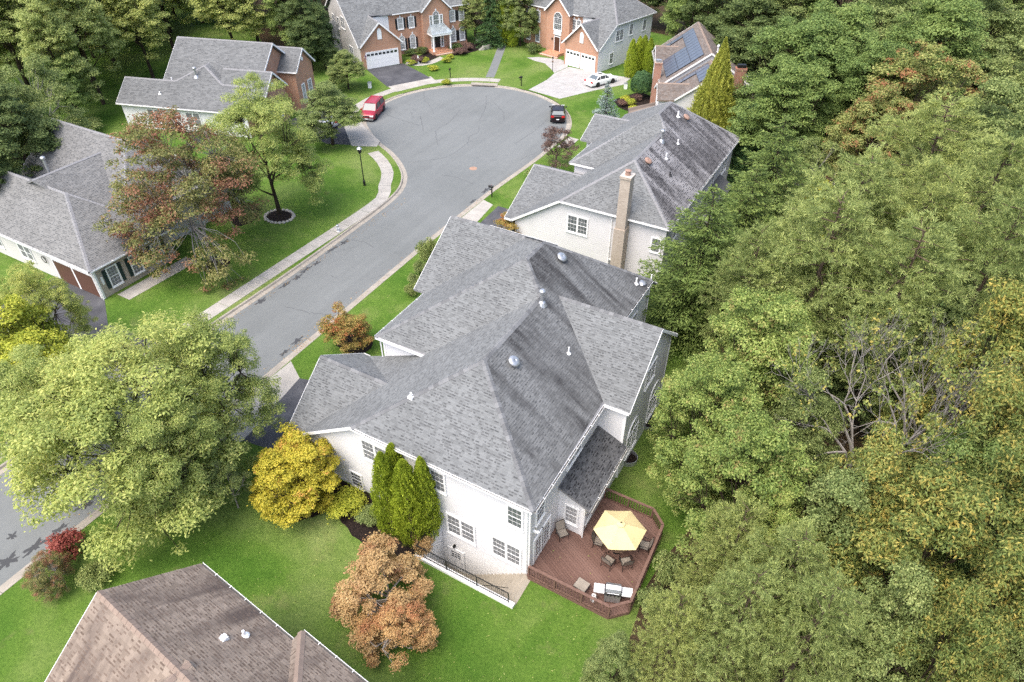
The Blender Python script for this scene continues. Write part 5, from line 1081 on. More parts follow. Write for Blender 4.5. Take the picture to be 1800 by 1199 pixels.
def twiggy(name, seed, Rr, H, zb, barkmat, leafmat):
    """mostly bare crown: forking grey limbs with a few remaining leaves"""
    rg = np.random.default_rng(seed); t = MB(); tips = []
    def grow(p, d, L, r, lev):
        q = p + d * L; limb(t, p, q, r, r * .6, rg, .1, 3, 5 if lev < 2 else 4)
        if lev >= 6: tips.append(q); return
        for i in range(rg.integers(2, 4)):
            nd = nrm((d + rg.normal(size=3) * .42 + np.array([0, 0, .22]))[None])[0]; grow(q, nd, L * rg.uniform(.62, .85), r * .6, lev + 1)
    for i in range(5):
        a = 2 * math.pi * i / 5 + rg.normal() * .3; grow(np.array([0, 0, zb * rg.uniform(.7, 1.1)]), nrm(np.array([[math.cos(a) * .75, math.sin(a) * .75, 1.0]]))[0], (H - zb) * .28, .10, 0)
    t.tube([(0, 0, -.2), (0, 0, zb)], [.17, .11], 8)
    T_ = np.array(tips); pick = T_[rg.random(len(T_)) < .2]
    C, A, N, L, W = clumps_to_leaves(rg, pick, np.full(len(pick), .3), 14, .15, .6)
    return leaf_mesh('crown', C, A, N, L, W, leafmat), t.mesh('trunk'), barkmat, Rr, H
def conifer(name, seed, Rr, H, zb, whorls, per, nb, leafmat, barkmat, droop=.25, needle=(.26, .07), power=.9, rag=.25, flatfan=.42, trunk_r=.22, upcurl=.0):
    """whorled branches, each a ragged flat fan of needle sprays"""
    rg = np.random.default_rng(seed); t = MB(); t.tube([(0, 0, -.2), (0, 0, H * .5), (0, 0, H * .97)], [trunk_r * 1.2, trunk_r * .6, .02], 7); Cs, As, Ns = [], [], []
    for w_ in range(whorls):
        f = (w_ + rg.uniform(0, .8)) / whorls; z = zb + (H - zb) * f; rl = Rr * (1 - f) ** power * 1.0 + .12
        for b_ in range(max(4, int(nb * (1 - .45 * f)))):
            a = rg.uniform(0, 2 * math.pi); L = rl * rg.uniform(1 - rag * 1.6, 1 + rag * .5); out = np.array([math.cos(a), math.sin(a), 0]); tan_ = np.array([-out[1], out[0], 0])
            k = max(14, int(per * (L / Rr) ** 1.3)); s = rg.random(k) ** .65; side = rg.uniform(-1, 1, k) * flatfan * L * (1.08 - s) ** .7 * np.minimum(1, s * 3 + .25)
            zz = -droop * L * s ** 1.6 + upcurl * L * s ** 4 + rg.normal(size=k) * .06 - np.abs(side) * .12
            Cs.append(np.array([0, 0, z]) + out * (L * s)[:, None] + tan_ * side[:, None] + np.array([0, 0, 1.0]) * zz[:, None])
            As.append(out * .9 + tan_ * (np.sign(side) * rg.uniform(.2, .9, k))[:, None] + np.array([0, 0, 1]) * (rg.normal(size=k) * .25 - droop * .6 * s + upcurl * 1.5 * s)[:, None]); Ns.append(np.array([0, 0, 1.0]) + rg.normal(size=(k, 3)) * .45)
            if b_ % 2 == 0: t.tube([(0, 0, z), tuple(np.array([0, 0, z]) + out * L * .5 + np.array([0, 0, -droop * L * .33])), tuple(np.array([0, 0, z]) + out * L * .9 + np.array([0, 0, -droop * L * .85]))], [.045 * (1 - f) + .015, .025, .008], 4)
    C, A, N = np.concatenate(Cs), np.concatenate(As), np.concatenate(Ns); n = len(C); L = needle[0] * rg.uniform(.6, 1.4, n)
    return leaf_mesh('crown', C, A, N, L, L * needle[1] / needle[0], leafmat, .05), t.mesh('trunk'), barkmat, Rr, H
def pine(name, seed, Rr, H, zb, leafmat, barkmat, nb=46, tufts=34, per=26, needle=(.30, .022)):
    """open crown: crooked level boughs carrying round needle tufts"""
    rg = np.random.default_rng(seed); t = MB(); t.tube([(0, 0, -.2), (.15, 0, H * .5), (0, .1, H * .98)], [.26, .15, .03], 7); T_ = []
    for i in range(nb):
        f = (i + rg.uniform(0, 1)) / nb; z = zb + (H - zb) * f; a = i * 2.4 + rg.normal() * .3; rl = Rr * math.sin(math.pi * (.28 + .66 * f)) ** .8 * rg.uniform(.65, 1.1); out = np.array([math.cos(a), math.sin(a), 0]); tan_ = np.array([-out[1], out[0], 0]); lift = rg.uniform(-.05, .32)
        e = np.array([0, 0, z]) + out * rl + np.array([0, 0, rl * lift]); limb(t, (0, 0, z), e, .05, .012, rg, .1, 4, 4)
        for j in range(int(tufts * max(.35, rl / Rr))):
            s = rg.uniform(.22, 1.05); T_.append(np.array([0, 0, z]) + out * rl * s + np.array([0, 0, rl * lift * s]) + tan_ * rg.normal() * .28 * rl * (1.15 - s * .6) + np.array([0, 0, rg.normal() * .16]))
    T_ = np.array(T_); k = len(T_); dt = T_ - np.array([0, 0, 1.0]) * (T_[:, 2:3] * .9 + 1.0); dt[:, 2] = 0; dt = nrm(nrm(dt) + rdir(rg, k) * .55 + np.array([0, 0, .30]))
    idx = np.repeat(np.arange(k), per); n = len(idx); s = rg.uniform(-.5, .5, n); d = nrm(dt[idx] * .8 + rdir(rg, n) * .75 + np.array([0, 0, .12])); L = needle[0] * rg.uniform(.7, 1.35, n)
    C = T_[idx] + dt[idx] * (s * .55)[:, None] + d * (L * .5)[:, None]; N = np.array([0, 0, 1.0]) + rg.normal(size=(n, 3)) * .5
    return leaf_mesh('crown', C, d, N, L, np.full(n, needle[1] * 2.0), leafmat, .0), t.mesh('trunk'), barkmat, Rr, H
def columnar(name, seed, Rr, H, n, leafmat, spray=(.2, .07), belly=.28, flutes=9, top=1.15):
    """dense upright evergreen: flame of upward sprays with fluted sides"""
    rg = np.random.default_rng(seed); f = rg.random(n) ** .85; a = rg.uniform(0, 2 * math.pi, n)
    prof = np.where(f < belly, .72 + .28 * np.sin(f / belly * math.pi / 2), np.clip(1 - (f - belly) / (1 - belly), 0, 1) ** (1 / top))
    fl = 1 + .16 * np.sin(a * flutes + 5 * np.sin(f * 9 + a)) + .10 * np.sin(a * 3 + f * 25) + .07 * np.sin(f * 60 + a * 5); r = Rr * prof * fl * rg.uniform(.72, 1.04, n)
    C = np.stack([r * np.cos(a), r * np.sin(a), .08 + f * (H - .1)], 1); out = np.stack([np.cos(a), np.sin(a), np.zeros(n)], 1)
    A = out * .55 + np.array([0, 0, 1.0]) + rg.normal(size=(n, 3)) * .3; N = out + np.array([0, 0, .4]) + rg.normal(size=(n, 3)) * .5; L = spray[0] * rg.uniform(.6, 1.4, n)
    t = MB(); t.tube([(0, 0, -.2), (0, 0, H * .9)], [Rr * .16, .02], 7)
    core = None
    return leaf_mesh('crown', C, A, N, L, L * spray[1] / spray[0], leafmat, .05), t.mesh('trunk'), 'bark_brown', Rr, H
def shrub(name, seed, Rr, H, n, size, leafmat, lumps=14, clipped=False):
    rg = np.random.default_rng(seed)
    if clipped:
        d = rdir(rg, n); d[:, 2] = np.where(d[:, 2] < -.5, -d[:, 2], d[:, 2]); rr = rg.uniform(.9, 1.02, n) * (1 + .04 * np.sin(d[:, 0] * 7 + d[:, 1] * 9)); C = d * rr[:, None] * np.array([Rr, Rr, H * .5]) + np.array([0, 0, H * .52]); N = d + rg.normal(size=(n, 3)) * .4; A = np.cross(N, rdir(rg, n)); s = size * rg.uniform(.7, 1.3, n); me = leaf_mesh('crown', C, A, N, s, s * .6, leafmat)
    else:
        d = rdir(rg, lumps); d[:, 2] = np.abs(d[:, 2]); cl = d * rg.uniform(.45, .8, lumps)[:, None] * np.array([Rr, Rr, H * .62]) + np.array([0, 0, H * .28]); C, A, N, L, W = clumps_to_leaves(rg, cl, np.full(lumps, Rr * .42), n // lumps, size, .55); C[:, 2] = np.maximum(C[:, 2], .03); me = leaf_mesh('crown', C, A, N, L, W, leafmat)
    t = MB()
    for i in range(6): a = i * 1.05; limb(t, (0, 0, -.05), (math.cos(a) * Rr * .5, math.sin(a) * Rr * .5, H * .6), .03, .008, rg, .15, 3, 4)
    return me, t.mesh('trunk'), 'bark_brown', Rr, H

PROTO = {}
def P_(key, fn, *a, **k): PROTO[key] = fn(key, *a, **k)
P_('oak', broadleaf, 11, 4.6, 13, 3.0, 300, 190, .17, 'leaf_green', 'bark_dark', rcl=.78, lobes=10, lobe=.8)
P_('oak2', broadleaf, 12, 4.6, 13, 2.6, 300, 185, .19, 'leaf_deep', 'bark_dark', rcl=.78, lobes=12, lobe=.8)
P_('olive', broadleaf, 13, 4.6, 12.5, 2.6, 300, 195, .165, 'leaf_olive', 'bark_dark', rcl=.74, lobes=12, lobe=.9)
P_('maple', broadleaf, 14, 4.6, 11.5, 1.4, 420, 175, .155, 'leaf_maplegreen', 'bark_dark', rcl=.62, lobes=16, lobe=.8)
P_('locust', broadleaf, 15, 5.2, 10.5, 2.2, 360, 185, .16, 'leaf_locust', 'bark_dark', aspect=.42, rcl=.66, lobes=18, lobe=1.0, fill=.3, shape=.3)
P_('locust2', broadleaf, 55, 5.2, 10.5, 2.0, 340, 185, .16, 'leaf_locust', 'bark_dark', aspect=.42, rcl=.66, lobes=15, lobe=1.0, fill=.3, shape=.3)
P_('lime', broadleaf, 16, 3.2, 8, 1.6, 170, 130, .17, 'leaf_lime', 'bark_dark', rcl=.58, lobes=9, lobe=.9)
P_('hickory', broadleaf, 17, 4.4, 12.5, 2.4, 300, 150, .22, 'leaf_hickory', 'bark_dark', aspect=.36, rcl=.75, lobes=13, lobe=.9, up=.6)
P_('mixed', broadleaf, 18, 5.0, 9.5, 1.0, 380, 130, .15, 'leaf_autumn_mix', 'bark_grey', rcl=.66, lobes=18, lobe=1.0, fill=.3, bare=.03, shape=.2, trunk_r=.14)
P_('turning', broadleaf, 19, 4.8, 13, 2.5, 300, 170, .18, 'leaf_turning', 'bark_dark', rcl=.72, lobes=12, lobe=.85)
P_('gold', broadleaf, 20, 2.6, 4.6, .4, 260, 140, .12, 'leaf_gold', 'bark_brown', rcl=.36, lobes=14, lobe=.7, trunk_r=.1, shape=.2)
P_('tan', broadleaf, 21, 2.5, 4.3, .4, 190, 130, .11, 'leaf_tan', 'bark_grey', rcl=.36, lobes=10, lobe=1.3, trunk_r=.11, fill=.3, shape=.1)
P_('tan2', broadleaf, 57, 2.5, 3.4, .3, 180, 130, .11, 'leaf_tan', 'bark_grey', rcl=.36, lobes=7, lobe=1.2, trunk_r=.11, fill=.12, shape=.1)
P_('bronze', broadleaf, 22, 1.9, 3.6, .6, 130, 100, .11, 'leaf_bronze', 'bark_brown', rcl=.34, lobes=10, lobe=1.0, trunk_r=.07, fill=.25)
P_('tall', broadleaf, 23, 4.4, 18, 4.5, 300, 160, .21, 'leaf_forest', 'bark_dark', rcl=.82, lobes=12, lobe=.9, trunk_r=.2)
P_('tall2', broadleaf, 24, 4.4, 18, 6.0, 290, 160, .21, 'leaf_forest', 'bark_dark', rcl=.80, lobes=11, lobe=.9, trunk_r=.19)
P_('greytree', broadleaf, 25, 2.6, 6, 1.2, 170, 110, .13, 'leaf_olive', 'bark_grey', aspect=.4, rcl=.42, lobes=10, lobe=.9, fill=.3, trunk_r=.1)
P_('purple', broadleaf, 26, 2.2, 4.2, .8, 100, 60, .12, 'leaf_purple', 'bark_brown', rcl=.38, lobes=9, lobe=1.1, fill=.35, trunk_r=.08)
P_('bare', twiggy, 27, 4.0, 10.5, 3.4, 'bark_grey', 'leaf_hickory')
P_('hemlock', conifer, 28, 5.0, 14, .6, 34, 190, 14, 'needle_hemlock', 'bark_dark', .10, (.27, .085), .55, .3, .42, .22, .14)
P_('deepfir', conifer, 29, 3.6, 11, .5, 30, 130, 12, 'needle_deep', 'bark_dark', .3, (.26, .09), .75, .25, .5)
P_('spruce', conifer, 30, 1.9, 5.2, .2, 26, 70, 11, 'needle_blue', 'bark_dark', .12, (.16, .045), .85, .15, .45, .1, .1)
P_('pine', pine, 31, 4.8, 14.5, 3.0, 'needle_pine', 'bark_brown', nb=54, tufts=48)
P_('pine2', pine, 32, 4.6, 14.5, 5.0, 'needle_pine', 'bark_brown', nb=48, tufts=48)
P_('arbor', columnar, 33, .95, 5.5, 24000, 'needle_arbor', (.11, .045), .34, 9, 1.9)
P_('arbor2', columnar, 34, .9, 5.5, 22000, 'needle_arbor', (.11, .045), .32, 7, 1.8)
P_('cypress', columnar, 35, 3.2, 12.5, 42000, 'needle_gold', (.26, .10), .12, 15, 1.05)
P_('azalea', shrub, 36, 1.0, 1.15, 5200, .09, 'leaf_lime', 16)
P_('laurel', shrub, 37, 1.0, 1.1, 4200, .10, 'leaf_deep', 14)
P_('rusty', shrub, 38, 1.0, 1.0, 4000, .10, 'leaf_tan', 13)
P_('greenbush', shrub, 39, 1.0, 1.1, 4200, .10, 'leaf_olive', 14)
P_('redbush', shrub, 40, 1.0, 1.2, 2600, .11, 'leaf_red', 9)
P_('purplebush', shrub, 41, 1.0, 1.0, 4200, .09, 'leaf_purple', 14)
P_('clipped', shrub, 42, 1.0, 2.0, 9000, .10, 'needle_deep', clipped=True)
for k in PROTO: PROTO[k][1].materials.append(MAT[PROTO[k][2]])
def plant(kind, x, y, r, h, label, cat, name, group=None, z=0.0, rot=None):
    crown, trunk, bk, R0, H0 = PROTO[kind]; rg = random.Random(label + str(round(x, 1)))
    e = empty(name, (x, y, z), rg.uniform(0, 6.28) if rot is None else rot, label, cat, group); e.scale = (r / R0, r / R0, h / H0)
    link('trunk', trunk, None, e); link('crown', crown, None, e); return e
# kind, x, y, crown radius, height, name, category, label, group
TREES = [
('locust', -31.31, 12.27, 6.41, 11, 'broadleaf_tree', 'tree', 'large yellow-green tree leaning over the street beside the asphalt drive', None),
('locust2', -29.32, 16.49, 3.28, 10, 'broadleaf_tree', 'tree', 'smaller yellow-green tree beside the kerb, nearest the white house drive', None),
('locust2', -35.59, 10.62, 3.43, 9.5, 'broadleaf_tree', 'tree', 'airy yellow-green tree over the street above the red bush', None),
('locust2', -28.17, 12.21, 3.3, 8.8, 'broadleaf_tree', 'tree', 'yellow-green tree on the lawn above the brown roof, lower boughs near the grass', None),
('greytree', -26.22, 13.7, 1.16, 4.0, 'broadleaf_tree', 'tree', 'small pale grey-green tree left of the golden maple', None),
('lime', -45.42, 14.21, 3.16, 8.5, 'broadleaf_tree', 'tree', 'bright lime tree at the left picture edge by the asphalt drive', None),
('locust', -47.31, 17.12, 2.58, 8, 'broadleaf_tree', 'tree', 'pale green tree in front of the brown garage doors', None),
('lime', -42.01, 12.96, 3.23, 7, 'broadleaf_tree', 'tree', 'dull lime tree below the bright lime one at the left edge', None),
('mixed', -48.8, 31.68, 6.0, 13.05, 'broadleaf_tree', 'tree', 'tree with red and green autumn foliage and bare grey twigs beside pale grey roof', None),
('locust', -49.63, 41.1, 5.0, 12.6, 'broadleaf_tree', 'tree', 'green street tree ringed with stones on the lawn by the street lamp', None),
('olive', -56.14, 56.43, 3.76, 7.2, 'broadleaf_tree', 'tree', 'spreading green tree over the drive beside the turning circle', None),
('olive', -66.7, 71.85, 2.78, 5.2, 'weeping_tree', 'tree', 'weeping olive tree left of the brick house garage', None),
('laurel', -75.47, 77.22, 2.18, 4.0, 'shrub', 'shrub', 'dark evergreen bush behind the weeping olive tree', None),
('gold', -23.64, 16.21, 2.89, 4.3, 'maple_tree', 'tree', 'golden yellow maple at the corner of the white house garage', None),
('tan', -14.63, 13.18, 2.78, 3.8, 'maple_tree', 'tree', 'tan-orange maple on the lawn beside the basement steps', None),
('tan2', -13.14, 11.53, 1.98, 2.8, 'maple_tree', 'tree', 'lower drooping rust-orange maple below the tan one', None),
('bronze', -30.06, 27.94, 1.91, 3.8, 'maple_tree', 'tree', 'bronze-tinged small maple on the front lawn by the kerb', None),
('arbor', -17.44, 17.94, 0.85, 6.25, 'arborvitae', 'tree', 'dark back arborvitae, rising behind the front ones against the white wall', 'arborvitae against the white house'),
('arbor2', -17.38, 16.99, 0.88, 6.55, 'arborvitae', 'tree', 'broad front arborvitae, leftmost of the clump', 'arborvitae against the white house'),
('arbor', -16.03, 17.06, 0.95, 6.65, 'arborvitae', 'tree', 'widest front arborvitae, middle of the clump', 'arborvitae against the white house'),
('arbor2', -15.38, 17.68, 0.74, 6.65, 'arborvitae', 'tree', 'slim arborvitae at the right end of the clump, nearest the twin window', 'arborvitae against the white house'),
('azalea', -20.37, 16.74, 1.25, 1.3, 'shrub', 'shrub', 'rounded yellow-green bush left of the arborvitae', None),
('greenbush', -18.84, 16.78, 0.78, 1.0, 'shrub', 'shrub', 'low green bush at the foot of the arborvitae', None),
('rusty', -15.06, 16.76, 0.69, 1.3, 'shrub', 'shrub', 'small tan bush between arborvitae and black railing', None),
('redbush', -31.9, 6.91, 1.11, 1.9, 'shrub', 'shrub', 'bright red burning bush beside the kerb', None),
('mixed', -30.63, 5.31, 1.18, 2.4, 'shrub', 'shrub', 'thin pink-leaved bush on the lawn below the red bush', None),
('greenbush', -29.12, 6.6, 0.9, 1.2, 'shrub', 'shrub', 'loose green bush on the lawn beside the brown roof', None),
('greenbush', -31.54, 40.82, 0.99, 3.0, 'shrub', 'shrub', 'narrow green shrub at the white house front corner by the kerb', None),
('greenbush', -31.34, 39.23, 0.64, 1.3, 'shrub', 'shrub', 'topmost of the small bushes along the white house front', 'bushes along the white house front'),
('greenbush', -30.64, 37.43, 0.62, 1.3, 'shrub', 'shrub', 'middle of the small bushes along the white house front', 'bushes along the white house front'),
('greenbush', -30.01, 36.07, 0.61, 1.3, 'shrub', 'shrub', 'lowest of the small bushes along the white house front', 'bushes along the white house front'),
('bronze', -26.86, 47.77, 1.76, 3.2, 'broadleaf_tree', 'tree', 'olive bronze tree between the white house and the cream house', None),
('purple', -30.32, 63.27, 2.45, 4.6, 'plum_tree', 'tree', 'dull purple plum tree on the lawn of the cream house', None),
('greenbush', -31.15, 60.61, 1.34, 1.4, 'shrub', 'shrub', 'lime green bush under the plum tree', None),
('spruce', -30.64, 77.54, 2.08, 5.4, 'spruce_tree', 'tree', 'blue spruce behind the parked dark car', None),
('clipped', -30.36, 88.87, 1.44, 3.4, 'clipped_tree', 'tree', 'dark clipped ball tree beside the arborvitae row', None),
('arbor', -34.69, 95.73, 0.84, 5.3, 'arborvitae', 'tree', 'leftmost arborvitae against the white side wall of the brick house', 'arborvitae beside the brick house'),
('arbor2', -34.33, 97.43, 0.85, 5.3, 'arborvitae', 'tree', 'second arborvitae against the white side wall of the brick house', 'arborvitae beside the brick house'),
('arbor', -33.88, 98.29, 0.86, 5.3, 'arborvitae', 'tree', 'third arborvitae against the white side wall of the brick house', 'arborvitae beside the brick house'),
('arbor2', -32.7, 97.45, 0.85, 5.3, 'arborvitae', 'tree', 'rightmost arborvitae against the white side wall of the brick house', 'arborvitae beside the brick house'),
('azalea', -30.38, 85.58, 0.82, 1.0, 'shrub', 'shrub', 'yellow-green mound bush in the middle of the bed below the clipped ball tree', None),
('purplebush', -30.35, 87.52, 0.76, 1.0, 'shrub', 'shrub', 'purple mound bush below the clipped ball tree', None),
('azalea', -31.51, 86.38, 0.68, 1.0, 'shrub', 'shrub', 'small lime bush nearest the spruce below the clipped ball tree', None),
('azalea', -29.15, 83.48, 0.73, 1.0, 'shrub', 'shrub', 'lime bush at the near end of the bed below the clipped ball tree', None),
('purplebush', -31.27, 84.6, 0.67, 1.0, 'shrub', 'shrub', 'dark red bush at the left of the bed below the clipped ball tree', None),
('laurel', -52.44, 98.99, 1.43, 1.7, 'shrub', 'shrub', 'dark laurel bush left of the brick porch steps', None),
('arbor', -58.41, 100.26, 1.0, 6.6, 'arborvitae', 'tree', 'left stem of the arborvitae clump at the end of the footpath', 'arborvitae clump by the footpath'),
('arbor2', -58.7, 102.41, 1.01, 6.6, 'arborvitae', 'tree', 'middle stem of the arborvitae clump at the end of the footpath', 'arborvitae clump by the footpath'),
('arbor', -56.75, 100.45, 0.99, 6.6, 'arborvitae', 'tree', 'right stem of the arborvitae clump at the end of the footpath', 'arborvitae clump by the footpath'),
('laurel', -67.93, 88.45, 1.06, 1.2, 'shrub', 'shrub', 'dark green bush left of the porch column', None),
('laurel', -67.22, 90.18, 0.98, 1.2, 'shrub', 'shrub', 'second dark green bush beside the porch column', None),
('purplebush', -65.26, 86.08, 1.03, 1.2, 'shrub', 'shrub', 'purple-brown mound bush by the curved walk', None),
('azalea', -65.44, 84.73, 0.77, 0.9, 'shrub', 'shrub', 'lime bush at the left end of the curved walk', None),
('azalea', -64.21, 86.68, 0.69, 0.9, 'shrub', 'shrub', 'lime bush right of the purple mound', None),
('laurel', -63.7, 94.22, 1.26, 1.2, 'shrub', 'shrub', 'large dark bush right of the porch column', None),
('purplebush', -61.63, 92.68, 1.15, 1.2, 'shrub', 'shrub', 'purple bush in front of the dark porch bush', None),
('purplebush', -61.97, 95.2, 0.99, 1.2, 'shrub', 'shrub', 'brownish bush beside the stone retaining wall', None),
('azalea', -61.76, 89.98, 0.61, 0.9, 'shrub', 'shrub', 'small yellow bush at the porch step', None),
('azalea', -61.36, 88.29, 0.78, 0.9, 'shrub', 'shrub', 'low green bush by the front walk of the brick house', None),
('azalea', -61.1, 84.15, 0.84, 0.9, 'shrub', 'shrub', 'low spreading bush at the walk edge', None),
('azalea', -55.97, 80.23, 0.72, 0.9, 'shrub', 'shrub', 'yellow-green bush around the mailbox post', None),
('cypress', -17.63, 76.76, 3.1, 12.25, 'cypress_tree', 'tree', 'tall golden cypress cone between grey roof and brick chimney', None),
('deepfir', -12.32, 75.54, 3.08, 9.5, 'fir_tree', 'tree', 'dark fir in shade right of the golden cypress', None),
('deepfir', -12.69, 68.27, 2.43, 7.5, 'fir_tree', 'tree', 'low dark fir behind the grey roof corner', None),
('hemlock', -8.56, 42.2, 5.08, 12.5, 'hemlock_tree', 'tree', 'broad dark green hemlock beside the white house rear', None),
('hemlock', -6.95, 47.12, 4.5, 12.5, 'hemlock_tree', 'tree', 'green hemlock between the broad one and the pines', None),
('hemlock', -6.91, 54.39, 4.9, 13.5, 'hemlock_tree', 'tree', 'pointed green hemlock with its top above the cream house roof', None),
('greytree', -4.51, 62.8, 3.19, 9, 'broadleaf_tree', 'tree', 'grey-green rounded tree between hemlock and pines', None),
('pine', -0.95, 39.46, 4.55, 15, 'pine_tree', 'tree', 'feathery pale pine just above the yellow-green maple', 'trees of the right-hand wood'),
('pine2', 3.45, 37.97, 4.08, 15, 'pine_tree', 'tree', 'feathery pine above the bare grey tree', 'trees of the right-hand wood'),
('pine', -4.66, 39.2, 2.81, 12, 'pine_tree', 'tree', 'small feathery pine touching the hemlock', 'trees of the right-hand wood'),
('pine2', -0.2, 44.33, 4.44, 15.5, 'pine_tree', 'tree', 'pine behind the pale feathery one', 'trees of the right-hand wood'),
('maple', -2.17, 32.83, 3.97, 12, 'broadleaf_tree', 'tree', 'yellow-green maple, upper part beside the rear wing gable', 'trees of the right-hand wood'),
('maple', -3.55, 27.36, 3.25, 11, 'broadleaf_tree', 'tree', 'yellow-green maple overhanging the lawn by the window wells', 'trees of the right-hand wood'),
('maple', -0.77, 23.73, 3.33, 11.5, 'broadleaf_tree', 'tree', 'dense yellow-green maple behind the deck railing', 'trees of the right-hand wood'),
('olive', 0.9, 29.26, 2.36, 10.5, 'broadleaf_tree', 'tree', 'olive green tree left of the bare grey tree', 'trees of the right-hand wood'),
('bare', 4.02, 29.69, 3.82, 14, 'broadleaf_tree', 'tree', 'bare grey tree with tan leaves inside the wood', 'trees of the right-hand wood'),
('bare', 6.12, 32.5, 2.84, 14, 'broadleaf_tree', 'tree', 'second bare grey tree right of the larger bare one', 'trees of the right-hand wood'),
('hickory', 8.26, 29.01, 3.19, 13.5, 'broadleaf_tree', 'tree', 'hickory with yellow leaf tips right of the bare tree', 'trees of the right-hand wood'),
('hickory', 4.3, 23.34, 2.72, 12.5, 'broadleaf_tree', 'tree', 'yellowing hickory below the bare tree', 'trees of the right-hand wood'),
('hickory', 6.27, 21.65, 3.15, 13, 'broadleaf_tree', 'tree', 'golden tipped hickory in the lower right wood', 'trees of the right-hand wood'),
('hickory', 9.09, 25.06, 2.86, 13, 'broadleaf_tree', 'tree', 'golden hickory by the right picture edge', 'trees of the right-hand wood'),
('hickory', 8.57, 35.26, 3.53, 14, 'broadleaf_tree', 'tree', 'pale hickory by the right edge above the golden one', 'trees of the right-hand wood'),
('hickory', 8.99, 20.34, 2.55, 13, 'broadleaf_tree', 'tree', 'orange tipped hickory near the bottom right corner', 'trees of the right-hand wood'),
('olive', 3.19, 22.31, 2.75, 11.5, 'broadleaf_tree', 'tree', 'olive tree between the golden hickories and the deck', 'trees of the right-hand wood'),
('pine', -0.08, 19.87, 2.16, 10, 'pine_tree', 'tree', 'blue-green pine crowding the deck corner', 'trees of the right-hand wood'),
('greenbush', -2.58, 21.57, 0.96, 2.6, 'shrub', 'shrub', 'leafy undergrowth against the deck railing', None),
('greenbush', -2.73, 19.34, 0.93, 2.2, 'shrub', 'shrub', 'low leafy undergrowth at the near deck corner', None),
('pine2', 2.09, 18.39, 2.3, 11.5, 'pine_tree', 'tree', 'pine below the deck with yellow vines', 'trees of the right-hand wood'),
('maple', 1.94, 20.65, 1.91, 10, 'broadleaf_tree', 'tree', 'yellow vine-hung tree beside the pines', 'trees of the right-hand wood'),
('pine', -1.23, 15.72, 1.78, 8.5, 'pine_tree', 'tree', 'pine over the lawn near the barbecue', 'trees of the right-hand wood'),
('pine2', 1.0, 16.26, 2.19, 11, 'pine_tree', 'tree', 'pine at the bottom edge right of the lawn', 'trees of the right-hand wood'),
('pine', 3.32, 16.03, 2.28, 12.5, 'pine_tree', 'tree', 'pine with a pale upright leader at the bottom edge', 'trees of the right-hand wood'),
('olive', -3.07, 14.24, 1.21, 5.5, 'broadleaf_tree', 'tree', 'small olive tree at the bottom edge beside the lawn', 'trees of the right-hand wood'),
('olive', 5.84, 17.62, 2.21, 12, 'broadleaf_tree', 'tree', 'green tree at the bottom edge among hickories', 'trees of the right-hand wood'),
('hickory', 7.61, 17.62, 2.01, 12.5, 'broadleaf_tree', 'tree', 'yellow hickory at the bottom edge', 'trees of the right-hand wood'),
('lime', -3.24, 55.69, 2.15, 8, 'broadleaf_tree', 'tree', 'yellow-green sapling between hemlock and pines', 'trees of the right-hand wood'),
('oak', -10.19, 79.33, 6.0, 14.5, 'broadleaf_tree', 'tree', 'dark green round tree right of the solar house', 'trees of the right-hand wood'),
('oak', -8.87, 70.82, 4.84, 12.5, 'broadleaf_tree', 'tree', 'deep green tree behind the dark fir', 'trees of the right-hand wood'),
('oak', -7.37, 84.93, 5.7, 15, 'broadleaf_tree', 'tree', 'mid green tree above the reddening one', 'trees of the right-hand wood'),
('turning', 1.38, 73.78, 5.79, 14.5, 'broadleaf_tree', 'tree', 'reddening tree with orange sprays in the wood', 'trees of the right-hand wood'),
('turning', -0.8, 69.03, 3.97, 12, 'broadleaf_tree', 'tree', 'smaller reddening tree lower left of the larger', 'trees of the right-hand wood'),
('oak', -2.52, 76.8, 4.28, 14, 'broadleaf_tree', 'tree', 'green tree between the dark tree and the reddening one', 'trees of the right-hand wood'),
('pine2', 3.39, 56.68, 5.32, 15.5, 'pine_tree', 'tree', 'feathery pine below the reddening tree', 'trees of the right-hand wood'),
('pine', 7.31, 51.9, 4.63, 15.5, 'pine_tree', 'tree', 'feathery pine toward the right picture edge', 'trees of the right-hand wood'),
('pine', 3.62, 45.54, 4.14, 15.5, 'pine_tree', 'tree', 'feathery pine in the middle of the right wood', 'trees of the right-hand wood'),
('pine2', 7.87, 42.79, 4.0, 15.5, 'pine_tree', 'tree', 'dark gapped pine near the right edge', 'trees of the right-hand wood'),
('olive', 6.09, 65.46, 5.07, 15, 'broadleaf_tree', 'tree', 'olive tree right of the reddening tree', 'trees of the right-hand wood'),
('olive', 8.91, 79.14, 5.22, 15, 'broadleaf_tree', 'tree', 'pale olive tree at the upper right edge', 'trees of the right-hand wood'),
('oak', 2.19, 87.59, 6.16, 16, 'broadleaf_tree', 'tree', 'mixed green tree in the upper right wood', 'trees of the right-hand wood'),
('olive', -3.57, 94.21, 6.02, 16, 'broadleaf_tree', 'tree', 'olive green tree at the top edge of the wood', 'trees of the right-hand wood'),
('olive', 6.76, 97.41, 6.58, 16, 'broadleaf_tree', 'tree', 'dark tree in the upper right corner', 'trees of the right-hand wood'),
('oak', -9.63, 101.05, 6.17, 16, 'broadleaf_tree', 'tree', 'green tree touching the top edge of the wood', 'trees of the right-hand wood'),
('oak2', -18.32, 95.98, 5.9, 13, 'broadleaf_tree', 'tree', 'dark tree behind the solar house roof', 'trees of the right-hand wood'),
('oak2', -24.05, 100.5, 5.17, 13, 'broadleaf_tree', 'tree', 'dark tree left of the one behind the solar house', 'trees of the right-hand wood'),
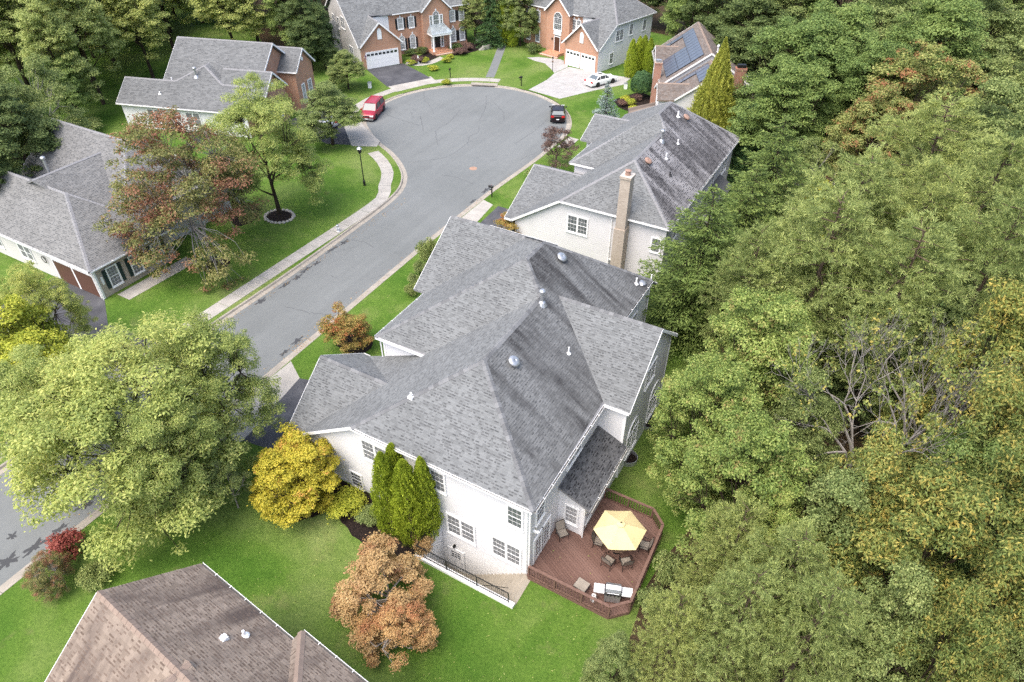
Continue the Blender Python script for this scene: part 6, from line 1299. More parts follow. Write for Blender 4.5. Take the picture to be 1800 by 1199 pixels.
('oak', -29.46, 105.5, 4.89, 12, 'broadleaf_tree', 'tree', 'dark green tree just right of the white side wall', 'trees of the right-hand wood'),
('olive', -15.93, 99.07, 5.9, 15, 'broadleaf_tree', 'tree', 'deep green tree at the top edge above the dark round one', 'trees of the right-hand wood'),
('oak', 0.19, 103.31, 6.33, 16.5, 'broadleaf_tree', 'tree', 'green tree at the top edge near the right corner', 'trees of the right-hand wood'),
('olive', 9.19, 108.4, 5.96, 16.5, 'broadleaf_tree', 'tree', 'pale tree filling the top right corner', 'trees of the right-hand wood'),
('hickory', 10.49, 31.08, 2.36, 13, 'broadleaf_tree', 'tree', 'hickory cut by the right edge', 'trees of the right-hand wood'),
('oak2', 10.14, 60.65, 3.76, 14, 'broadleaf_tree', 'tree', 'dark tree cut by the right edge', 'trees of the right-hand wood'),
('oak2', 2.74, 38.23, 3.06, 9, 'broadleaf_tree', 'tree', 'dark understorey tree behind the bare tree', 'trees of the right-hand wood'),
('oak2', 6.72, 40.38, 3.38, 10, 'broadleaf_tree', 'tree', 'dark understorey tree among the pines', 'trees of the right-hand wood'),
('oak2', 4.92, 22.1, 2.54, 7.5, 'broadleaf_tree', 'tree', 'dark understorey tree below the hickories', 'trees of the right-hand wood'),
('olive', 10.3, 18.91, 2.0, 12, 'broadleaf_tree', 'tree', 'olive tree in the bottom right corner', 'trees of the right-hand wood'),
('oak', 7.87, 27.51, 2.64, 11, 'broadleaf_tree', 'tree', 'green tree shaded by the golden hickories', 'trees of the right-hand wood'),
('oak2', -70.68, 30.09, 4.58, 12, 'broadleaf_tree', 'tree', 'dark tree beside the pale grey roof at the left edge', 'trees of the wood at the top left'),
('greytree', -79.22, 37.95, 3.9, 11, 'broadleaf_tree', 'tree', 'grey-green tree behind the pale grey roof', 'trees of the wood at the top left'),
('oak', -86.92, 45.33, 2.95, 8, 'broadleaf_tree', 'tree', 'shaded tree behind the pale grey roof ridge', 'trees of the wood at the top left'),
('olive', -74.69, 33.35, 3.64, 12, 'broadleaf_tree', 'tree', 'olive tree between the grey-green tree and the left edge', 'trees of the wood at the top left'),
('greenbush', -84.2, 44.4, 1.78, 2.2, 'shrub', 'shrub', 'grey-green bush behind the pale grey ridge', None),
('oak2', -67.2, 26.03, 2.19, 9, 'broadleaf_tree', 'tree', 'dark tree at the left edge beside the brown fence', 'trees of the wood at the top left'),
('tall2', -91.2, 51.5, 4.4, 17, 'broadleaf_tree', 'tree', 'tall tree over the bright lawn left of the plain grey roof', 'trees of the wood at the top left'),
('tall', -88.4, 46.5, 3.6, 16, 'broadleaf_tree', 'tree', 'slender tall tree nearest the pale grey roof ridge', 'trees of the wood at the top left'),
('tall2', -94, 61.5, 4.6, 17, 'broadleaf_tree', 'tree', 'tall tree just behind the low end of the plain grey roof', 'trees of the wood at the top left'),
('tall', -98, 55, 4.8, 18, 'broadleaf_tree', 'tree', 'tall tree behind the ones over the bright lawn', 'trees of the wood at the top left'),
('tall2', -97, 46, 4.8, 18, 'broadleaf_tree', 'tree', 'tall green tree towards the left edge with bare trunk', 'trees of the wood at the top left'),
('tall', -103, 62, 5, 18, 'broadleaf_tree', 'tree', 'tall dark tree in the upper left wood', 'trees of the wood at the top left'),
('tall2', -88, 72, 4.6, 15, 'broadleaf_tree', 'tree', 'pale tall tree behind the plain grey roof, leftmost', 'trees of the wood at the top left'),
('oak', -80.5, 76.5, 4.2, 13, 'broadleaf_tree', 'tree', 'green tree behind the plain grey roof ridge', 'trees of the wood at the top left'),
('oak2', -76.5, 75.5, 3.6, 10.5, 'broadleaf_tree', 'tree', 'dark tree behind the brick gables', 'trees of the wood at the top left'),
('deepfir', -80, 82, 3.2, 10, 'fir_tree', 'tree', 'dark conifer left of the brick house', 'trees of the wood at the top left'),
('tall2', -92, 80, 5, 16, 'broadleaf_tree', 'tree', 'tall tree far behind the plain grey roof', 'trees of the wood at the top left'),
('olive', -98, 39.5, 4.6, 14, 'broadleaf_tree', 'tree', 'olive tree beside the brown fence in the wood', 'trees of the wood at the top left'),
('tall', -105, 50, 5, 18, 'broadleaf_tree', 'tree', 'tall tree far left in the wood', 'trees of the wood at the top left'),
('tall2', -101, 71, 5, 18, 'broadleaf_tree', 'tree', 'pale tall tree in the middle of the upper left wood', 'trees of the wood at the top left'),
('olive', -63.06, 99.45, 2.9, 9.5, 'broadleaf_tree', 'tree', 'dark tree between the two brick houses, first from the left', 'trees between the brick houses'),
('deepfir', -59.86, 98.87, 2.86, 9.5, 'fir_tree', 'tree', 'dark tree between the two brick houses, second from the left', 'trees between the brick houses'),
('oak', -58.72, 101.9, 2.9, 9.5, 'broadleaf_tree', 'tree', 'dark tree between the two brick houses, third from the left', 'trees between the brick houses'),
('olive', -55.74, 101.2, 2.86, 9.5, 'broadleaf_tree', 'tree', 'dark tree between the two brick houses, fourth from the left', 'trees between the brick houses'),
('oak', -54.78, 104.13, 2.9, 9.5, 'broadleaf_tree', 'tree', 'dark tree between the two brick houses, fifth from the left', 'trees between the brick houses'),
('oak', -84, 97, 4.8, 14.0, 'broadleaf_tree', 'tree', 'tall tree behind the brick houses, first from the left in the far row', 'far row behind the brick houses'),
('oak2', -78, 103, 4.8, 14.0, 'broadleaf_tree', 'tree', 'tall tree behind the brick houses, second from the left in the far row', 'far row behind the brick houses'),
('oak2', -70, 110, 4.2, 14.0, 'broadleaf_tree', 'tree', 'tall tree behind the brick houses, third from the left in the far row', 'far row behind the brick houses'),
('oak2', -62, 116, 5.2, 16.0, 'broadleaf_tree', 'tree', 'tall tree behind the brick houses, fourth from the left in the far row', 'far row behind the brick houses'),
('oak2', -54, 121, 4.2, 17.0, 'broadleaf_tree', 'tree', 'tall tree behind the brick houses, fifth from the left in the far row', 'far row behind the brick houses'),
('tall', -46, 121, 4.8, 14.0, 'broadleaf_tree', 'tree', 'tall tree behind the brick houses, sixth from the left in the far row', 'far row behind the brick houses'),
('oak2', -38, 122, 4.8, 14.0, 'broadleaf_tree', 'tree', 'tall tree behind the brick houses, seventh from the left in the far row', 'far row behind the brick houses'),
('oak2', -30, 117, 5.2, 16.0, 'broadleaf_tree', 'tree', 'tall tree behind the brick houses, eighth from the left in the far row', 'far row behind the brick houses'),
('tall', -24, 110, 4.2, 14.0, 'broadleaf_tree', 'tree', 'tall tree behind the brick houses, ninth from the left in the far row', 'far row behind the brick houses'),
('tall', -17, 106, 4.8, 17.0, 'broadleaf_tree', 'tree', 'tall tree behind the brick houses, tenth from the left in the far row', 'far row behind the brick houses'),
('oak', 15.05, 57.69, 5.08, 11.0, 'broadleaf_tree', 'tree', 'tree in the depth of the right-hand wood', 'depth of the right-hand wood'),
('oak', 15.24, 65.64, 4.56, 13.0, 'broadleaf_tree', 'tree', 'tree in the depth of the right-hand wood', 'depth of the right-hand wood'),
('olive', 10.18, 70.85, 4.78, 11.8, 'broadleaf_tree', 'tree', 'tree in the depth of the right-hand wood', 'depth of the right-hand wood'),
('olive', 15.71, 84.72, 4.67, 11.8, 'broadleaf_tree', 'tree', 'tree in the depth of the right-hand wood', 'depth of the right-hand wood'),
('pine', 15.72, 90.5, 4.73, 11.1, 'broadleaf_tree', 'tree', 'tree in the depth of the right-hand wood', 'depth of the right-hand wood'),
('pine', 16.81, 97.63, 3.88, 12.1, 'broadleaf_tree', 'tree', 'tree in the depth of the right-hand wood', 'depth of the right-hand wood'),
('olive', 17.08, 102.69, 3.99, 11.2, 'broadleaf_tree', 'tree', 'tree in the depth of the right-hand wood', 'depth of the right-hand wood'),
('pine', 2.78, 110.76, 4.64, 13.3, 'broadleaf_tree', 'tree', 'tree in the depth of the right-hand wood', 'depth of the right-hand wood'),
('olive', 17.55, 111.12, 4.66, 13.1, 'broadleaf_tree', 'tree', 'tree in the depth of the right-hand wood', 'depth of the right-hand wood'),
('oak', -4.23, 117.87, 3.88, 11.4, 'broadleaf_tree', 'tree', 'tree in the depth of the right-hand wood', 'depth of the right-hand wood'),
('olive', 3.18, 115.99, 3.86, 13.7, 'broadleaf_tree', 'tree', 'tree in the depth of the right-hand wood', 'depth of the right-hand wood'),
('oak', 11.42, 116.53, 4.76, 12.4, 'broadleaf_tree', 'tree', 'tree in the depth of the right-hand wood', 'depth of the right-hand wood'),
('olive', -4.27, 123.46, 4.32, 14.9, 'broadleaf_tree', 'tree', 'tree in the depth of the right-hand wood', 'depth of the right-hand wood'),
('olive', 3.73, 123.87, 4.2, 14.7, 'broadleaf_tree', 'tree', 'tree in the depth of the right-hand wood', 'depth of the right-hand wood'),
('olive', 10.1, 123.56, 4.94, 14.1, 'broadleaf_tree', 'tree', 'tree in the depth of the right-hand wood', 'depth of the right-hand wood'),
('pine', 16.84, 124.33, 4.53, 11.9, 'broadleaf_tree', 'tree', 'tree in the depth of the right-hand wood', 'depth of the right-hand wood'),
('pine', -2.04, 131.34, 3.84, 14.9, 'broadleaf_tree', 'tree', 'tree in the depth of the right-hand wood', 'depth of the right-hand wood'),
('olive', 2.76, 130.36, 4.71, 11.7, 'broadleaf_tree', 'tree', 'tree in the depth of the right-hand wood', 'depth of the right-hand wood'),
('olive', 11.04, 129.88, 4.6, 13.7, 'broadleaf_tree', 'tree', 'tree in the depth of the right-hand wood', 'depth of the right-hand wood'),
('olive', -1.75, 136.02, 3.97, 13.5, 'broadleaf_tree', 'tree', 'tree in the depth of the right-hand wood', 'depth of the right-hand wood'),
('oak', 8.67, 137.34, 4.8, 11.3, 'broadleaf_tree', 'tree', 'tree in the depth of the right-hand wood', 'depth of the right-hand wood'),
('oak', 16.47, 136.16, 4.99, 11.3, 'broadleaf_tree', 'tree', 'tree in the depth of the right-hand wood', 'depth of the right-hand wood'),
('olive', -1.72, 143.93, 4.89, 11.6, 'broadleaf_tree', 'tree', 'tree in the depth of the right-hand wood', 'depth of the right-hand wood'),
('oak', 4.08, 142.67, 4.71, 13.2, 'broadleaf_tree', 'tree', 'tree in the depth of the right-hand wood', 'depth of the right-hand wood'),
('olive', 10.92, 143.19, 4.84, 11.3, 'broadleaf_tree', 'tree', 'tree in the depth of the right-hand wood', 'depth of the right-hand wood'),
('oak', 21.52, 142.29, 4.86, 11.8, 'broadleaf_tree', 'tree', 'tree in the depth of the right-hand wood', 'depth of the right-hand wood'),
('olive', -2.31, 149.4, 3.98, 13.1, 'broadleaf_tree', 'tree', 'tree in the depth of the right-hand wood', 'depth of the right-hand wood'),
('olive', 4.44, 149.73, 4.84, 12.7, 'broadleaf_tree', 'tree', 'tree in the depth of the right-hand wood', 'depth of the right-hand wood'),
('olive', 17.42, 149.45, 3.96, 12.0, 'broadleaf_tree', 'tree', 'tree in the depth of the right-hand wood', 'depth of the right-hand wood'),
('oak', -109.53, 45.73, 3.99, 19.3, 'broadleaf_tree', 'tree', 'tall tree in the depth of the wood behind the left-hand houses', 'depth of the left-hand wood'),
('oak', -126.68, 53.92, 3.96, 18.7, 'broadleaf_tree', 'tree', 'tall tree in the depth of the wood behind the left-hand houses', 'depth of the left-hand wood'),
('tall', -116.55, 54.29, 4.72, 19.8, 'broadleaf_tree', 'tree', 'tall tree in the depth of the wood behind the left-hand houses', 'depth of the left-hand wood'),
('tall', -109.93, 54.1, 4.16, 17.2, 'broadleaf_tree', 'tree', 'tall tree in the depth of the wood behind the left-hand houses', 'depth of the left-hand wood'),
('tall', -143.15, 62.66, 4.93, 18.3, 'broadleaf_tree', 'tree', 'tall tree in the depth of the wood behind the left-hand houses', 'depth of the left-hand wood'),
('tall2', -133.31, 63.16, 3.94, 17.0, 'broadleaf_tree', 'tree', 'tall tree in the depth of the wood behind the left-hand houses', 'depth of the left-hand wood'),
('tall', -125.8, 63.47, 4.04, 18.7, 'broadleaf_tree', 'tree', 'tall tree in the depth of the wood behind the left-hand houses', 'depth of the left-hand wood'),
('tall', -118.7, 62.77, 4.22, 16.3, 'broadleaf_tree', 'tree', 'tall tree in the depth of the wood behind the left-hand houses', 'depth of the left-hand wood'),
('tall2', -110.23, 63.45, 4.53, 19.3, 'broadleaf_tree', 'tree', 'tall tree in the depth of the wood behind the left-hand houses', 'depth of the left-hand wood'),
('tall2', -166.79, 71.49, 4.68, 15.3, 'broadleaf_tree', 'tree', 'tall tree in the depth of the wood behind the left-hand houses', 'depth of the left-hand wood'),
('oak', -157.51, 69.69, 4.8, 17.9, 'broadleaf_tree', 'tree', 'tall tree in the depth of the wood behind the left-hand houses', 'depth of the left-hand wood'),
('tall2', -150.81, 71.03, 5.16, 15.8, 'broadleaf_tree', 'tree', 'tall tree in the depth of the wood behind the left-hand houses', 'depth of the left-hand wood'),
('oak', -142.22, 68.99, 4.46, 15.8, 'broadleaf_tree', 'tree', 'tall tree in the depth of the wood behind the left-hand houses', 'depth of the left-hand wood'),
('tall2', -135.12, 70.89, 5.15, 19.2, 'broadleaf_tree', 'tree', 'tall tree in the depth of the wood behind the left-hand houses', 'depth of the left-hand wood'),
('tall', -126.47, 70.45, 5.14, 16.9, 'broadleaf_tree', 'tree', 'tall tree in the depth of the wood behind the left-hand houses', 'depth of the left-hand wood'),
('tall2', -118.51, 71.02, 4.36, 19.4, 'broadleaf_tree', 'tree', 'tall tree in the depth of the wood behind the left-hand houses', 'depth of the left-hand wood'),
('tall', -110.22, 71.4, 5.01, 16.5, 'broadleaf_tree', 'tree', 'tall tree in the depth of the wood behind the left-hand houses', 'depth of the left-hand wood'),
('tall2', -149.01, 78.1, 3.98, 16.6, 'broadleaf_tree', 'tree', 'tall tree in the depth of the wood behind the left-hand houses', 'depth of the left-hand wood'),
('tall2', -142.84, 77.58, 4.09, 17.7, 'broadleaf_tree', 'tree', 'tall tree in the depth of the wood behind the left-hand houses', 'depth of the left-hand wood'),
('oak', -134.35, 76.93, 4.58, 16.0, 'broadleaf_tree', 'tree', 'tall tree in the depth of the wood behind the left-hand houses', 'depth of the left-hand wood'),
('tall', -127.22, 77.31, 4.47, 17.1, 'broadleaf_tree', 'tree', 'tall tree in the depth of the wood behind the left-hand houses', 'depth of the left-hand wood'),
('tall2', -117.04, 76.53, 3.93, 15.6, 'broadleaf_tree', 'tree', 'tall tree in the depth of the wood behind the left-hand houses', 'depth of the left-hand wood'),
('tall', -111.25, 78.69, 4.22, 16.0, 'broadleaf_tree', 'tree', 'tall tree in the depth of the wood behind the left-hand houses', 'depth of the left-hand wood'),
('tall2', -142.28, 87.07, 4.25, 16.5, 'broadleaf_tree', 'tree', 'tall tree in the depth of the wood behind the left-hand houses', 'depth of the left-hand wood'),
('tall2', -133.5, 86.54, 4.78, 17.2, 'broadleaf_tree', 'tree', 'tall tree in the depth of the wood behind the left-hand houses', 'depth of the left-hand wood'),
('oak', -127.21, 85.17, 4.16, 18.8, 'broadleaf_tree', 'tree', 'tall tree in the depth of the wood behind the left-hand houses', 'depth of the left-hand wood'),
('tall', -117.24, 84.67, 4.69, 17.2, 'broadleaf_tree', 'tree', 'tall tree in the depth of the wood behind the left-hand houses', 'depth of the left-hand wood'),
('tall2', -111.33, 85.51, 5.05, 17.4, 'broadleaf_tree', 'tree', 'tall tree in the depth of the wood behind the left-hand houses', 'depth of the left-hand wood'),
('tall2', -102.98, 86.19, 4.86, 15.8, 'broadleaf_tree', 'tree', 'tall tree in the depth of the wood behind the left-hand houses', 'depth of the left-hand wood'),
('oak', -92.55, 86.55, 4.51, 18.9, 'broadleaf_tree', 'tree', 'tall tree in the depth of the wood behind the left-hand houses', 'depth of the left-hand wood'),
('tall', -132.89, 94.08, 4.96, 15.7, 'broadleaf_tree', 'tree', 'tall tree in the depth of the wood behind the left-hand houses', 'depth of the left-hand wood'),
('tall', -125.74, 93.49, 4.49, 15.3, 'broadleaf_tree', 'tree', 'tall tree in the depth of the wood behind the left-hand houses', 'depth of the left-hand wood'),
('tall2', -117.97, 93.94, 5.2, 16.5, 'broadleaf_tree', 'tree', 'tall tree in the depth of the wood behind the left-hand houses', 'depth of the left-hand wood'),
('oak', -108.62, 92.86, 4.05, 15.1, 'broadleaf_tree', 'tree', 'tall tree in the depth of the wood behind the left-hand houses', 'depth of the left-hand wood'),
('tall', -101.75, 93.14, 4.92, 17.4, 'broadleaf_tree', 'tree', 'tall tree in the depth of the wood behind the left-hand houses', 'depth of the left-hand wood'),
('tall2', -94.59, 93.37, 3.88, 16.1, 'broadleaf_tree', 'tree', 'tall tree in the depth of the wood behind the left-hand houses', 'depth of the left-hand wood'),
('tall2', -124.7, 100.92, 4.91, 15.2, 'broadleaf_tree', 'tree', 'tall tree in the depth of the wood behind the left-hand houses', 'depth of the left-hand wood'),
('tall', -101.21, 102.64, 3.96, 17.0, 'broadleaf_tree', 'tree', 'tall tree in the depth of the wood behind the left-hand houses', 'depth of the left-hand wood'),
('tall2', -93.91, 101.45, 4.06, 19.2, 'broadleaf_tree', 'tree', 'tall tree in the depth of the wood behind the left-hand houses', 'depth of the left-hand wood'),
('tall2', -102.71, 110.59, 3.89, 17.1, 'broadleaf_tree', 'tree', 'tall tree in the depth of the wood behind the left-hand houses', 'depth of the left-hand wood')]
for kind, x, y, r, h, name, cat, label, group in TREES: plant(kind, x, y, r, h, label, cat, name, group)

# ------------------------------------------------------------------ vehicles
def car(name, label, loc, heading, paint, spec):
    """heading: direction of travel (radians, 0 = +X). Body lofted from measured cross-sections; x forward, origin at ground centre"""
    root = empty(name, loc, heading, label, 'car'); L, W, zb, zr = spec['L'], spec['W'], spec['belt'], spec['roof']; h = W / 2
    # body: stations (x, half width, sill z, deck z)
    B = MB(); st = spec['stations']; ring = lambda x, w, z0, z1: [(x, w * .80, z0), (x, w * .97, z0 + .06), (x, w, z0 + .22), (x, w, z1 - .22), (x, w * .955, z1 - .07), (x, w * .86, z1), (x, w * .4, z1 + .025)]
    rings = []
    for x, w, z0, z1 in st:
        r_ = ring(x, w * h, z0, z1); rings.append(r_ + [(a, -b_, c) for a, b_, c in reversed(r_)])
    n = len(rings[0])
    for r_ in rings: B.v += r_
    for i in range(len(rings) - 1):
        for j in range(n): k = (j + 1) % n; B.f.append((i * n + j, i * n + k, (i + 1) * n + k, (i + 1) * n + j))
    B.f.append(tuple(range(n))[::-1]); B.f.append(tuple((len(rings) - 1) * n + j for j in range(n)))
    body = B.build('body', paint, root, True)
    for p in body.data.polygons: p.use_smooth = True
    # cabin: roof panel with pillars, glass set between them
    x1, x2, x3, x4 = spec['cabin']; wb, wr = h * .90, h * spec.get('tumble', .70); zb0 = zb - .03
    roof = MB(); nx, ny = 6, 5
    for i in range(nx + 1):
        f = i / nx; x = x2 + (x3 - x2) * f; c = .05 * math.sin(math.pi * f)
        for j in range(ny + 1): g_ = j / ny * 2 - 1; roof.v.append((x, wr * g_, zr + c * .6 - .05 * g_ * g_))
    k0 = ny + 1
    for i in range(nx):
        for j in range(ny): roof.f.append((i * k0 + j, (i + 1) * k0 + j, (i + 1) * k0 + j + 1, i * k0 + j + 1))
    ze = zr - .05
    for s_ in (-1, 1):
        for (xa, xb, wd) in ((x1, x2, .09), (x4, x3, .13)): roof.beam((xa, s_ * wb, zb0), (xb, s_ * wr, ze), wd, .05, (0, s_, .3))
        for t in spec['pillars']: roof.beam((t, s_ * (wb + .005), zb0), (t + (x2 + x3) * 0, s_ * (wr + .012), ze), .08, .04, (1, 0, 0))
        roof.beam((x2, s_ * wr, ze), (x3, s_ * wr, ze), .06, .05)
    roof.beam((x2, -wr, ze + .01), (x2, wr, ze + .01), .08, .05); roof.beam((x3, -wr, ze + .01), (x3, wr, ze + .01), .08, .05)
    roof.build('roof', paint, root, False)
    ws = MB(); ws.add([(x1 - .02, -wb, zb0), (x1 - .02, wb, zb0), (x2 + .0, wr, ze), (x2 + .0, -wr, ze)], [(0, 1, 2, 3)]); ws.build('windscreen', 'windscreen_glass', root)
    ws = MB(); ws.add([(x4 + .02, wb, zb0), (x4 + .02, -wb, zb0), (x3, -wr, ze), (x3, wr, ze)], [(0, 1, 2, 3)]); ws.build('rear_window', spec.get('rearglass', 'car_glass'), root)
    for s_ in (-1, 1):
        cuts = [x1] + sorted(spec['pillars'], reverse=True) + [x4]
        for i in range(len(cuts) - 1):
            a, c = cuts[i], cuts[i + 1]; top = lambda x: min(max(x, x3), x2)
            g = MB(); q = [(a, s_ * wb, zb0), (c, s_ * wb, zb0), (top(c), s_ * wr, ze), (top(a), s_ * wr, ze)]; g.add(q, [(0, 1, 2, 3) if s_ > 0 else (3, 2, 1, 0)]); g.build('side_window', 'car_glass', root)
        mi = MB(); mi.box((x1 - .25, s_ * (h + .02), zb - .02), (x1 - .1, s_ * (h + .2), zb + .13)); mi.build('wing_mirror', paint, root)
    for x in spec['wheels']:
        for s_ in (-1, 1):
            yc = s_ * (h - .10); rr = spec.get('wr', .33)
            aw = MB(); aw.lathe((x, s_ * (h - .13), rr), [(rr + .07, 0), (rr + .07, s_ * .14), (0, s_ * .14)], 20, (0, 1, 0)); aw.build('wheel_arch', 'plastic_dark', root)
            ty = MB(); ty.lathe((x, yc - s_ * .1, rr), [(rr * .62, 0), (rr * .95, 0), (rr, s_ * .05), (rr, s_ * .17), (rr * .94, s_ * .215), (rr * .64, s_ * .215)], 22, (0, 1, 0)); w_ = ty.build('wheel', 'rubber', root, True)
            ri = MB(); ri.lathe((x, yc - s_ * .1, rr), [(rr * .64, s_ * .20), (rr * .55, s_ * .18), (rr * .2, s_ * .2), (0, s_ * .205)], 14, (0, 1, 0)); ri.build('rim', 'metal_silver', w_)
    xf, xr = st[0][0], st[-1][0]
    for s_ in (-1, 1):
        hl = MB(); hl.box((xf - .16, s_ * h * .45, spec['lamp'][0] - .08), (xf + .012, s_ * h * .88, spec['lamp'][0] + .08)); hl.build('headlight', 'lamp_clear', root)
        tl = MB(); tl.box((xr + .12, s_ * h * .5, spec['lamp'][1] - .1), (xr - .012, s_ * h * .93, spec['lamp'][1] + spec.get('tall_lamp', .1))); tl.build('taillight', 'lamp_red', root)
    gb = MB(); gb.box((xf - .1, -h * .42, spec['lamp'][0] - .12), (xf + .01, h * .42, spec['lamp'][0] + .05)); gb.build('grille', 'plastic_dark', root)
    bp = MB(); bp.box((xf - .12, -h * .86, .26), (xf + .05, h * .86, .46)); bp.build('bumper', spec.get('bumper', paint), root); bp = MB(); bp.box((xr + .12, -h * .86, .28), (xr - .05, h * .86, .50)); bp.build('bumper', spec.get('bumper', paint), root)
    pl = MB(); pl.box((xr - .062, -.17, .52), (xr - .02, .17, .64)); pl.build('number_plate', 'paint_white', root); pl = MB(); pl.box((xf + .02, -.17, .36), (xf + .062, .17, .46)); pl.build('number_plate', 'paint_white', root)
    if spec.get('sunroof'): sr = MB(); sr.box((x2 - .75, -.38, zr + .012), (x2 - .25, .38, zr + .036)); sr.build('sunroof', 'car_glass', root)
    if spec.get('rack'):
        for s_ in (-1, 1): rk = MB(); rk.tube([(x2 - .3, s_ * wr * .86, zr), (x2 - .35, s_ * wr * .86, zr + .08), (x3 + .3, s_ * wr * .86, zr + .08), (x3 + .25, s_ * wr * .86, zr)], .018, 6); rk.build('roof_rail', 'plastic_dark', root)
    return root
VAN = dict(L=4.9, W=1.95, belt=1.02, roof=1.74, cabin=(1.35, .55, -2.05, -2.33), tumble=.78, pillars=(.45, -.75), wheels=(1.5, -1.5), wr=.34, lamp=(.72, .95), tall_lamp=.25, bumper='metal_galv', rack=True,
           stations=[(2.45, .74, .30, .66), (2.38, .88, .24, .80), (2.0, .97, .2, .90), (1.3, 1, .18, 1.02), (0, 1, .18, 1.04), (-1.6, 1, .18, 1.05), (-2.3, .97, .22, 1.04), (-2.42, .9, .3, 1.0)])
SEDAN = dict(L=4.85, W=1.82, belt=.92, roof=1.40, cabin=(.95, .25, -1.05, -1.75), pillars=(.05, -.85), wheels=(1.42, -1.38), wr=.32, lamp=(.62, .78), sunroof=True, rearglass='windscreen_glass',
             stations=[(2.42, .72, .30, .56), (2.34, .86, .24, .68), (1.9, .96, .2, .79), (1.0, 1, .18, .90), (0, 1, .18, .93), (-1.5, 1, .18, .94), (-2.15, .95, .22, .92), (-2.38, .86, .3, .84), (-2.43, .76, .34, .76)])
HATCH = dict(L=4.5, W=1.84, belt=1.0, roof=1.46, cabin=(.95, .2, -1.55, -1.98), pillars=(.0, -.95), wheels=(1.35, -1.35), wr=.33, lamp=(.68, .88), rearglass='windscreen_glass',
             stations=[(2.25, .74, .30, .62), (2.18, .88, .24, .74), (1.8, .97, .2, .86), (1.0, 1, .18, .97), (0, 1, .18, 1.0), (-1.4, 1, .18, 1.02), (-2.0, .96, .22, 1.0), (-2.2, .88, .3, .94), (-2.25, .8, .36, .84)])
car('red_minivan', 'red minivan with grey bumpers parked at the kerb of the turning circle', (-58.05, 66.35, ZR + .004), R(-70), 'paint_red', VAN)
car('dark_hatchback', 'dark maroon car parked with its tail towards the street', (-37.05, 77.3, ZR + .004), R(116), 'paint_maroon', HATCH)
car('white_sedan', 'white sedan with sunroof on the bright concrete drive', (-37.2, 91.2, .014), R(66), 'paint_white', SEDAN)
car('silver_sedan', 'silver car half hidden under the tree on the drive by the turning circle', (-61.4, 60.7, .014), R(158), 'paint_silver', SEDAN)

# ------------------------------------------------------------------ street furniture
t = empty('street_lamp', (-46.18, 49.97, 0), 0, 'black lamp post with lantern head on the lawn beside the pavement', 'street lamp')
m = MB(); m.lathe((0, 0, 0), [(.14, 0), (.14, .5), (.08, .62), (.055, .8), (.05, 3.45), (.08, 3.5), (.05, 3.55)], 12); m.build('post', 'metal_black', t)
m = MB(); m.lathe((0, 0, 3.55), [(.07, 0), (.18, .12), (.24, .52)], 6); lt = m.build('lantern', 'metal_black', t); m = MB(); m.lathe((0, 0, 3.6), [(.08, .02), (.185, .12), (.235, .44), (0, .45)], 6); m.build('lantern_glass', 'lamp_clear', lt)
m = MB(); m.lathe((0, 0, 4.07), [(.30, 0), (.2, .12), (.06, .2), (.03, .3), (0, .32)], 6); m.build('lantern_cap', 'metal_galv', t)
t = empty('fire_hydrant', (-42.25, 41.2, .02), 0, 'pale fire hydrant on the grass strip between pavement and kerb', 'hydrant')
m = MB(); m.lathe((0, 0, 0), [(.16, 0), (.16, .05), (.1, .07), (.1, .48), (.15, .5), (.15, .54)], 14); m.build('barrel', 'hydrant_paint', t); m = MB(); m.lathe((0, 0, .54), [(.13, 0), (.12, .1), (.06, .17), (.03, .18), (.03, .23), (0, .23)], 12); m.build('bonnet', 'metal_silver', t)
for a in ((1, 0, 0), (-1, 0, 0), (0, -1, 0)): m = MB(); m.lathe((a[0] * .08, a[1] * .08, .38), [(.06, 0), (.06, .08), (.075, .08), (.075, .12), (0, .12)], 10, a); m.build('outlet', 'hydrant_paint', t)
for lab, x, y, rz in (('dark mailbox on a post in front of the brick house with one garage door', -57.13, 82.9, 1.9), ('dark mailbox on a post on the lawn before the two-garage brick house', -46.56, 84.9, 1.2), ('dark mailbox at the kerb before the cream house drive', -33.1, 54.3, 0), ('mailbox beside the red minivan', -59.9, 63.5, 2.4)):
    t = empty('mailbox', (x, y, 0), rz, lab, 'mailbox', 'kerbside mailboxes'); m = MB(); m.box((-.05, -.05, 0), (.05, .05, 1.1)); m.box((-.3, -.035, .82), (.05, .035, .9)); m.build('post', 'metal_black', t)
    m = MB(); pr = [(.10 * math.cos(R(a)), 1.22 + .10 * math.sin(R(a))) for a in range(0, 181, 20)] + [(-.10, 1.1), (.10, 1.1)]; n = len(pr); m.v = [(-.36, y_, z) for y_, z in pr] + [(.16, y_, z) for y_, z in pr]; m.f = [tuple(range(n))[::-1], tuple(range(n, 2 * n))] + [(i, (i + 1) % n, n + (i + 1) % n, n + i) for i in range(n)]; m.build('box', 'metal_black', t)
    m = MB(); m.box((-.1, .105, 1.2), (-.08, .12, 1.42)); m.build('flag', 'lamp_red', t)
for lab, x, y in (('small pale utility box on the grass beside the pavement near the brick house', -64.5, 73.8), ('small utility box by the white sedan drive', -33.4, 91.0)):
    t = empty('utility_box', (x, y, 0), .5, lab, 'utility box'); m = MB(); m.box((-.22, -.2, 0), (.22, .2, .72)); m.build('cabinet', 'metal_white', t); m = MB(); m.box((-.25, -.23, .72), (.25, .23, .78)); m.build('lid', 'metal_galv', t)
t = empty('storm_drain', (-51.3, 82.6, 0), R(115 - 90 - 3), 'concrete storm drain inlet in the kerb at the head of the turning circle', 'storm drain'); m = MB(); m.box((-1.9, -.15, -.12), (1.9, .75, .05)); m.build('cover_slab', 'concrete_kerb', t); m = MB(); m.box((-1.6, -.4, -.112), (1.6, -.16, -.06)); m.build('inlet_opening', 'plastic_dark', t)
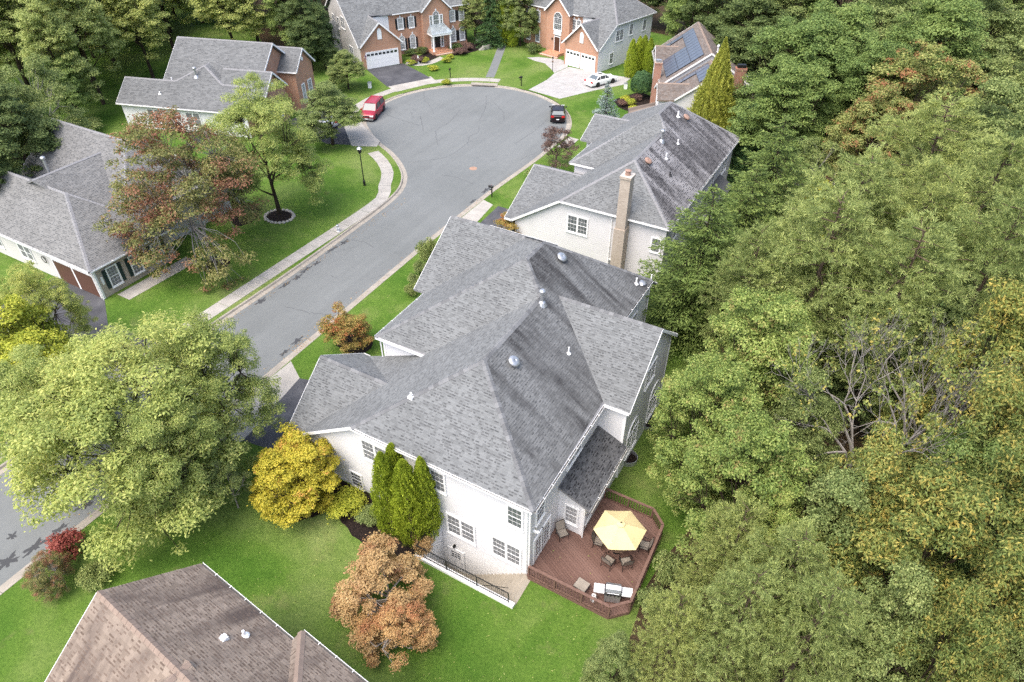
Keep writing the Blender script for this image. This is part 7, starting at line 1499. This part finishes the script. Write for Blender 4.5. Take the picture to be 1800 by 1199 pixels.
t = empty('path_lamp', (-45.6, 92.66, .012), 0, 'black garden lamp with hanging planter by the concrete walk', 'lamp'); m = MB(); m.lathe((0, 0, 0), [(.07, 0), (.04, .1), (.035, 1.7), (.09, 1.75), (.12, 2.0), (.0, 2.15)], 10); m.build('post', 'metal_black', t); m = MB(); m.lathe((.0, 0, 1.35), [(.05, -.12), (.16, .02), (.17, .06)], 10); m.build('planter', 'metal_rust', t)
t = empty('rail_fence', (-64.7, 101.6, 0), R(60), 'split-rail timber fence beside the brick house', 'fence')
for k in range(3): m = MB(); m.box((k * 2.2 - .07, -.07, 0), (k * 2.2 + .07, .07, 1.25)); m.build('post', 'fence_grey_wood', t)
for k in range(2):
    for z in (.35, .7, 1.05): m = MB(); m.beam((k * 2.2, 0, z), (k * 2.2 + 2.2, .0, z + .02), .06, .11); m.build('rail', 'fence_grey_wood', t)
t = empty('board_fence', (-70.4, 27.2, 0), R(148), 'brown picket fence at the back corner of the pale grey roofed house', 'fence')
bd = MB(); bd.box((-.06, -.012, .05), (.06, .012, 1.5)); bdm = bd.mesh('board')
for k in range(46): link('board', bdm, 'fence_wood', t, (k * .15, 0, 0))
for z in (.35, 1.2): m = MB(); m.beam((-.1, .04, z), (6.9, .04, z), .04, .09); m.build('rail', 'fence_wood', t)
for k in range(4): m = MB(); m.box((k * 2.25 - .05, .06, 0), (k * 2.25 + .05, .16, 1.55)); m.build('post', 'fence_grey_wood', t)
t = empty('retaining_wall', (-61.3, 97.6, 0), R(20), 'curved stone retaining wall at the corner of the brick house bed', 'wall'); rg = random.Random(3)
for row in range(4):
    for k in range(15):
        a = R(-75 + k * 12 + row * 6); m = MB(); m.box((-.19, -.13, 0), (.19, .13, .145)); o = m.build('stone_block', 'stone', t); o.location = (1.9 * math.cos(a), 1.9 * math.sin(a), row * .15); o.rotation_euler = (0, 0, a + math.pi / 2 + rg.uniform(-.04, .04))
b = empty('garden_statue', (-64.9, 85.9, 0), 0, 'small white garden ornament on a pedestal in the brick house bed', 'ornament'); m = MB(); m.lathe((0, 0, 0), [(.2, 0), (.2, .06), (.1, .12), (.09, .5), (.22, .62), (.24, .68), (.05, .7)], 14); m.build('pedestal', 'trim_white', b); m = MB(); m.lathe((0, 0, .69), [(.06, 0), (.11, .12), (.08, .26), (.05, .3), (.075, .38), (0, .46)], 12); m.build('figure', 'trim_white', b)

# ------------------------------------------------------------------ things on the deck
def rnd_sq(m, pts, r): m.tube(pts, r, 6)
def patio_chair(label, x, y, rz):
    t = empty('patio_chair', (x, y, DZ + .001), rz, label, 'chair', 'sling chairs on the deck'); fr = MB()          # faces +x
    for s_ in (-1, 1):
        fr.tube([(.27, s_ * .29, 0), (.25, s_ * .29, .22), (.28, s_ * .30, .44), (.22, s_ * .31, .62), (-.05, s_ * .31, .66), (-.24, s_ * .30, .60)], .016, 6)
        fr.tube([(-.30, s_ * .28, 0), (-.22, s_ * .28, .25), (-.20, s_ * .28, .43), (-.33, s_ * .28, .80), (-.37, s_ * .26, 1.0)], .016, 6)
        fr.tube([(.27, s_ * .28, .42), (-.20, s_ * .28, .40)], .014, 6)
    fr.tube([(-.37, -.26, 1.0), (-.385, 0, 1.05), (-.37, .26, 1.0)], .016, 6); fr.tube([(.27, -.28, .42), (.27, .28, .42)], .014, 6); fr.tube([(-.25, -.28, .2), (-.25, .28, .2)], .011, 6)
    fr.build('frame', 'metal_black', t)
    n = 7; se = MB(); bk = MB()
    for i in range(n):
        f = i / (n - 1); z = .425 - .035 * math.sin(math.pi * f)
        se.v += [(.27 - .46 * f, -.27, z), (.27 - .46 * f, .27, z), (.27 - .46 * f, -.27, z - .012), (.27 - .46 * f, .27, z - .012)]
        bk.v += [(-.205 - .165 * f, -.265, .44 + .57 * f), (-.205 - .165 * f, .265, .44 + .57 * f), (-.22 - .165 * f, -.265, .44 + .57 * f), (-.22 - .165 * f, .265, .44 + .57 * f)]
    for q in (se, bk):
        for i in range(n - 1): a = 4 * i; q.f += [(a, a + 1, a + 5, a + 4), (a + 2, a + 6, a + 7, a + 3), (a, a + 4, a + 6, a + 2), (a + 1, a + 3, a + 7, a + 5)]
    se.build('seat', 'sling_taupe', t); bk.build('backrest', 'sling_taupe', t)
patio_chair('taupe sling chair standing alone against the white house wall', -8.72, 21.1, R(-38))
patio_chair('taupe sling chair at the left of the parasol table', -6.75, 21.6, R(12)); patio_chair('taupe sling chair on the near side of the parasol table', -5.78, 20.72, R(80))
patio_chair('taupe sling chair at the near right of the parasol table', -4.92, 21.12, R(132)); patio_chair('taupe sling chair at the far right of the parasol table', -4.42, 22.6, R(190))
TX, TY = -5.72, 21.78
t = empty('patio_table', (TX, TY, DZ + .001), 0, 'round brown patio table under the yellow parasol', 'table'); m = MB(); m.lathe((0, 0, .70), [(0.03, .0), (.60, .0), (.63, .015), (.63, .035), (.58, .042), (.03, .042)], 32); m.build('table_top', 'table_brown', t)
for k in range(4): a = R(45 + 90 * k); m = MB(); m.tube([(.5 * math.cos(a), .5 * math.sin(a), 0), (.36 * math.cos(a), .36 * math.sin(a), .35), (.46 * math.cos(a), .46 * math.sin(a), .70)], .018, 6); m.build('leg', 'metal_black', t)
t = empty('parasol', (TX, TY, DZ + .001), R(3), 'pale yellow six-sided parasol over the deck table', 'parasol')
m = MB(); m.tube([(0, 0, .02), (0, 0, 2.42)], .02, 10); m.lathe((0, 0, 0), [(.24, 0), (.24, .05), (.06, .08), (.03, .3)], 20); m.build('pole', 'metal_black', t)
RP = 1.42; can = MB(); hub = (0, 0, 2.46); nseg = 6
for k in range(6):
    a0, a1 = R(25 + 60 * k), R(85 + 60 * k); base = len(can.v)
    for i in range(nseg + 1):
        f = i / nseg; rr = .10 + (RP - .10) * f
        for j in range(nseg + 1):
            g_ = j / nseg; p0 = Vector((math.cos(a0), math.sin(a0), 0)); p1 = Vector((math.cos(a1), math.sin(a1), 0)); q = (p0 * (1 - g_) + p1 * g_) * rr; sag = .07 * f * math.sin(math.pi * g_); zz = 2.46 - .52 * f ** 1.12 - sag * .6
            can.v.append((q.x * (1 - .0 * sag), q.y, zz))
    for i in range(nseg):
        for j in range(nseg): a = base + i * (nseg + 1) + j; can.f.append((a, a + nseg + 1, a + nseg + 2, a + 1))
canopy = can.build('canopy', 'canvas_yellow', t)
vt = MB()
for k in range(6): a0, a1 = R(25 + 60 * k), R(85 + 60 * k); vt.add([(0, 0, 2.56), (.26 * math.cos(a0), .26 * math.sin(a0), 2.475), (.26 * math.cos(a1), .26 * math.sin(a1), 2.475)], [(0, 1, 2)])
vt.build('vent', 'canvas_yellow', canopy); m = MB(); m.lathe((0, 0, 2.55), [(.035, 0), (.04, .04), (.015, .08), (0, .09)], 10); m.build('finial', 'metal_black', t)
for k in range(6): a = R(25 + 60 * k); m = MB(); m.tube([(0, 0, 2.42), (RP * .97 * math.cos(a), RP * .97 * math.sin(a), 1.92)], .009, 5); m.build('rib', 'metal_black', t)
t = empty('ottoman', (-6.42, 18.72, DZ + .001), R(-8), 'square taupe cushioned footstool by the near deck railing', 'footstool'); m = MB(); m.box((-.33, -.3, .36), (.33, .3, .44)); m.build('cushion', 'sling_taupe', t)
for sx in (-1, 1):
    for sy in (-1, 1): m = MB(); m.tube([(sx * .3, sy * .27, 0), (sx * .3, sy * .27, .37)], .016, 6); m.build('leg', 'metal_black', t)
fr = MB(); fr.beam((-.34, -.31, .38), (.34, -.31, .38), .025, .04); fr.beam((-.34, .31, .38), (.34, .31, .38), .025, .04); fr.beam((-.345, -.29, .38), (-.345, .29, .38), .025, .04); fr.beam((.345, -.29, .38), (.345, .29, .38), .025, .04); fr.build('frame', 'metal_black', t)
t = empty('gas_grill', (-4.82, 19.0, DZ + .001), R(20), 'silver gas barbecue with side shelves at the deck corner', 'grill')
m = MB(); m.box((-.40, -.27, .12), (.40, .27, .82)); m.build('cabinet', 'metal_galv', t); hd = MB(); pr = [(-.27, 0), (-.27, .12), (-.16, .27), (.05, .33), (.2, .28), (.27, .12), (.27, 0)]; n = len(pr); hd.v = [(-.38, y_, .87 + z) for y_, z in pr] + [(.38, y_, .87 + z) for y_, z in pr]; hd.f = [tuple(range(n))[::-1], tuple(range(n, 2 * n))] + [(i, i + 1, n + i + 1, n + i) for i in range(n - 1)]; hood = hd.build('hood', 'metal_silver', t)
m = MB(); m.tube([(-.3, -.32, 1.0), (.3, -.32, 1.0)], .016, 8); m.build('handle', 'metal_silver', hood); m = MB(); m.box((-.43, -.31, .82), (.43, .29, .865)); m.build('control_panel', 'metal_black', t)
for k in range(4): kn = MB(); kn.lathe((-.27 + .18 * k, -.29, .78), [(.035, 0), (.035, .04), (0, .045)], 10, (0, -1, 0)); kn.build('knob', 'metal_black', t)
for s_ in (-1, 1): m = MB(); m.box((s_ * .44, -.26, .80), (s_ * .98, .25, .845)); m.build('side_shelf', 'hydrant_paint', t)
for s_ in (-1, 1):
    for y_ in (-.2, .2): w_ = MB(); w_.lathe((s_ * .34, y_, .06), [(.06, -.02), (.06, .02), (0, .025)], 12, (1, 0, 0)); w_.build('wheel', 'rubber', t)
t = empty('gas_bottle', (-5.62, 18.45, DZ + .001), 0, 'white gas bottle behind the near railing beside the barbecue', 'gas bottle'); m = MB(); m.lathe((0, 0, 0), [(.11, 0), (.15, .03), (.155, .1), (.155, .32), (.12, .4), (.04, .43)], 18); m.build('tank', 'paint_white', t, True); m = MB(); m.lathe((0, 0, .4), [(.11, 0), (.11, .09), (.10, .09), (.10, 0)], 16); m.build('collar', 'paint_white', t)

# ------------------------------------------------------------------ fallen leaves
rg = np.random.default_rng(9)
def litter(name, label, n, areas, mat, z, size):
    P3 = []
    for (x0, x1, y0, y1, w_) in areas:
        k = int(n * w_); P3.append(np.stack([rg.uniform(x0, x1, k), rg.uniform(y0, y1, k), np.full(k, z)], 1))
    C = np.concatenate(P3); C[:, 2] += rg.uniform(0, .02, len(C)); m_ = len(C); N = np.array([0, 0, 1.0]) + rg.normal(size=(m_, 3)) * .3; A = np.cross(N, rdir(rg, m_)); L = size * rg.uniform(.6, 1.4, m_)
    o = link(name, leaf_mesh(name, C, A, N, L, L * .7, mat)); return tag(o, label, 'leaves', kind='stuff')
litter('fallen_leaves', 'yellow fallen leaves scattered on the lawns', 1500, [(-31, -9, 9.5, 17, .28), (-50, -43.5, 24, 48, .42), (-33, -26, 26, 47, .12), (-6.9, -4, 26, 34, .05), (-9, -3, 10, 17.5, .13)], 'leaf_locust', .02, .07)
litter('fallen_leaves', 'tan leaves scattered in the gutters and on the street', 700, [(-34.4, -33.5, 8, 60, .5), (-41, -40.2, 22, 50, .35), (-34, -33, 26, 28, .15)], 'leaf_tan', ZR + .01, .08)
litter('fallen_leaves', 'few pale leaves lying on the deck boards', 26, [(-8.8, -4.2, 18.6, 24, 1)], 'leaf_locust', DZ + .005, .07)
